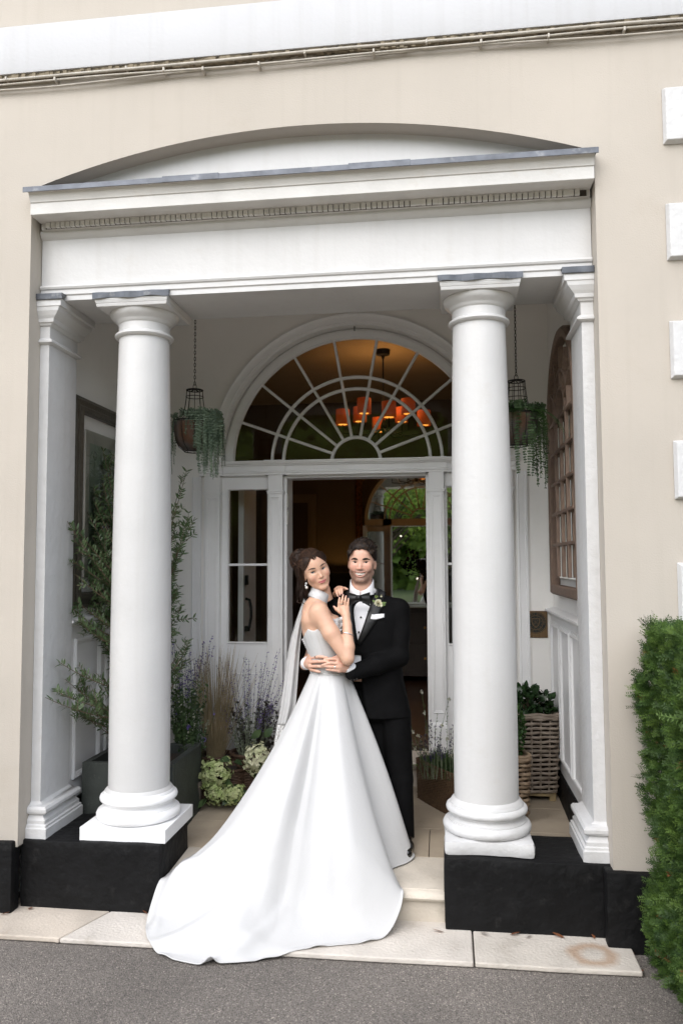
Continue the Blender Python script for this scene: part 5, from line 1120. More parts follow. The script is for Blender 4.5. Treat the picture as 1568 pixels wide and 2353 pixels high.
def relax(V, F, it=2, lam=.5):
    e = np.concatenate([F[:, [i, (i+1) % 4]] for i in range(4)]); n = len(V)
    for _ in range(it):
        S = np.zeros_like(V); c = np.zeros(n); np.add.at(S, e[:, 0], V[e[:, 1]]); np.add.at(c, e[:, 0], 1); np.add.at(S, e[:, 1], V[e[:, 0]]); np.add.at(c, e[:, 1], 1)
        V = V+lam*(S/np.maximum(c, 1)[:, None]-V)
    return V
def smooth1(x, a, b): t = np.clip((x-a)/(b-a), 0, 1); return t*t*(3-2*t)
def rotm(yaw=0, roll=0, pitch=0):
    """head turn: yaw + = towards image right, roll + = crown towards image left, pitch + = chin down"""
    return np.array(Matrix.Rotation(yaw, 3, 'Z') @ Matrix.Rotation(-roll, 3, 'Y') @ Matrix.Rotation(pitch, 3, 'X'))

# ---- materials of the figures
def skinmat(name, col, lip, beard=(.03,.02,.015), blush=(.55,.2,.15), nail=(.62,.38,.33)):
    m, nt, p = nodes(name); N, L = nt.nodes.new, nt.links.new
    def attr(n): a = N('ShaderNodeAttribute'); a.attribute_name = n; return a.outputs['Fac']
    tc = N('ShaderNodeTexCoord'); nz = N('ShaderNodeTexNoise'); nz.inputs['Scale'].default_value = 45; nz.inputs['Detail'].default_value = 4; L(tc.outputs['Object'], nz.inputs['Vector'])
    n0 = N('ShaderNodeMix'); n0.data_type = 'RGBA'; n0.inputs[6].default_value = (*col, 1); n0.inputs[7].default_value = (col[0]*.93, col[1]*.87, col[2]*.84, 1); L(nz.outputs['Fac'], n0.inputs[0]); cur = n0.outputs[2]
    for an, c in (('blush', blush), ('eye_tint', (.26,.13,.09)), ('lip', lip), ('nail', nail)):
        mx = N('ShaderNodeMix'); mx.data_type = 'RGBA'; mx.inputs[7].default_value = (*c, 1); L(cur, mx.inputs[6]); L(attr(an), mx.inputs[0]); cur = mx.outputs[2]
    n2 = N('ShaderNodeTexNoise'); n2.inputs['Scale'].default_value = 420; n2.inputs['Detail'].default_value = 2; L(tc.outputs['Object'], n2.inputs['Vector'])
    mr = N('ShaderNodeMapRange'); mr.inputs[1].default_value = .36; mr.inputs[2].default_value = .58; mr.inputs[3].default_value = .58; L(n2.outputs['Fac'], mr.inputs[0])
    mu = N('ShaderNodeMath'); mu.operation = 'MULTIPLY'; L(attr('beard'), mu.inputs[0]); L(mr.outputs[0], mu.inputs[1])
    mx = N('ShaderNodeMix'); mx.data_type = 'RGBA'; mx.inputs[7].default_value = (*beard, 1); L(cur, mx.inputs[6]); L(mu.outputs[0], mx.inputs[0]); L(mx.outputs[2], p.inputs['Base Color'])
    p.inputs['Roughness'].default_value = .46; p.inputs['Specular IOR Level'].default_value = .4; p.inputs['Subsurface Weight'].default_value = .12; p.inputs['Subsurface Radius'].default_value = (.012,.004,.002); p.inputs['Subsurface Scale'].default_value = .6
    b = N('ShaderNodeBump'); b.inputs['Strength'].default_value = .12; b.inputs['Distance'].default_value = .001; L(n2.outputs['Fac'], b.inputs['Height']); L(b.outputs[0], p.inputs['Normal'])
    return m
def eyemat(name, iris):
    m, nt, p = nodes(name); N, L = nt.nodes.new, nt.links.new; a = N('ShaderNodeAttribute'); a.attribute_name = 'gaze'
    cr = N('ShaderNodeValToRGB'); e = cr.color_ramp.elements; e[0].position = 0; e[0].color = (.004,.003,.003,1); e[1].position = 1; e[1].color = (.62,.58,.55,1)
    for pos, c in ((.17,(.004,.003,.003,1)),(.21,(*iris,1)),(.42,(*iris,1)),(.50,(.02,.015,.012,1)),(.56,(.62,.58,.55,1))): q = e.new(pos); q.color = c
    L(a.outputs['Fac'], cr.inputs[0]); L(cr.outputs[0], p.inputs['Base Color']); p.inputs['Roughness'].default_value = .12; return m
def hairmat(name, c0, c1):
    m, nt, p = nodes(name); N, L = nt.nodes.new, nt.links.new; tc = N('ShaderNodeTexCoord'); nz = N('ShaderNodeTexNoise'); nz.inputs['Scale'].default_value = 60; nz.inputs['Detail'].default_value = 4; L(tc.outputs['Object'], nz.inputs['Vector'])
    mx = N('ShaderNodeMix'); mx.data_type = 'RGBA'; mx.inputs[6].default_value = (*c0, 1); mx.inputs[7].default_value = (*c1, 1); mr = N('ShaderNodeMapRange'); mr.inputs[1].default_value = .4; mr.inputs[2].default_value = .65; L(nz.outputs['Fac'], mr.inputs[0]); L(mr.outputs[0], mx.inputs[0])
    L(mx.outputs[2], p.inputs['Base Color']); p.inputs['Roughness'].default_value = .55; p.inputs['Specular IOR Level'].default_value = .2; return m
SK_B = skinmat('bride_skin', (.63,.395,.28), (.42,.13,.13), blush=(.62,.30,.22)); SK_G = skinmat('groom_skin', (.65,.40,.30), (.46,.22,.18), beard=(.025,.015,.011), blush=(.58,.24,.18))
HB = hairmat('bride_hair', (.018,.010,.007), (.030,.016,.010)); HG = hairmat('groom_hair', (.010,.007,.006), (.028,.017,.011))

def blank(me, names=('lip','beard','blush','nail')):
    n = len(me.vertices)
    for a in names:
        if a not in me.attributes: fcol(me, a, np.zeros(n))

def head(T, O, smile, female):
    """head and neck; local frame: eyes' midpoint at origin, face towards -y"""
    g = Grid((-.1,-.062,-.20), (.1,.165,.13), .0018); s = -1
    g.ell((0,.062,.035), (.0755,.088,.083), .01)
    fwid = .0635 if female else .070; EX = .033
    g.ell((0,.035,-.028), (fwid,.056,.086), .03)
    for sx in (-1, 1):
        jw = .046 if female else .055
        g.cone((sx*jw,.05,-.058 if female else -.064), (sx*.015,-.003,-.101 if female else -.103), .017, .014, .022)
        g.ell((sx*.041,.004,-.030), (.022,.021,.022), .024)
        g.cone((sx*.012,-.011,.018), (sx*.045,.004,.018), .0085 if not female else .0065, .007, .012)
    g.ell((0,-.006,-.104 if female else -.109), (.016 if female else .024,.0165,.015 if female else .014), .018)
    g.ell((0,.0,-.062), (.030,.027,.022), .02)
    for sx in (-1, 1):
        g.ell((sx*EX,-.029,.001), (.019,.0130,.0120), .010, 's')
    nr = .85 if female else 1
    g.cone((0,-.006,.012), (0,-.031,-.034), .0065*nr, .0098*nr, .012); g.ell((0,-.033,-.036), (.0095*nr,.0095,.008), .006)
    for sx in (-1, 1):
        g.ell((sx*.0115*nr,-.020,-.039), (.0075*nr,.010,.007), .005)
        g.ell((sx*.006,-.028,-.0455), (.0038,.005,.003), .002, 's')
    # lids and the almond openings
    for sx in (-1, 1):
        g.ell((sx*EX,.0012,0), (.0160,.0154,.0152), .004)
        op = .0064 if not smile else .0052
        def fn(X, Y, Z, sx=sx, op=op):
            x = X-sx*EX; z = Z+.0006-.0012*sx*x/.013
            y = Y+.014
            return (np.sqrt((x/.0148)**2+(y/.014)**2+(z/op)**2)-1)*op
        g.put(fn, (sx*EX-.015,-.03,-.007), (sx*EX+.015,0,.007), .0012, 's')
    # mouth
    if not smile:
        zc = -.066
        for sx in (-1, 1): g.cone((sx*.0255,-.0130,zc+.0030), (sx*.006,-.0258,zc+.0040), .0020, .0038, .003)
        g.cone((-.006,-.0258,zc+.0040), (.006,-.0258,zc+.0040), .0036, .0036, .003)
        g.chain([(-.023,-.0135,zc+.0012),(-.009,-.0245,zc-.0060),(.009,-.0245,zc-.0060),(.023,-.0135,zc+.0012)], [.0018,.0046,.0046,.0018], .003)
        g.chain([(-.0275,-.0125,zc+.0036),(-.014,-.0250,zc+.0004),(0,-.0310,zc-.0012),(.014,-.0250,zc+.0004),(.0275,-.0125,zc+.0036)], [.0012,.0012,.0012,.0012,.0012], .0015, 's')
    else:
        def up_(x): return -.0605+5.0*x*x
        def lo_(x): return -.0835+17.0*x*x
        xs_ = np.linspace(-.031, .031, 9); yy = lambda x: -.0245+13*x*x
        g.chain([(x, yy(x), up_(x)+.002) for x in xs_], [.002]+[.0028]*7+[.002], .003)
        g.chain([(x, yy(x), lo_(x)-.002) for x in xs_], [.002]+[.0036]*7+[.002], .003)
        def fn(X, Y, Z):
            u_ = -.0622+5.0*X*X; l_ = -.0812+17.0*X*X
            return np.maximum(np.maximum(Z-u_, l_-Z), np.maximum(Y+.006-10*X*X*0, -.05-Y))
        g.put(fn, (-.03,-.05,-.084), (.03,-.006,-.05), .001, 's')
        for sx in (-1, 1): g.cone((sx*.020,-.020,-.042), (sx*.0375,-.006,-.062), .0016, .0020, .006, 's')
    # neck and ears
    g.cone((0,.052,-.07), (0,.066,-.21), .045 if female else .058, .046 if female else .061, .02)
    for sx in (-1, 1):
        rr = np.array(Matrix.Rotation(sx*R(-18), 3, 'Z') @ Matrix.Rotation(R(12), 3, 'X'))
        g.ell((sx*.0765,.062,-.016), (.0075,.019,.031), .006, rot=rr); g.ell((sx*.0845,.060,-.014), (.005,.010,.018), .003, 's', rot=rr)
    V, F = g.mesh()
    def masks(Q):
        V = (Q-O)@T; inh = (np.abs(V[:, 0]) < .1)*(V[:, 1] < .165)*(V[:, 2] > -.17); x, y, z = V.T; ax = np.abs(x); at_ = {}
        if smile:
            zm = np.where(z > -.071, np.abs(z-(up_(x)+.002))/.0046, np.abs(z-(lo_(x)-.0025))/.0062)
            at_['lip'] = np.clip(1.25-zm, 0, 1)*(ax < .034)*(y < -.006)
            lowface = smooth1(-z, .036, .060)*smooth1(.035-y, 0, .03)
            side = smooth1(ax, .054, .062)*smooth1(-z, -.004, .02)*smooth1(.052-y, 0, .02)*.75*(y > 0)
            tash = (z < -.044)*(z > -.064)*(ax < .03)*(y < -.005)*.9
            # clean upper cheek: the beard line climbs from the mouth corner to the sideburn
            line = -.062+1.05*np.clip(ax-.036, 0, .03)
            chk = smooth1(line-z, -.006, .008)
            patch = np.exp(-((ax-.0)/.011)**2-((z+.0905)/.004)**2)*.0
            b = np.maximum(np.maximum(chk*lowface, side), tash)*(1-np.clip(at_['lip']*1.6, 0, 1))
            b *= 1-smooth1(-z, .118, .145)
            at_['beard'] = np.clip(b, 0, 1)*(y < .07)*.72
            at_['blush'] = .55*np.exp(-((ax-.042)/.02)**2-((z+.03)/.018)**2)*(y < .03)+.5*np.exp(-(x/.012)**2-((z+.03)/.014)**2)
        else:
            zc = -.066+4.5*x*x
            ed = np.maximum(np.abs(x)/.0265, np.where(z > zc, (z-zc)/(.0082-.18*ax), (zc-z)/(.0112-.32*ax)))
            at_['lip'] = np.clip((1.06-ed)*6, 0, 1)*(y < -.008)
            at_['beard'] = np.zeros(len(V))
            at_['blush'] = .6*np.exp(-((ax-.045)/.017)**2-((z+.034)/.016)**2)*(y < .03)
        at_['nail'] = np.zeros(len(V))
        sh_ = np.exp(-((ax-.034)/.016)**2-((z-.004)/.0085)**2)*(y < .01); at_['eye_tint'] = sh_*(.55 if not smile else .18)  # brown make-up round the bride's eyes, fainter tint on the groom
        return {k_: np.asarray(v_, float)*inh for k_, v_ in at_.items()}
    W = V@T.T+O
    # eyes, brows, lashes, teeth in the local frame
    ex = {}
    def tubeobj(P, r, n=6): m = MB().tube(P, r, n); return m
    BR, LA = [], []
    for sx in (-1, 1):
        br = MB(); la = MB(); BR.append(br); LA.append(la); P = []; n = 9
        for i in range(n):
            t = i/(n-1); xx = sx*(.0135+.040*t); zz = (.0165 if smile else .0205)+.0055*math.sin(t*2.3)-.006*t*t*(1 if smile else .5)
            P.append((xx, g.fronty(xx, zz)+(.0034 if smile else .0022), zz))
        rr = [(.0016+.0024*math.sin(min(1, (i+1.2)/5)*1.57)*(1-max(0, (i-4)/4.6)))*(1.75 if smile else 1.2) for i in range(n)]
        br.tube(P, rr, 8)
        P = []
        for i in range(9):
            t = i/8; xx = -.0146+.0292*t; zz = (.0063 if not smile else .0050)*math.sqrt(max(0, 1-(xx/.0150)**2))-.0006+.0012*sx*xx/.013
            yy_ = -math.sqrt(max(1e-6, .0156**2-xx*xx-zz*zz))+.0006; P.append((sx*EX+xx, yy_, zz))
        la.tube(P, [.0007 if smile else .0012]+([.0012] if smile else [.0022])*7+[.0007 if smile else .0012], 6)
        if not smile:   # lash wing
            q = P[-1] if sx > 0 else P[0]; la.tube([q, (q[0]+sx*.004, q[1]+.001, q[2]+.002)], [.0012,.0003], 5)
    def tr(m): m.v = [tuple(np.array(p)@T.T+O) for p in m.v]; return m
    ex['eyebrow'] = [tr(q) for q in BR]; ex['lashes'] = [tr(q) for q in LA]
    eyes = []
    for sx in (-1, 1):
        n1, n2 = 14, 20; C = np.array([sx*EX, .0008, 0]); Vv = []
        for i in range(n1+1):
            for j in range(n2):
                a = math.pi*i/n1; b_ = 2*math.pi*j/n2; Vv.append((math.sin(a)*math.cos(b_), -math.cos(a), math.sin(a)*math.sin(b_)))
        Vv = np.array(Vv); Fq = [(i*n2+j, i*n2+(j+1) % n2, (i+1)*n2+(j+1) % n2, (i+1)*n2+j) for i in range(n1) for j in range(n2)]
        Wv = (Vv*.0137+C)@T.T+O; eyes.append((Wv, np.array(Fq), (C@T.T+O)))
    ex['eyes'] = eyes
    if smile:
        m = MB(); n = 12; vs_ = []
        for i in range(n+1):
            xx = -.027+.054*i/n; zt, zb = -.0600+5*xx*xx, -.0755+10*xx*xx; y0 = -.0175+12*xx*xx
            vs_ += [(xx,y0,zb),(xx,y0,zt),(xx,y0+.004,zt),(xx,y0+.004,zb)]
        fs_ = []
        for i in range(n):
            for k in range(4): fs_.append((i*4+k, i*4+(k+1) % 4, i*4+4+(k+1) % 4, i*4+4+k))
        m.add(vs_, fs_+[(0,1,2,3),(n*4,n*4+3,n*4+2,n*4+1)]); ex['teeth'] = tr(m)
    return W, F, masks, ex, g
def fuse(parts, vox):
    """weld overlapping closed surfaces into one continuous skin"""
    V = np.concatenate([p[0] for p in parts]); n = np.cumsum([0]+[len(p[0]) for p in parts]); F = np.concatenate([p[1]+k for p, k in zip(parts, n)])
    me = npmesh('fuse', V, F); o = bpy.data.objects.new('fuse', me); COL.objects.link(o); m = o.modifiers.new('r', 'REMESH'); m.mode = 'VOXEL'; m.voxel_size = vox; m.adaptivity = 0
    ev = o.evaluated_get(bpy.context.evaluated_depsgraph_get()); q = ev.to_mesh(); nv, nf = len(q.vertices), len(q.polygons); V = np.empty(nv*3, np.float32); q.vertices.foreach_get('co', V); lt = np.empty(nf, np.int32); q.polygons.foreach_get('loop_total', lt); lv = np.empty(len(q.loops), np.int32); q.loops.foreach_get('vertex_index', lv)
    assert (lt == 4).all(); ev.to_mesh_clear(); bpy.data.objects.remove(o); return V.reshape(-1, 3).astype(float), lv.reshape(-1, 4)
def eyes_of(ex, iris, parent, mname):
    M_ = eyemat(mname, iris)
    for W, F, C in ex['eyes']:
        me = npmesh('eye', W, F); gz = np.array(CAM_LOC)-C; gz /= np.linalg.norm(gz); d = (W-C)/.0137
        fcol(me, 'gaze', np.arccos(np.clip(d@gz, -1, 1))/1.0); obj('eye', me, M_, parent)

def hand(g, wrist, knuckles, mids, tips, thumb, rk=.0088, wr=.025, k=.006, palm_mid=None):
    """one palm, four bent fingers of unequal length, thumb off the side of the palm"""
    W = np.array(wrist, float); K = [np.array(q, float) for q in knuckles]
    pm = np.mean(K, 0)
    for q in K: g.cone(W+(q-W)*.12, q, wr*.72, rk*1.22, .012)
    g.cone(W+(pm-W)*.35, W+(pm-W)*.75, wr*.85, wr*.8, .012, sc=(1,1,1)) if palm_mid is None else None
    for q, m_, t, sc_ in zip(K, mids, tips, (.98, 1.0, .97, .86)):
        m_ = np.array(m_, float); t = np.array(t, float); d = m_+(t-m_)*.5
        g.chain([q, m_, d, t], [rk*1.08*sc_, rk*sc_, rk*.92*sc_, rk*.70*sc_], .0025)
    th = [np.array(q, float) for q in thumb]
    g.chain(th, [rk*1.7, rk*1.25, rk*1.08, rk*.78][:len(th)], .006)

# ================================================================== GROOM
G = empty('person', (-.36, .66, floorz(.6)), 'smiling man in black tuxedo, bow tie and white buttonhole, arms round the bride', 'person', 'couple posing on the porch')
gT = rotm(R(-2), R(-1), R(2)); gO = at(828, 1291, .60)
hV, hF, hA, hX, gg = head(gT, gO, True, False)
# --- jacket cross-sections: z, cx, cy, rx, ry   (the figure stands square to the drive)
gx = at(838, 1400, .66)[0]
JK = [(.955, gx+.035,.690,.232,.142),(1.05, gx+.030,.690,.218,.136),(1.16, gx+.022,.688,.202,.130),(1.27, gx+.016,.686,.196,.130),(1.36, gx+.012,.684,.203,.134),(1.45, gx+.008,.682,.214,.136),(1.53, gx+.004,.684,.214,.128),(1.59, gx+.002,.688,.190,.108),(1.635, gx,.694,.140,.086),(1.665, gx,.698,.088,.068)]
def jfront(x, z, off=0):
    r = [np.interp(z, [q[0] for q in JK], [q[i] for q in JK]) for i in range(1, 5)]
    q = min(.97, abs(x-r[0])/(r[2])); return r[1]-(r[3])*(1-q**2.3)**(1/2.3)-off
g = Grid((-.75,.36,.92), (-.12,.9,1.70), .0055)
g.loft(JK, .02, p=2.3)
shL = at(917, 1399, .69); elL = at(916, 1509, .63); wrL = at(810, 1545, .450)
shR = at(762, 1392, .69); elR = at(716, 1500, .78); wrR = at(700, 1528, .60)
# V of the shirt front and the cut-away below the button
zbtn = at(818, 1475, .53)[2]; xbtn = at(820, 1475, .53)[0]; zn = 1.66
def vcut(X, Y, Z):
    hw = np.clip((Z-zbtn)/(zn-zbtn), 0, 1)*.075
    return np.maximum(np.maximum(np.abs(X-(xbtn+(gx-xbtn)*np.clip((Z-zbtn)/(zn-zbtn), 0, 1)))-hw, Y-.665), zbtn-Z)
g.put(vcut, (gx-.12,.4,zbtn), (gx+.12,.66,1.70), .003, 's')
def below(X, Y, Z):
    t = np.clip((zbtn-.06-Z)/(zbtn-.06-.955), 0, 1); hw = .02+.085*t**1.6
    return np.maximum(np.maximum(np.abs(X-(xbtn-.055*t))-hw, Y-.62), Z-(zbtn-.08))
g.put(below, (gx-.3,.4,.9), (gx+.3,.62,zbtn), .02, 's')
g.cone((gx,.70,1.60), shL+np.array([-.02,0,.0]), .07, .064, .05); g.chain([shL, shL+(elL-shL)*.5, elL, elL+(wrL-elL)*.5, wrL], [.061,.062,.056,.054,.046], .02)
g.cone((gx,.70,1.60), shR+np.array([.02,0,.0]), .07, .064, .05); g.chain([shR, shR+(elR-shR)*.5, elR, elR+(wrR-elR)*.5, wrR], [.068,.062,.056,.05,.043], .02)
def wrinkled(V, N_amp, sc, seed):
    from mathutils import noise
    out = V.copy()
    for i in range(len(V)):
        q = Vector((V[i,0]*sc[0]+seed, V[i,1]*sc[1], V[i,2]*sc[2])); out[i,1] += N_amp*noise.noise(q)
    return out
jm = mat('black_wool', (.0042,.0042,.0046), .8, bump=.5, bscale=260, var=.25, vscale=40, spec=.10)
V, F = g.mesh(); V = relax(V, F, 2)
jacket = obj('jacket', npmesh('jacket', wrinkled(V, .006, (9,9,16), 3.1), F), jm, G)
# --- trousers
zf = floorz(.6)
TR = []
g = Grid((-.62,.48,zf+.02), (-.10,.92,1.12), .0065)
hipz = 1.0
g.loft([(.93,gx+.03,.70,.17,.115),(1.02,gx+.028,.70,.172,.112),(1.11,gx+.024,.70,.165,.105)], .03)
legL = [at(905,1640,.68), at(918,1790,.66), at(926,1938,.64)]; legR = [at(858,1640,.70), at(868,1790,.70), at(880,1930,.72)]
for lg in (legL, legR): g.chain([lg[0], lg[1], lg[2]], [.098,.076,.064], .012)
g.put(lambda X, Y, Z: Z-(zf+.055), (-.7,.4,zf-.1), (0,1,zf+.055), .004, 's')
V, F = g.mesh(); V = relax(V, F, 2)
obj('trousers', npmesh('trousers', wrinkled(V, .008, (7,7,9), 1.2), F), jm, G)
shoe = mat('patent_shoe', (.008,.008,.008), .12, coat=.5)
for lg in (legL, legR):
    q = lg[2]; sg = Grid((q[0]-.09,q[1]-.25,zf-.01), (q[0]+.11,q[1]+.14,zf+.13), .004)
    dx = .02 if lg is legL else -.02
    sg.chain([(q[0],q[1]+.06,zf+.048),(q[0]+dx*.4,q[1]-.02,zf+.052),(q[0]+dx,q[1]-.11,zf+.040),(q[0]+dx*1.5,q[1]-.175,zf+.030)], [.046,.044,.044,.028], .02)
    sg.put(lambda X, Y, Z: Z-(zf+.001), (q[0]-.2,q[1]-.4,zf-.1), (q[0]+.2,q[1]+.3,zf), .003, 's')
    V, F = sg.mesh(); obj('shoe', npmesh('shoe', V, F), shoe, G)
# --- shirt: front panel and collar
wm = mat('white_cotton', (.80,.80,.82), .7, bump=.3, bscale=200, var=.03)
g = Grid((gx-.2,.5,1.2), (gx+.2,.83,1.80), .005)
g.loft([(q[0], gx-.004, q[2]+.004, min(.125, q[3]*.93), q[4]-.012) for q in JK if q[0] > 1.2]+[(1.70,gx-.004,.685,.066,.066)], .01, p=2.3)
V, F = g.mesh(); obj('shirt', npmesh('shirt', relax(V, F, 1), F), wm, G)
nk = gO+gT@np.array([0,.060,-.155])        # neck centre at the collar
col = MB(); n = 48; ring = []
for i in range(n+1):
    a = -math.pi/2+math.pi*2*(i/n)*.985+.024; w_ = abs(math.sin((a+math.pi/2)/2)); fr = math.cos(a+math.pi/2)   # fr=1 front
    zt = nk[2]+.048-.066*max(0, fr)**1.4+.010*max(0, -fr); zb = nk[2]-.034-.006*max(0, fr)
    for r, z in ((.0665,zb),(.0655,zt),(.0675,zt+.002),(.0705,zt-.003),(.0745,zb-.003)): ring.append((nk[0]+r*math.cos(a), nk[1]+r*1.02*math.sin(a), z))
for i in range(n):
    for k in range(4): col.f.append((i*5+k, i*5+k+1, i*5+6+k, i*5+5+k))
col.v = ring; o = obj('collar', col.mesh('collar'), wm, G, smooth=40)
for i in range(3):
    bz = zbtn+.055+.085*i; xx = xbtn+(gx-xbtn)*np.clip((bz-zbtn)/(zn-zbtn), 0, 1)
    w_ = MB(); yq = jfront(xx, bz)+.0115
    for k in range(12): w_.v.append((xx+.0058*math.cos(k*.5236), yq-.003, bz+.0058*math.sin(k*.5236)))
    for k in range(12): w_.v.append((xx+.0058*math.cos(k*.5236), yq+.006, bz+.0058*math.sin(k*.5236)))
    w_.f = [tuple(range(12)), tuple(range(23, 11, -1))]+[(k, (k+1) % 12, 12+(k+1) % 12, 12+k) for k in range(12)]
    w_.build('shirt_stud', shoe, G)
# --- satin lapels, pocket square, bow tie
sat = mat('black_satin', (.007,.007,.0075), .42, bump=.15, bscale=60, var=.15, spec=.35)
def patch(poly_l, poly_r, off, thick, name, mt, n=16, parent=None, m=6):
    """strip between two outlines given as (x,z) lists, laid on the jacket front"""
    def res(P, n):
        P = np.array(P, float); d = np.r_[0, np.cumsum(np.hypot(*np.diff(P, axis=0).T))]; t = np.linspace(0, d[-1], n); return np.c_[np.interp(t, d, P[:, 0]), np.interp(t, d, P[:, 1])]
    A_, B_ = res(poly_l, n), res(poly_r, n); V = []
    for i in range(n):
        for j in range(m):
            q = A_[i]+(B_[i]-A_[i])*j/(m-1); bul = .004*math.sin(math.pi*j/(m-1)); V.append((q[0], jfront(q[0], q[1], off+bul), q[1]))
    F = [(i*m+j, i*m+j+1, (i+1)*m+j+1, (i+1)*m+j) for i in range(n-1) for j in range(m-1)]
    o = obj(name, npmesh(name, V, F), mt, parent or G); s_ = o.modifiers.new('t', 'SOLIDIFY'); s_.thickness = thick; s_.offset = 0; return o
def xz(u, v, Y=.53): q = at(u, v, Y); return (q[0], q[2])
patch([xz(863,1352),xz(848,1392),xz(836,1432),xz(819,1478)], [xz(882,1362),xz(880,1388),xz(862,1430),xz(826,1482)], .007, .006, 'lapel', sat)
patch([xz(803,1352),xz(806,1392),xz(810,1432),xz(817,1476)], [xz(786,1362),xz(776,1388),xz(786,1432),xz(811,1482)], .007, .006, 'lapel', sat)
patch([xz(853,1410),xz(866,1411.5),xz(881,1411)], [xz(849.5,1423.5),xz(863,1423.5),xz(881,1419)], .010, .004, 'pocket_square', wm, 8)
bw = at(823.5, 1373, .50); bow = Grid((bw[0]-.085,bw[1]-.05,bw[2]-.065), (bw[0]+.085,bw[1]+.05,bw[2]+.065), .0028)
for sx in (-1, 1):
    def fn(X, Y, Z, sx=sx):
        x = (X-bw[0])*sx; t = np.clip(x/.064, 0, 1); zc = bw[2]-.010*t; hh = .012+.030*t**.9; fold = .0035*np.cos((Z-zc)/np.maximum(hh, .001)*5.0)*(1-t*.6)
        return np.maximum(np.maximum(np.abs(Z-zc)-hh, np.abs(Y-bw[1]-.006+fold-.012*t)-(.009-.003*t)), np.maximum(-x-.004, x-.064))*.8
    bow.put(fn, (bw[0]-.07,bw[1]-.03,bw[2]-.06), (bw[0]+.07,bw[1]+.04,bw[2]+.05), .004)
bow.ell((bw[0],bw[1]-.002,bw[2]), (.014,.014,.016), .003)
V, F = bow.mesh(); obj('bow_tie', npmesh('bow_tie', relax(V, F, 1), F), sat, G)
# --- cuffs and hands
cuffm = wm
def cuff(c, d, r, ln=.03):
    d = d/np.linalg.norm(d); MB().tube([c-d*ln*.5, c+d*ln*.5], r, 24, cap=True).build('shirt_cuff', cuffm, G, smooth=40)
handY = .405
hd = Grid((-.86,.33,1.16), (-.50,.72,1.42), .0024)
def z1(u, v, Y): return at(604.8+u*.2571, 1209.6+v*.2571, Y)      # fine survey of the couple
wC = z1(392, 1222, .55)
hand(hd, wC, [z1(425,1172,.470), z1(418,1210,.452), z1(420,1248,.448), z1(432,1278,.455)], [z1(500,1163,.412), z1(500,1205,.402), z1(490,1248,.402), z1(470,1290,.415)], [z1(566,1168,.396), z1(580,1203,.392), z1(552,1252,.394), z1(506,1298,.402)], [z1(398,1190,.52), z1(418,1148,.485), z1(445,1130,.462), z1(474,1132,.445)], .0092, .028)
wD = z1(752, 1262, .435)
hand(hd, wD, [z1(672,1188,.396), z1(662,1222,.388), z1(664,1256,.388), z1(676,1288,.394)], [z1(612,1182,.392), z1(598,1218,.380), z1(602,1254,.380), z1(622,1282,.386)], [z1(548,1186,.398), z1(526,1238,.380), z1(520,1242,.384), z1(562,1276,.388)], [z1(722,1212,.420), z1(690,1176,.412), z1(655,1166,.410), z1(628,1170,.404)], .0092, .028)
V, F = hd.mesh(); V = relax(V, F, 1, .3)
tg_ = Grid((-.86,.40,1.08), (-.12,.9,1.72), .0055)      # chest and arms inside the clothes join the head and the hands
tg_.loft([(q[0], q[1], q[2]+.004, q[3]*.70, q[4]-.035) for q in JK if q[0] > 1.1], .01); nb = gO+gT@np.array([0,.062,-.15]); tg_.cone(nb, (gx,.70,1.58), .056, .058, .03)
tg_.cone((gx,.70,1.56), shL, .05, .045, .03); tg_.chain([shL, elL, wrL, wD], [.044,.034,.025,.023], .012); tg_.cone((gx,.70,1.56), shR, .05, .045, .03); tg_.chain([shR, elR, wrR, wC], [.044,.034,.025,.023], .012)
V3, F3 = tg_.mesh(); bV, bF = fuse([(hV, hF), (V, F), (V3, F3)], .0021)
me = npmesh('body', bV, bF)
for k_, v_ in hA(bV).items(): fcol(me, k_, v_)
body = obj('body', me, SK_G, G)
cuff(wC+np.array([-.004,.014,0]), np.array(wC)-np.array(wrR), .037); cuff(wD+np.array([.012,.004,-.001]), np.array(wD)-np.array(wrL), .036)
ring_m = mat('silver', (.75,.74,.72), .2, metal=1)
for p0, p1 in ((z1(447,1168,.445), z1(500,1163,.412)), (z1(664,1256,.388), z1(602,1254,.380))):
    c = p0+(p1-p0)*.45; d = (p1-p0)/np.linalg.norm(p1-p0); MB().tube([c-d*.003, c+d*.003], .0105, 16).build('ring', ring_m, body, smooth=40)
eyes_of(hX, (.045,.022,.012), body, 'brown_eye')
for m_ in hX['eyebrow']: obj('eyebrow', m_.mesh('eyebrow'), HG, body, smooth=60)
for m_ in hX['lashes']: obj('lashes', m_.mesh('lashes'), HG, body, smooth=60)
obj('teeth', hX['teeth'].mesh('teeth'), mat('enamel', (.82,.79,.73), .25), body, smooth=60)
for i in range(3): # sleeve buttons
    q = at(808+i*6, 1561-i*1.0, .42); MB().lathe([(.001,q[2]-.006),(.006,q[2]-.004),(.006,q[2]+.004),(.001,q[2]+.006)], q[0], wrL[1]-.047, 10).build('sleeve_button', shoe, G, smooth=40)
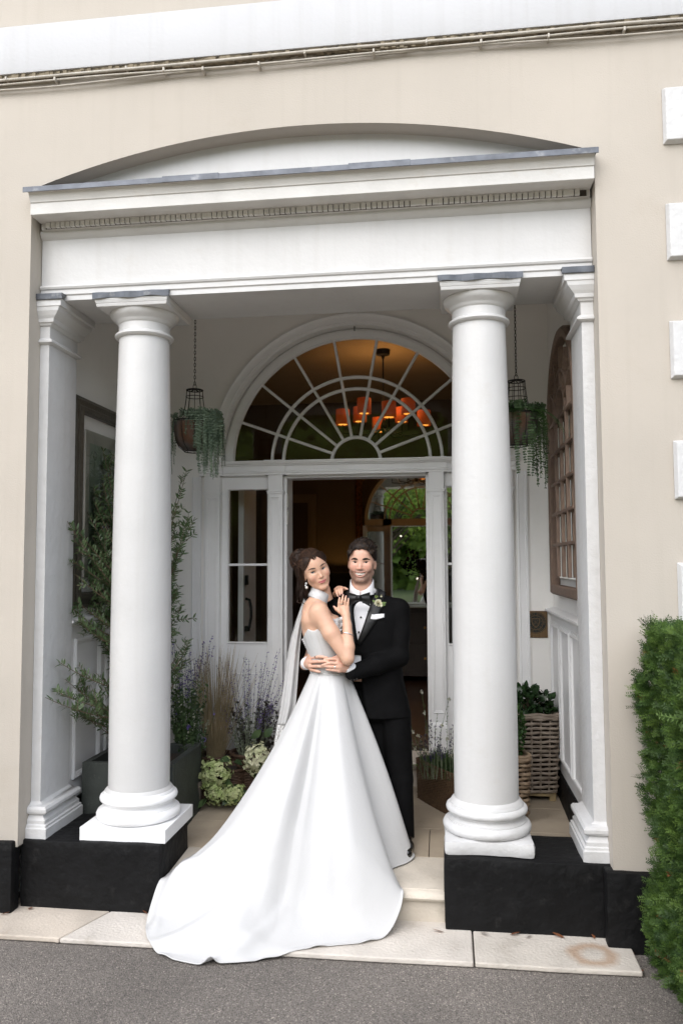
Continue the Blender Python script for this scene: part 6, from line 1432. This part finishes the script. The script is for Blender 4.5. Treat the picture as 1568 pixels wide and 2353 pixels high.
# --- hair: scalp cap with swept-up locks
rs = np.random.RandomState(21)
g = Grid((-.110,-.075,-.05), (.110,.185,.165), .0022)
g.ell((0,.066,.042), (.0855,.094,.086), .004); g.ell((0,.034,.090), (.058,.054,.034), .03)
for i in range(520):
    a = rs.uniform(-1.0, 1.0); b = rs.rand()**1.2; x0 = .074*a; y0 = -.026+.16*b; z0 = .042+.086*math.sqrt(max(.02, 1-(x0/.0855)**2-((y0-.066)/.094)**2))
    dirv = np.array([x0*3.0+.22+rs.normal(0,.12), .30+rs.normal(0,.18), .62*(1-b)+.15+rs.normal(0,.1)]); dirv /= np.linalg.norm(dirv); ln = (.050 if b < .3 else .034)*rs.uniform(.7,1.2)*(1-.35*abs(a)); p0 = np.array([x0,y0,z0-.004]); p1 = p0+dirv*ln*.5; p2 = p1+(dirv+np.array([rs.normal(0,.25),.45,-.45]))*ln*.5
    g.chain([p0,p1,p2], [.0046,.0040,.0012], .0016)
for i in range(330):  # sides, combed back and down
    sx = rs.choice([-1,1]); y0 = rs.uniform(.0,.15); z0 = rs.uniform(-.035 if y0 > .075 else .0,.085); q = 1-((y0-.066)/.096)**2-((z0-.042)/.09)**2
    if q < .05: continue
    x0 = sx*.0855*math.sqrt(q); g.cone((x0,y0,z0), (x0+sx*.001,y0+.022,z0-.010), .0036, .0014, .0016)
# carve the face and the temples free
def facecut(X, Y, Z):
    hl = .077+.004*np.sin(X*160)-np.where(np.abs(X) > .040, (np.abs(X)-.040)*1.7, 0)
    return np.maximum(np.maximum(Z-hl, Y-(.030+np.clip(.02-Z, -.03, .06)*.4)), -.3)
g.put(facecut, (-.115,-.08,-.05), (.115,.06,.085), .003, 's')
g.ell((0,.06,-.06), (.2,.2,.03), .01, 's') 
V, F = g.mesh(); ghair = obj('hair', npmesh('hair', V@gT.T+gO, F), HG, G)
w = MB()
for i in range(420):   # strands combed up and back from the hairline
    a = rs.uniform(-1,1); x0 = .060*a; y0 = rs.uniform(-.028,.05); z0 = .083-.030*abs(a)**3 if y0 < 0 else .042+.088*math.sqrt(max(.02, 1-(x0/.0855)**2-((y0-.066)/.094)**2))
    if y0 < 0: y0 = -.022+.012*abs(a)
    hgt = rs.uniform(.014,.028)*(1-.5*abs(a)); bk = rs.uniform(.03,.06); sw = rs.normal(.006,.006)
    w.tube([np.array([x0*(1+.12*t)+sw*t, y0-.006*math.sin(3.1*t)+bk*t*t, z0-.003+hgt*math.sin(min(1.45, 1.75*t))])@gT.T+gO for t in np.linspace(0,1,8)], [.0022,.0026,.0026,.0024,.0022,.0018,.0012,.0004], 5)
tag(w.build('strands', HG, ghair, smooth=60), kind='stuff')
# --- buttonhole: white rose, buds, leaves, bound stem
bq = at(866, 1387, .51); bq[1] = jfront(bq[0], bq[2])-.012
bt = empty('buttonhole', bq, parent=G)
pet = mat('cream_petal', (.74,.72,.55), .6, var=.12, vscale=40, sub=.1); gp = leafmat('bud_green', (.42,.48,.2), (.3,.4,.12)); gl = leafmat('sprig_green', (.12,.2,.06), (.2,.28,.1))
def rose(c, r, name, m, seed, n=16, open_=1.0):
    rr = np.random.RandomState(seed); w = MB()
    for i in range(n):
        a = i*2.4; lay = i/n; R_ = r*(.25+.75*lay); tilt = .25+lay*1.0*open_
        dx, dz = math.cos(a), math.sin(a); pts = []
        for s_ in (-1, -.5, 0, .5, 1):
            for t in (0, .5, 1):
                ang = a+s_*.75*(1 if t else .5); rad = R_*(.25+.75*t*math.sin(tilt)); dep = -r*.9*t*math.cos(tilt*.9)*(1-.25*lay)-r*.1
                pts.append((c[0]+rad*math.cos(ang), c[1]+dep+.15*r*t*abs(s_), c[2]+rad*math.sin(ang)))
        w.add(pts, [(s_*3+t, s_*3+t+1, s_*3+4+t, s_*3+3+t) for s_ in range(4) for t in range(2)])
    return w.build(name, m, bt, smooth=70)
rose(bq+np.array([.0,0,-.004]), .030, 'rose', pet, 5, 20)
rose(at(861.5,1372,.50)*[1,0,1]+[0,bq[1]-.004,0], .016, 'bud', gp, 6, 10, .5); rose(at(873,1370,.50)*[1,0,1]+[0,bq[1]-.004,0], .014, 'lily_bud', pet, 7, 8, .35)
def leafblade(w, p, d, nrm, L_, wd, n=5):
    p, d, nrm = (np.array(q, float) for q in (p, d, nrm)); d /= np.linalg.norm(d); sd_ = np.cross(d, nrm); sd_ /= np.linalg.norm(sd_); up_ = np.cross(sd_, d); vs_ = []
    for i in range(n+1):
        t = i/n; ww = wd*math.sin(math.pi*min(1, t*.92+.06))**.8; c = p+d*L_*t-up_*L_*.12*t*t
        vs_ += [c+sd_*ww-up_*ww*.25, c, c-sd_*ww-up_*ww*.25]
    w.add(vs_, [(i*3+k, i*3+k+1, i*3+4+k, i*3+3+k) for i in range(n) for k in range(2)])
w = MB()
for d, L_ in (((.8,-.3,.25),.05),((.2,-.2,-1),.04),((-.9,-.2,.7),.045),((.9,-.2,.0),.042)): leafblade(w, bq+np.array([0,-.003,-.01]), d, (0,-1,0), L_, .009)
w.build('leaf', gl, bt, smooth=60)
w = MB(); b0, b1 = z1(1010,690,.5), z1(925,762,.5)
for k in range(5): w.tube([(b0[0],bq[1]-.004,b0[2]), (b1[0]+.004*(k-2)*.5,bq[1]-.006-.002*(k % 2),b1[2]-.004*(2-k)*.6)], .0028, 6)
w.build('stem', gl, bt, smooth=60)
MB().tube([(b0[0]+(b1[0]-b0[0])*.35,bq[1]-.005,b0[2]+(b1[2]-b0[2])*.35), (b0[0]+(b1[0]-b0[0])*.65,bq[1]-.006,b0[2]+(b1[2]-b0[2])*.65)], .0065, 10).build('binding', pet, bt, smooth=60)
# ================================================================== BRIDE
B = empty('person', (-.66, .55, floorz(.5)), 'woman in strapless white gown with long train and neck scarf, leaning on the man', 'person', 'couple posing on the porch')
bT = rotm(R(24), R(21), R(4)); bO = at(729.5, 1310, .505)
hV, hF, hA, hX, gb = head(bT, bO, False, True)
# --- body: torso side on, facing the groom (+x); both arms
g = Grid((-.90,.24,1.20), (-.44,.80,1.74), .0032)
nkc = bO+bT@np.array([0,.06,-.13]); ch0 = at(722, 1388, .55)
g.cone(nkc, ch0+np.array([0,0,-.02]), .048, .056, .02)
ch = at(734, 1425, .55)
TS = [(1.225,at(757,1545,.55)[0],.55,.104,.122),(1.30,at(752,1515,.55)[0],.55,.100,.125),(1.38,at(744,1485,.55)[0],.55,.103,.135),(1.45,at(737,1455,.55)[0],.55,.108,.142),(1.52,at(730,1428,.55)[0],.55,.098,.142),(1.575,at(726,1408,.55)[0],.55,.080,.125),(1.615,at(724,1392,.55)[0],.55,.058,.08)]
g.loft(TS, .03)
g.ell(at(766,1436,.55)+np.array([0,-.055,0]), (.055,.055,.055), .03); g.ell(at(766,1436,.55)+np.array([0,.055,0]), (.055,.055,.055), .03)
shN = at(733,1405,.415); shF = at(728,1400,.675)
g.cone(ch0+np.array([0,-.02,-.015]), shN+np.array([0,.01,.004]), .045, .042, .03); g.cone(ch0+np.array([0,.02,-.015]), shF, .045, .044, .03)
elN = at(798,1512,.375); wrN = at(797,1436,.432)
g.ell(shN+np.array([-.004,.008,-.02]), (.052,.05,.062), .03)
g.chain([shN, shN+(elN-shN)*.45+np.array([-.004,-.006,-.003]), elN], [.047,.0465,.036], .018)
g.chain([elN, elN+(wrN-elN)*.35+np.array([.004,-.004,0]), wrN], [.037,.0365,.0255], .010)
# shoulder blade and spine furrow
g.ell(at(708,1420,.47), (.03,.05,.05), .03)
def z2(u, v, Y): return at(638.4+u*.1714, 1223+v*.1714, Y)
K = [z2(812,1018,.482), z2(848,1002,.474), z2(893,1003,.470), z2(934,1016,.474)]
Mm = [z2(816,946,.478), z2(855,920,.470), z2(898,924,.468), z2(937,946,.472)]
Tt = [z2(824,872,.488), z2(872,838,.482), z2(910,853,.478), z2(944,882,.478)]
g.cone(wrN, z2(908,1105,.456), .0255, .0225, .008)
hand(g, z2(912,1120,.455), K, Mm, Tt, [z2(870,1090,.462), z2(822,1062,.470), z2(782,1032,.476), z2(748,992,.478)], .0076, .0225)
# far arm passes behind the groom's shoulder; the fingers come over the top of it
g2 = Grid((-.66,.44,1.62), (-.50,.74,1.80), .0024)
hand(g2, z2(800,800,.69), [z2(768,765,.60), z2(800,742,.595), z2(846,738,.59), z2(892,750,.59)], [z2(782,790,.552), z2(812,772,.545), z2(852,765,.54), z2(905,752,.545)], [z2(803,852,.545), z2(832,836,.535), z2(858,822,.53), z2(930,760,.525)], [z2(780,830,.66), z2(760,840,.64), z2(752,820,.62), z2(760,800,.6)], .0080, .024)
wF = z2(800,800,.69); elF = at(742,1492,.84)
ga = Grid((-.90,.5,1.2), (-.45,.95,1.80), .004); ga.chain([shF, elF, wF], [.044,.036,.024], .01)
V2, F2 = g2.mesh(); V3, F3 = ga.mesh(); V, F = g.mesh(); V = relax(V, F, 1, .35)
bV, bF = fuse([(hV, hF), (V, F), (V2, F2), (V3, F3)], .0021); me = npmesh('body', bV, bF); nail = np.zeros(len(bV))
for t, m_ in list(zip(Tt, Mm))+[(z2(750,996,.478), z2(782,1032,.476))]:
    t = np.array(t); d = t-np.array(m_); d /= np.linalg.norm(d); q = bV-(t+d*.002); nail = np.maximum(nail, np.clip(1.3-np.linalg.norm(q, axis=1)/.0085, 0, 1)*(bV[:, 1] < t[1]+.002))
for t in (z2(803,852,.545), z2(832,836,.535), z2(858,822,.53), z2(930,760,.525)): nail = np.maximum(nail, np.clip(1.3-np.linalg.norm(bV-t, axis=1)/.008, 0, 1))
for k_, v_ in hA(bV).items(): fcol(me, k_, nail if k_ == 'nail' else v_)
bb = obj('body', me, SK_B, B)
eyes_of(hX, (.10,.13,.15), bb, 'grey_eye')
bbm = mat('brow_brown', (.06,.032,.02), .6)
for m_ in hX['eyebrow']: obj('eyebrow', m_.mesh('eyebrow'), bbm, bb, smooth=60)
for m_ in hX['lashes']: obj('lashes', m_.mesh('lashes'), HG, bb, smooth=60)
# --- hair: smooth cap parted near the middle, twisted bun, side tress and curls
rs = np.random.RandomState(5)
g = Grid((-.16,-.06,-.17), (.115,.24,.17), .003)
g.ell((0,.068,.040), (.0815,.094,.088), .004)
g.ell((-.042,.135,.070), (.060,.062,.062), .02)      # bun, high on the back of the head
g.ell((-.070,.112,.000), (.038,.055,.060), .02)      # fullness behind the ear
def lock(P, r, k=.002): g.chain([np.array(p, float) for p in P], r, k)
def onhead(x, y, lift=0):
    q = max(0., 1-(x/(.0815+lift))**2-((y-.068)/(.094+lift))**2); return .040+(.088+lift)*math.sqrt(q)
for i in range(40):   # twisted coils of the bun
    c = np.array([-.042,.135,.070]); n_ = rs.normal(size=3); n_ /= np.linalg.norm(n_); u_ = np.cross(n_, rs.normal(size=3)); u_ /= np.linalg.norm(u_); w_ = np.cross(n_, u_); rad = rs.uniform(.046,.062); h0 = n_*rs.uniform(-.02,.02); a0 = rs.uniform(0,6.28); ln = rs.uniform(.8,2.0)
    lock([c+h0+(u_*math.cos(a0+ln*j/5)+w_*math.sin(a0+ln*j/5))*rad*(1+.06*math.sin(j)) for j in range(6)], [.003,.0065,.0085,.0085,.006,.0025])
for i in range(26):   # tress that falls in front of the ear, image left
    a0 = rs.uniform(0,6.28); o_ = rs.normal(0,.009,3); P = []
    for j in range(9):
        u_ = j/8; P.append((-.077-.012*math.sin(u_*3.1)+o_[0]+.006*math.sin(a0+u_*8), .052+.045*u_+o_[1]*.8, .030-.165*u_*rs.uniform(.97,1.03)+o_[2]))
    lock(P, [.003,.0045,.005,.005,.0045,.004,.0035,.003,.0015], .0012)
def facecut(X, Y, Z):
    hl = .080-np.clip(np.abs(X)-.020, 0, 1)*1.15; ed = .018+.25*np.clip(.05-Z, -.02, .2)*0
    return np.maximum(np.maximum(Z-hl, Y-(.024+.22*np.clip(.03-Z, 0, .05))), np.abs(X)-.0735)
g.put(facecut, (-.0735,-.07,-.2), (.0735,.05,.09), .004, 's')
g.ell((.02,.05,-.13), (.056,.11,.085), .004, 's')
V, F = g.mesh(); hair = obj('hair', npmesh('hair', V@bT.T+bO, F), HB, B)
# fine strands laid over the cap, the bun and the side tress
HL = hairmat('bride_hair_light', (.050,.026,.016), (.085,.045,.028))
for nm, mt, cnt, sd_ in (('strands', HB, 300, 1), ('light_strands', HL, 150, 2)):
    r2 = np.random.RandomState(sd_); w = MB()
    for i in range(cnt):
        side = -1 if r2.rand() < .68 else 1; y0 = r2.uniform(-.024,.11); P = []; k = r2.uniform(.8,1.0); tw = r2.normal(0,.006)
        for j in range(10):
            u_ = j/9; x = side*(.003+.0815*math.sin(u_*1.35)*k); y = y0+(.140-y0)*u_**1.3*.92+tw*u_
            q = max(.0, 1-(x/.084)**2-((y-.068)/.097)**2); P.append(np.array([x, y, .040+.0905*math.sqrt(q)-.03*u_**3]))
        w.tube([p@bT.T+bO for p in P], [r2.uniform(.0010,.0022)]*9+[.0004], 5)
    for i in range(cnt//2):   # from the hairline straight back
        side = -1 if r2.rand() < .65 else 1; x0 = r2.uniform(.006,.071); z0 = .0815-max(0, x0-.020)*1.15+r2.uniform(0,.006); q = max(0, 1-(x0/.084)**2-((z0-.040)/.0905)**2); y0 = .068-.097*math.sqrt(q); y0 = min(y0, .02); P = []; dr = r2.uniform(.0,.03)
        for j in range(9):
            u_ = j/8; y = y0+(.13-y0)*u_; z = z0+(.055-dr-z0)*u_*u_+.010*math.sin(3.1*u_); q = max(.0, 1-((y-.068)/.0985)**2-((z-.040)/.092)**2); xx = side*.0875*math.sqrt(q); xx = side*x0*(1-min(1, u_*3))+xx*min(1, u_*3) if abs(xx) < .2 else xx; P.append(np.array([xx, y, z]))
        w.tube([p@bT.T+bO for p in P], [.0014]+[r2.uniform(.0014,.0024)]*7+[.0004], 5)
    for i in range(cnt//2):
        c = np.array([-.042,.135,.070]); n_ = r2.normal(size=3); n_ /= np.linalg.norm(n_); u_ = np.cross(n_, r2.normal(size=3)); u_ /= np.linalg.norm(u_); v_ = np.cross(n_, u_); rad = r2.uniform(.060,.070); a0 = r2.uniform(0,6.28); ln = r2.uniform(.8,2.2)
        w.tube([(c+(u_*math.cos(a0+ln*j/9)+v_*math.sin(a0+ln*j/9))*rad*(1+.03*math.sin(j*1.3)))@bT.T+bO for j in range(10)], [.0012]+[.0018]*8+[.0005], 5)
    for i in range(cnt//3):
        a0 = r2.uniform(0,6.28); o_ = r2.normal(0,.011,3); fr = r2.uniform(5,9)
        w.tube([np.array([-.079-.012*math.sin(u_*3.1)+o_[0]+.007*math.sin(a0+u_*fr)*u_, .050+.045*u_+o_[1]*.8, .035-.190*u_+o_[2]])@bT.T+bO for u_ in np.linspace(0,1,14)], [.0012]*3+[.0018]*8+[.0014,.001,.0004], 5)
    tag(w.build(nm, mt, hair, smooth=60), kind='stuff')
w = MB()
def curl(P0, L_, amp, fr, d, r=.0016, n=22, ph=0):
    P0 = np.array(P0, float); d = np.array(d, float); d /= np.linalg.norm(d); a = np.cross(d, (0,1,0)); a /= np.linalg.norm(a); b_ = np.cross(d, a)
    w.tube([P0+d*L_*t+(a*math.cos(ph+fr*t*6.28)+b_*math.sin(ph+fr*t*6.28))*amp*t**.6 for t in np.linspace(0, 1, n)], [r*(1-.75*t) for t in np.linspace(0, 1, n)], 5)
for i in range(34):
    p = z2(285+rs.uniform(-30,60), 690+rs.uniform(-60,40), .50+rs.uniform(-.02,.05)); curl(p, rs.uniform(.05,.13), rs.uniform(.003,.010), rs.uniform(.8,1.8), (rs.uniform(-.25,.3), rs.uniform(-.2,.2), -1), rs.uniform(.0008,.0016), ph=rs.uniform(0,6))
for i in range(22):
    p = z2(rs.uniform(160,330), rs.uniform(260,420), .58); curl(p, rs.uniform(.02,.045), .004, 1.0, (rs.uniform(-1,.6), rs.uniform(-.4,.2), rs.uniform(-.1,1)), .0009, ph=rs.uniform(0,6))
for i in range(0):
    p = z2(rs.uniform(150,200), rs.uniform(450,640), .60); curl(p, rs.uniform(.03,.05), .005, 1.0, (rs.uniform(-.5,.3), rs.uniform(-.4,.1), -1), .0014, ph=rs.uniform(0,6))
w.tube([z2(268,905,.46), z2(255,935,.45), z2(280,945,.445), z2(320,940,.445), z2(350,952,.446), z2(356,972,.446)], [.003,.0036,.0036,.003,.002,.001], 6)
tag(w.build('loose_curls', HB, hair, smooth=60), kind='stuff')
# --- earring, bracelet, rings
pearl = mat('pearl', (.85,.82,.76), .2, coat=.3); er = empty('earring', z2(366,700,.44), parent=B)
def gem(c, r, m, nm): MB().lathe([(r*math.sin(math.pi*i/8)+1e-4, c[2]-r*math.cos(math.pi*i/8)) for i in range(9)], c[0], c[1], 12).build(nm, m, er, smooth=60)
e0 = bO+bT@np.array([-.079,.052,-.055])
crys = mat('crystal', (.8,.84,.88), .08, coat=.5); gem(e0, .007, crys, 'crystal'); gem(e0+np.array([-.004,-.003,-.012]), .0055, crys, 'crystal'); gem(e0+np.array([.003,-.004,-.024]), .0085, pearl, 'pearl')
wv = wrN+(elN-wrN)*.28; d = (wrN-elN)/np.linalg.norm(wrN-elN); u_ = np.cross(d, (0,1,0)); u_ /= np.linalg.norm(u_); v_ = np.cross(d, u_)
MB().tube([wv+(u_*math.cos(a)+v_*math.sin(a))*.036+d*.010*math.cos(a) for a in np.linspace(0, 2*math.pi, 28)[:-1]], .0022, 6, closed=True).build('bracelet', ring_m, B, smooth=60)
for a, b in ((K[1], Mm[1]), (z2(800,742,.595), z2(812,772,.545))):
    c = a+(b-a)*.55; dd = (b-a)/np.linalg.norm(b-a); MB().tube([c-dd*.0025, c+dd*.0025], .0098, 14).build('ring', ring_m, B, smooth=60)
# --- satin of the gown
def satin():
    m, nt, p = nodes('ivory_satin'); N, L = nt.nodes.new, nt.links.new; p.inputs['Base Color'].default_value = (.53,.528,.524,1); p.inputs['Roughness'].default_value = .42; p.inputs['Sheen Weight'].default_value = .05; p.inputs['Sheen Roughness'].default_value = .5; p.inputs['Specular IOR Level'].default_value = .4
    tc = N('ShaderNodeTexCoord'); nz = N('ShaderNodeTexNoise'); nz.inputs['Scale'].default_value = 9; nz.inputs['Detail'].default_value = 3; nz.inputs['Distortion'].default_value = .6; L(tc.outputs['Object'], nz.inputs['Vector'])
    b = N('ShaderNodeBump'); b.inputs['Strength'].default_value = .22; b.inputs['Distance'].default_value = .012; n2 = N('ShaderNodeTexNoise'); n2.inputs['Scale'].default_value = 34; n2.inputs['Detail'].default_value = 4; n2.inputs['Distortion'].default_value = 1.2; L(tc.outputs['Object'], n2.inputs['Vector']); b2 = N('ShaderNodeBump'); b2.inputs['Strength'].default_value = .16; b2.inputs['Distance'].default_value = .004; L(n2.outputs['Fac'], b2.inputs['Height']); L(b.outputs[0], b2.inputs['Normal'])
    L(nz.outputs['Fac'], b.inputs['Height']); L(b2.outputs[0], p.inputs['Normal']); return m
SAT = satin()
# bodice: the torso shape a little larger, cut by a dipping neckline
g = Grid((-.88,.36,1.20), (-.46,.74,1.55), .0034)
g.loft(TS, .03, off=.005); g.ell(at(766,1436,.55)+np.array([0,-.055,0]), (.061,.060,.061), .03); g.ell(at(766,1436,.55)+np.array([0,.055,0]), (.061,.060,.061), .03)
zb_ = at(710,1444,.45)[2]; xb_ = at(710,1444,.45)[0]
def neckline(X, Y, Z):
    t = (X-xb_); return -(Z-(zb_-.012*np.abs(np.sin(t*28))+np.where(t > .03, (t-.03)*.55, 0)-np.where(t < -.005, (-.005-t)*1.2, 0)))
g.put(neckline, (-.9,.3,zb_-.08), (-.4,.8,1.6), .003, 's')
V, F = g.mesh(); V = relax(V, F, 1); bod = obj('bodice', npmesh('bodice', V, F), SAT, B)
w = MB()   # boning seams
for dx in (.022, .058, .095):
    P = []
    for zq in np.linspace(1.24, zb_-.02, 14):
        r = [np.interp(zq, [q[0] for q in TS], [q[i] for q in TS]) for i in range(1, 5)]; xx = r[0]-r[2]+dx+.01; q = max(0, 1-((xx-r[0])/(r[2]+.006))**2); P.append((xx, r[1]-(r[3]+.0055)*math.sqrt(q), zq))
    w.tube(P, .0016, 6)
w.build('boning_seam', SAT, bod, smooth=60)
for i in range(9):
    q = z1(352+i*8.2, 1010+i*17, .50); me_ = MB().lathe([(.0062*math.sin(math.pi*k/6)+1e-4, q[2]-.0062*math.cos(math.pi*k/6)) for k in range(7)], q[0], q[1], 10).mesh('button'); obj('button', me_, SAT, B, smooth=60)
w = MB()   # petal ruffle at the bust
for i in range(26):
    q = z1(rs.uniform(640,700), rs.uniform(810,960), .45+rs.uniform(-.01,.03)); leafblade(w, q, (rs.uniform(-.4,.8), rs.uniform(-.7,.0), rs.uniform(-.2,1)), (0,-1,.3), rs.uniform(.018,.032), .009, 4)
w.build('ruffle', SAT, bod, smooth=60)
# --- skirt with train: from the waist down over the step on to the drive
WC = np.array([at(757,1545,.55)[0], .55]); WZ = at(757,1543,.55)[2]; WRX, WRY = .108, .127
hem = [(-.19,.53),(-.215,.42),(-.315,.30),(-.285,.20),(-.225,.10),(-.235,.0),(-.36,-.12),(-.58,-.205),(-.72,-.262),(-.88,-.325),(-1.0,-.365),(-1.09,-.395),(-1.20,-.38),(-1.32,-.335),(-1.43,-.245),(-1.495,-.13),(-1.52,-.02),(-1.485,.12),(-1.46,.27),(-1.40,.43),(-1.27,.60),(-1.10,.74),(-.92,.86),(-.70,.90),(-.48,.86),(-.30,.74)]
def cyc(P, n):
    P = np.array(P, float); m = len(P); out = []
    d = np.linalg.norm(np.roll(P, -1, 0)-P, axis=1); cum = np.r_[0, np.cumsum(d)]
    for s_ in np.linspace(0, cum[-1], n, endpoint=False):
        i = np.searchsorted(cum, s_, side='right')-1; t = (s_-cum[i])/d[i]; a, b_, c, e = (P[(i+j) % m] for j in (-1, 0, 1, 2))
        out.append(.5*((2*b_)+(c-a)*t+(2*a-5*b_+4*c-e)*t*t+(-a+3*b_-3*c+e)*t**3))
    return np.array(out)
NS, NT = 420, 150
HM = cyc(hem, NS)
def gnd(y): return .036+.160*smooth1(y, -.10, .085)+.05*np.clip(y-.1, 0, 2)-.026*(1-smooth1(y, -.31, -.24))
ang = np.unwrap(np.arctan2((HM-WC)[:, 1], (HM-WC)[:, 0]))
dist = np.linalg.norm(HM-WC, axis=1)
s = np.arange(NS)/NS
# fold pattern round the hem: broad soft flutes with narrow valleys
def flute(n, ph, sharp): x = np.sin(2*np.pi*n*s+ph); return np.sign(x)*np.abs(x)**sharp
fold = (.75*flute(6, .9, 1.4)+.32*flute(11, 2.1, 1.2)*(.4+.6*np.sin(2*np.pi*2*s+.8)**2)+.08*np.sin(2*np.pi*21*s+1.0))*(.65+.35*np.sin(2*np.pi*3*s+1.9))
# more of the flutes belong to the front; fade along the train
tr_ = smooth1(dist, .75, 1.1)
V = np.zeros((NT, NS, 3))
kx = 1.12+.62*smooth1(dist, .50, .85)
for i in range(NT):
    t = i/(NT-1); h = t**1.15
    wa = np.stack([WC[0]+WRX*np.cos(ang), WC[1]+WRY*np.sin(ang)], 1)
    wob = .05*np.sin(2*np.pi*3*s+4*h)*h*h*tr_
    p = wa+(HM-wa)*h; nrm = (HM-WC)/dist[:, None]; tan = np.stack([-nrm[:, 1], nrm[:, 0]], 1)
    amp = .040*np.sin(np.pi*min(1, h*1.02))**1.0*(1-.6*tr_*h)+.0025*(1-h)+.010*h*(1-tr_)
    p = p+nrm*(fold*amp)[:, None]+tan*wob[:, None]*.5
    drape = np.clip(1-h, 0, 1)**kx
    gz = gnd(p[:, 1]); zz = gz+(WZ-gz)*drape
    # swags and creases where the train lies on the ground
    lie = smooth1(h, .45, .95)*tr_
    crease = .042*np.maximum(0, np.sin(2*np.pi*(6.2*s+1.15*h)+.6))**2+.022*np.maximum(0, np.sin(2*np.pi*(10.3*s-1.7*h)+2.1))**3
    zz = zz+lie*crease*(1-smooth1(h, .93, 1.0)*.75)
    V[i, :, :2] = p; V[i, :, 2] = np.maximum(zz, gz+.004+.012*(1-h))
# the hem curls up a little in places
curlm = .012*np.maximum(0, np.sin(2*np.pi*17*s+.5))**2
for i in range(NT-8, NT): V[i, :, 2] += curlm*((i-(NT-8))/8)**2
# one fold at the front edge stands open
kf = np.exp(-((s-s[np.argmin(np.hypot(HM[:, 0]+1.06, HM[:, 1]+.39))])/.006)**2)
for i in range(NT-14, NT): V[i, :, 2] += .035*kf*((i-(NT-14))/14)**2
idx = np.arange(NT*NS).reshape(NT, NS); F = np.stack([idx[:-1], np.roll(idx[:-1], -1, 1), np.roll(idx[1:], -1, 1), idx[1:]], -1).reshape(-1, 4)
sk = obj('skirt', npmesh('skirt', V.reshape(-1, 3), F[:, ::-1]), SAT, B); so_ = sk.modifiers.new('t', 'SOLIDIFY'); so_.thickness = .003; so_.offset = 0
w = MB(); P = [(WC[0]+(WRX+.001)*math.cos(a), WC[1]+(WRY+.001)*math.sin(a), WZ+.003) for a in np.linspace(0, 2*math.pi, 60)[:-1]]; w.tube(P, .005, 8, closed=True); w.build('waist_seam', SAT, B, smooth=60)
# --- neck scarf: wrapped choker and the long tail down the back
chk = MB(); n = 60; cc = nkc+(ch0-nkc)*.42; axs = (ch0-nkc); axs = axs/np.linalg.norm(axs); axs = axs*.75+np.array([0,0,-1])*.25; axs /= np.linalg.norm(axs); uu = np.cross(axs, (0,1,0)); uu /= np.linalg.norm(uu); vv = np.cross(axs, uu)
for i in range(n):
    a = 2*math.pi*i/n
    for j in range(9):
        t = j/8; r = .0545+.0035*math.sin(math.pi*t)+.0018*math.sin(9*t+3*math.sin(a))+.004*t; chk.v.append(tuple(cc+axs*(.062*(t-.5)+.008*math.sin(a+1))+(uu*math.cos(a)+vv*math.sin(a))*r))
for i in range(n):
    for j in range(8): i2 = (i+1) % n; chk.f.append((i*9+j, i*9+j+1, i2*9+j+1, i2*9+j))
o = chk.build('neck_scarf', SAT, B, smooth=80); q = o.modifiers.new('t', 'SOLIDIFY'); q.thickness = .003
def tail(Lp, Rp, name, y0, dy, mt, seed, nrow=70, nc=26):
    Lp, Rp = np.array(Lp, float), np.array(Rp, float); tl = np.linspace(0, 1, len(Lp)); V = []
    for i in range(nrow):
        t = i/(nrow-1); a = np.array([np.interp(t, tl, Lp[:, k]) for k in (0, 1)]); b_ = np.array([np.interp(t, tl, Rp[:, k]) for k in (0, 1)])
        for j in range(nc):
            u_ = j/(nc-1); q = a+(b_-a)*u_; f_ = .016*math.sin(u_*7.5+seed+1.2*t)*(.4+.6*t)+.006*math.sin(u_*17+seed); V.append(at(q[0], q[1], y0+dy*t+f_))
    F = [(i*nc+j, i*nc+j+1, (i+1)*nc+j+1, (i+1)*nc+j) for i in range(nrow-1) for j in range(nc-1)]
    o = obj(name, npmesh(name, V, F), mt, B); q = o.modifiers.new('t', 'SOLIDIFY'); q.thickness = .002; return o
tail([(703,1360),(692,1390),(679,1428),(668,1465),(661,1500),(653,1560),(645,1620),(637,1665)], [(712,1382),(701,1402),(694,1432),(691,1465),(688,1500),(684,1560),(679,1620),(668,1665)], 'scarf_tail', .60, .06, SAT, .3)
m_, nt_, p_ = nodes('lace'); N, L = nt_.nodes.new, nt_.links.new; vo = N('ShaderNodeTexVoronoi'); vo.inputs['Scale'].default_value = 90; tc = N('ShaderNodeTexCoord'); L(tc.outputs['Object'], vo.inputs['Vector']); cr = N('ShaderNodeMapRange'); cr.inputs[1].default_value = .25; cr.inputs[2].default_value = .5; cr.inputs[3].default_value = .25; cr.inputs[4].default_value = .85; L(vo.outputs['Distance'], cr.inputs[0]); L(cr.outputs[0], p_.inputs['Alpha']); p_.inputs['Base Color'].default_value = (.8,.79,.78,1)
tail([(637,1665),(631,1700),(627,1745)], [(668,1665),(656,1694),(640,1722)], 'lace_end', .66, .01, m_, 2.3, 30)
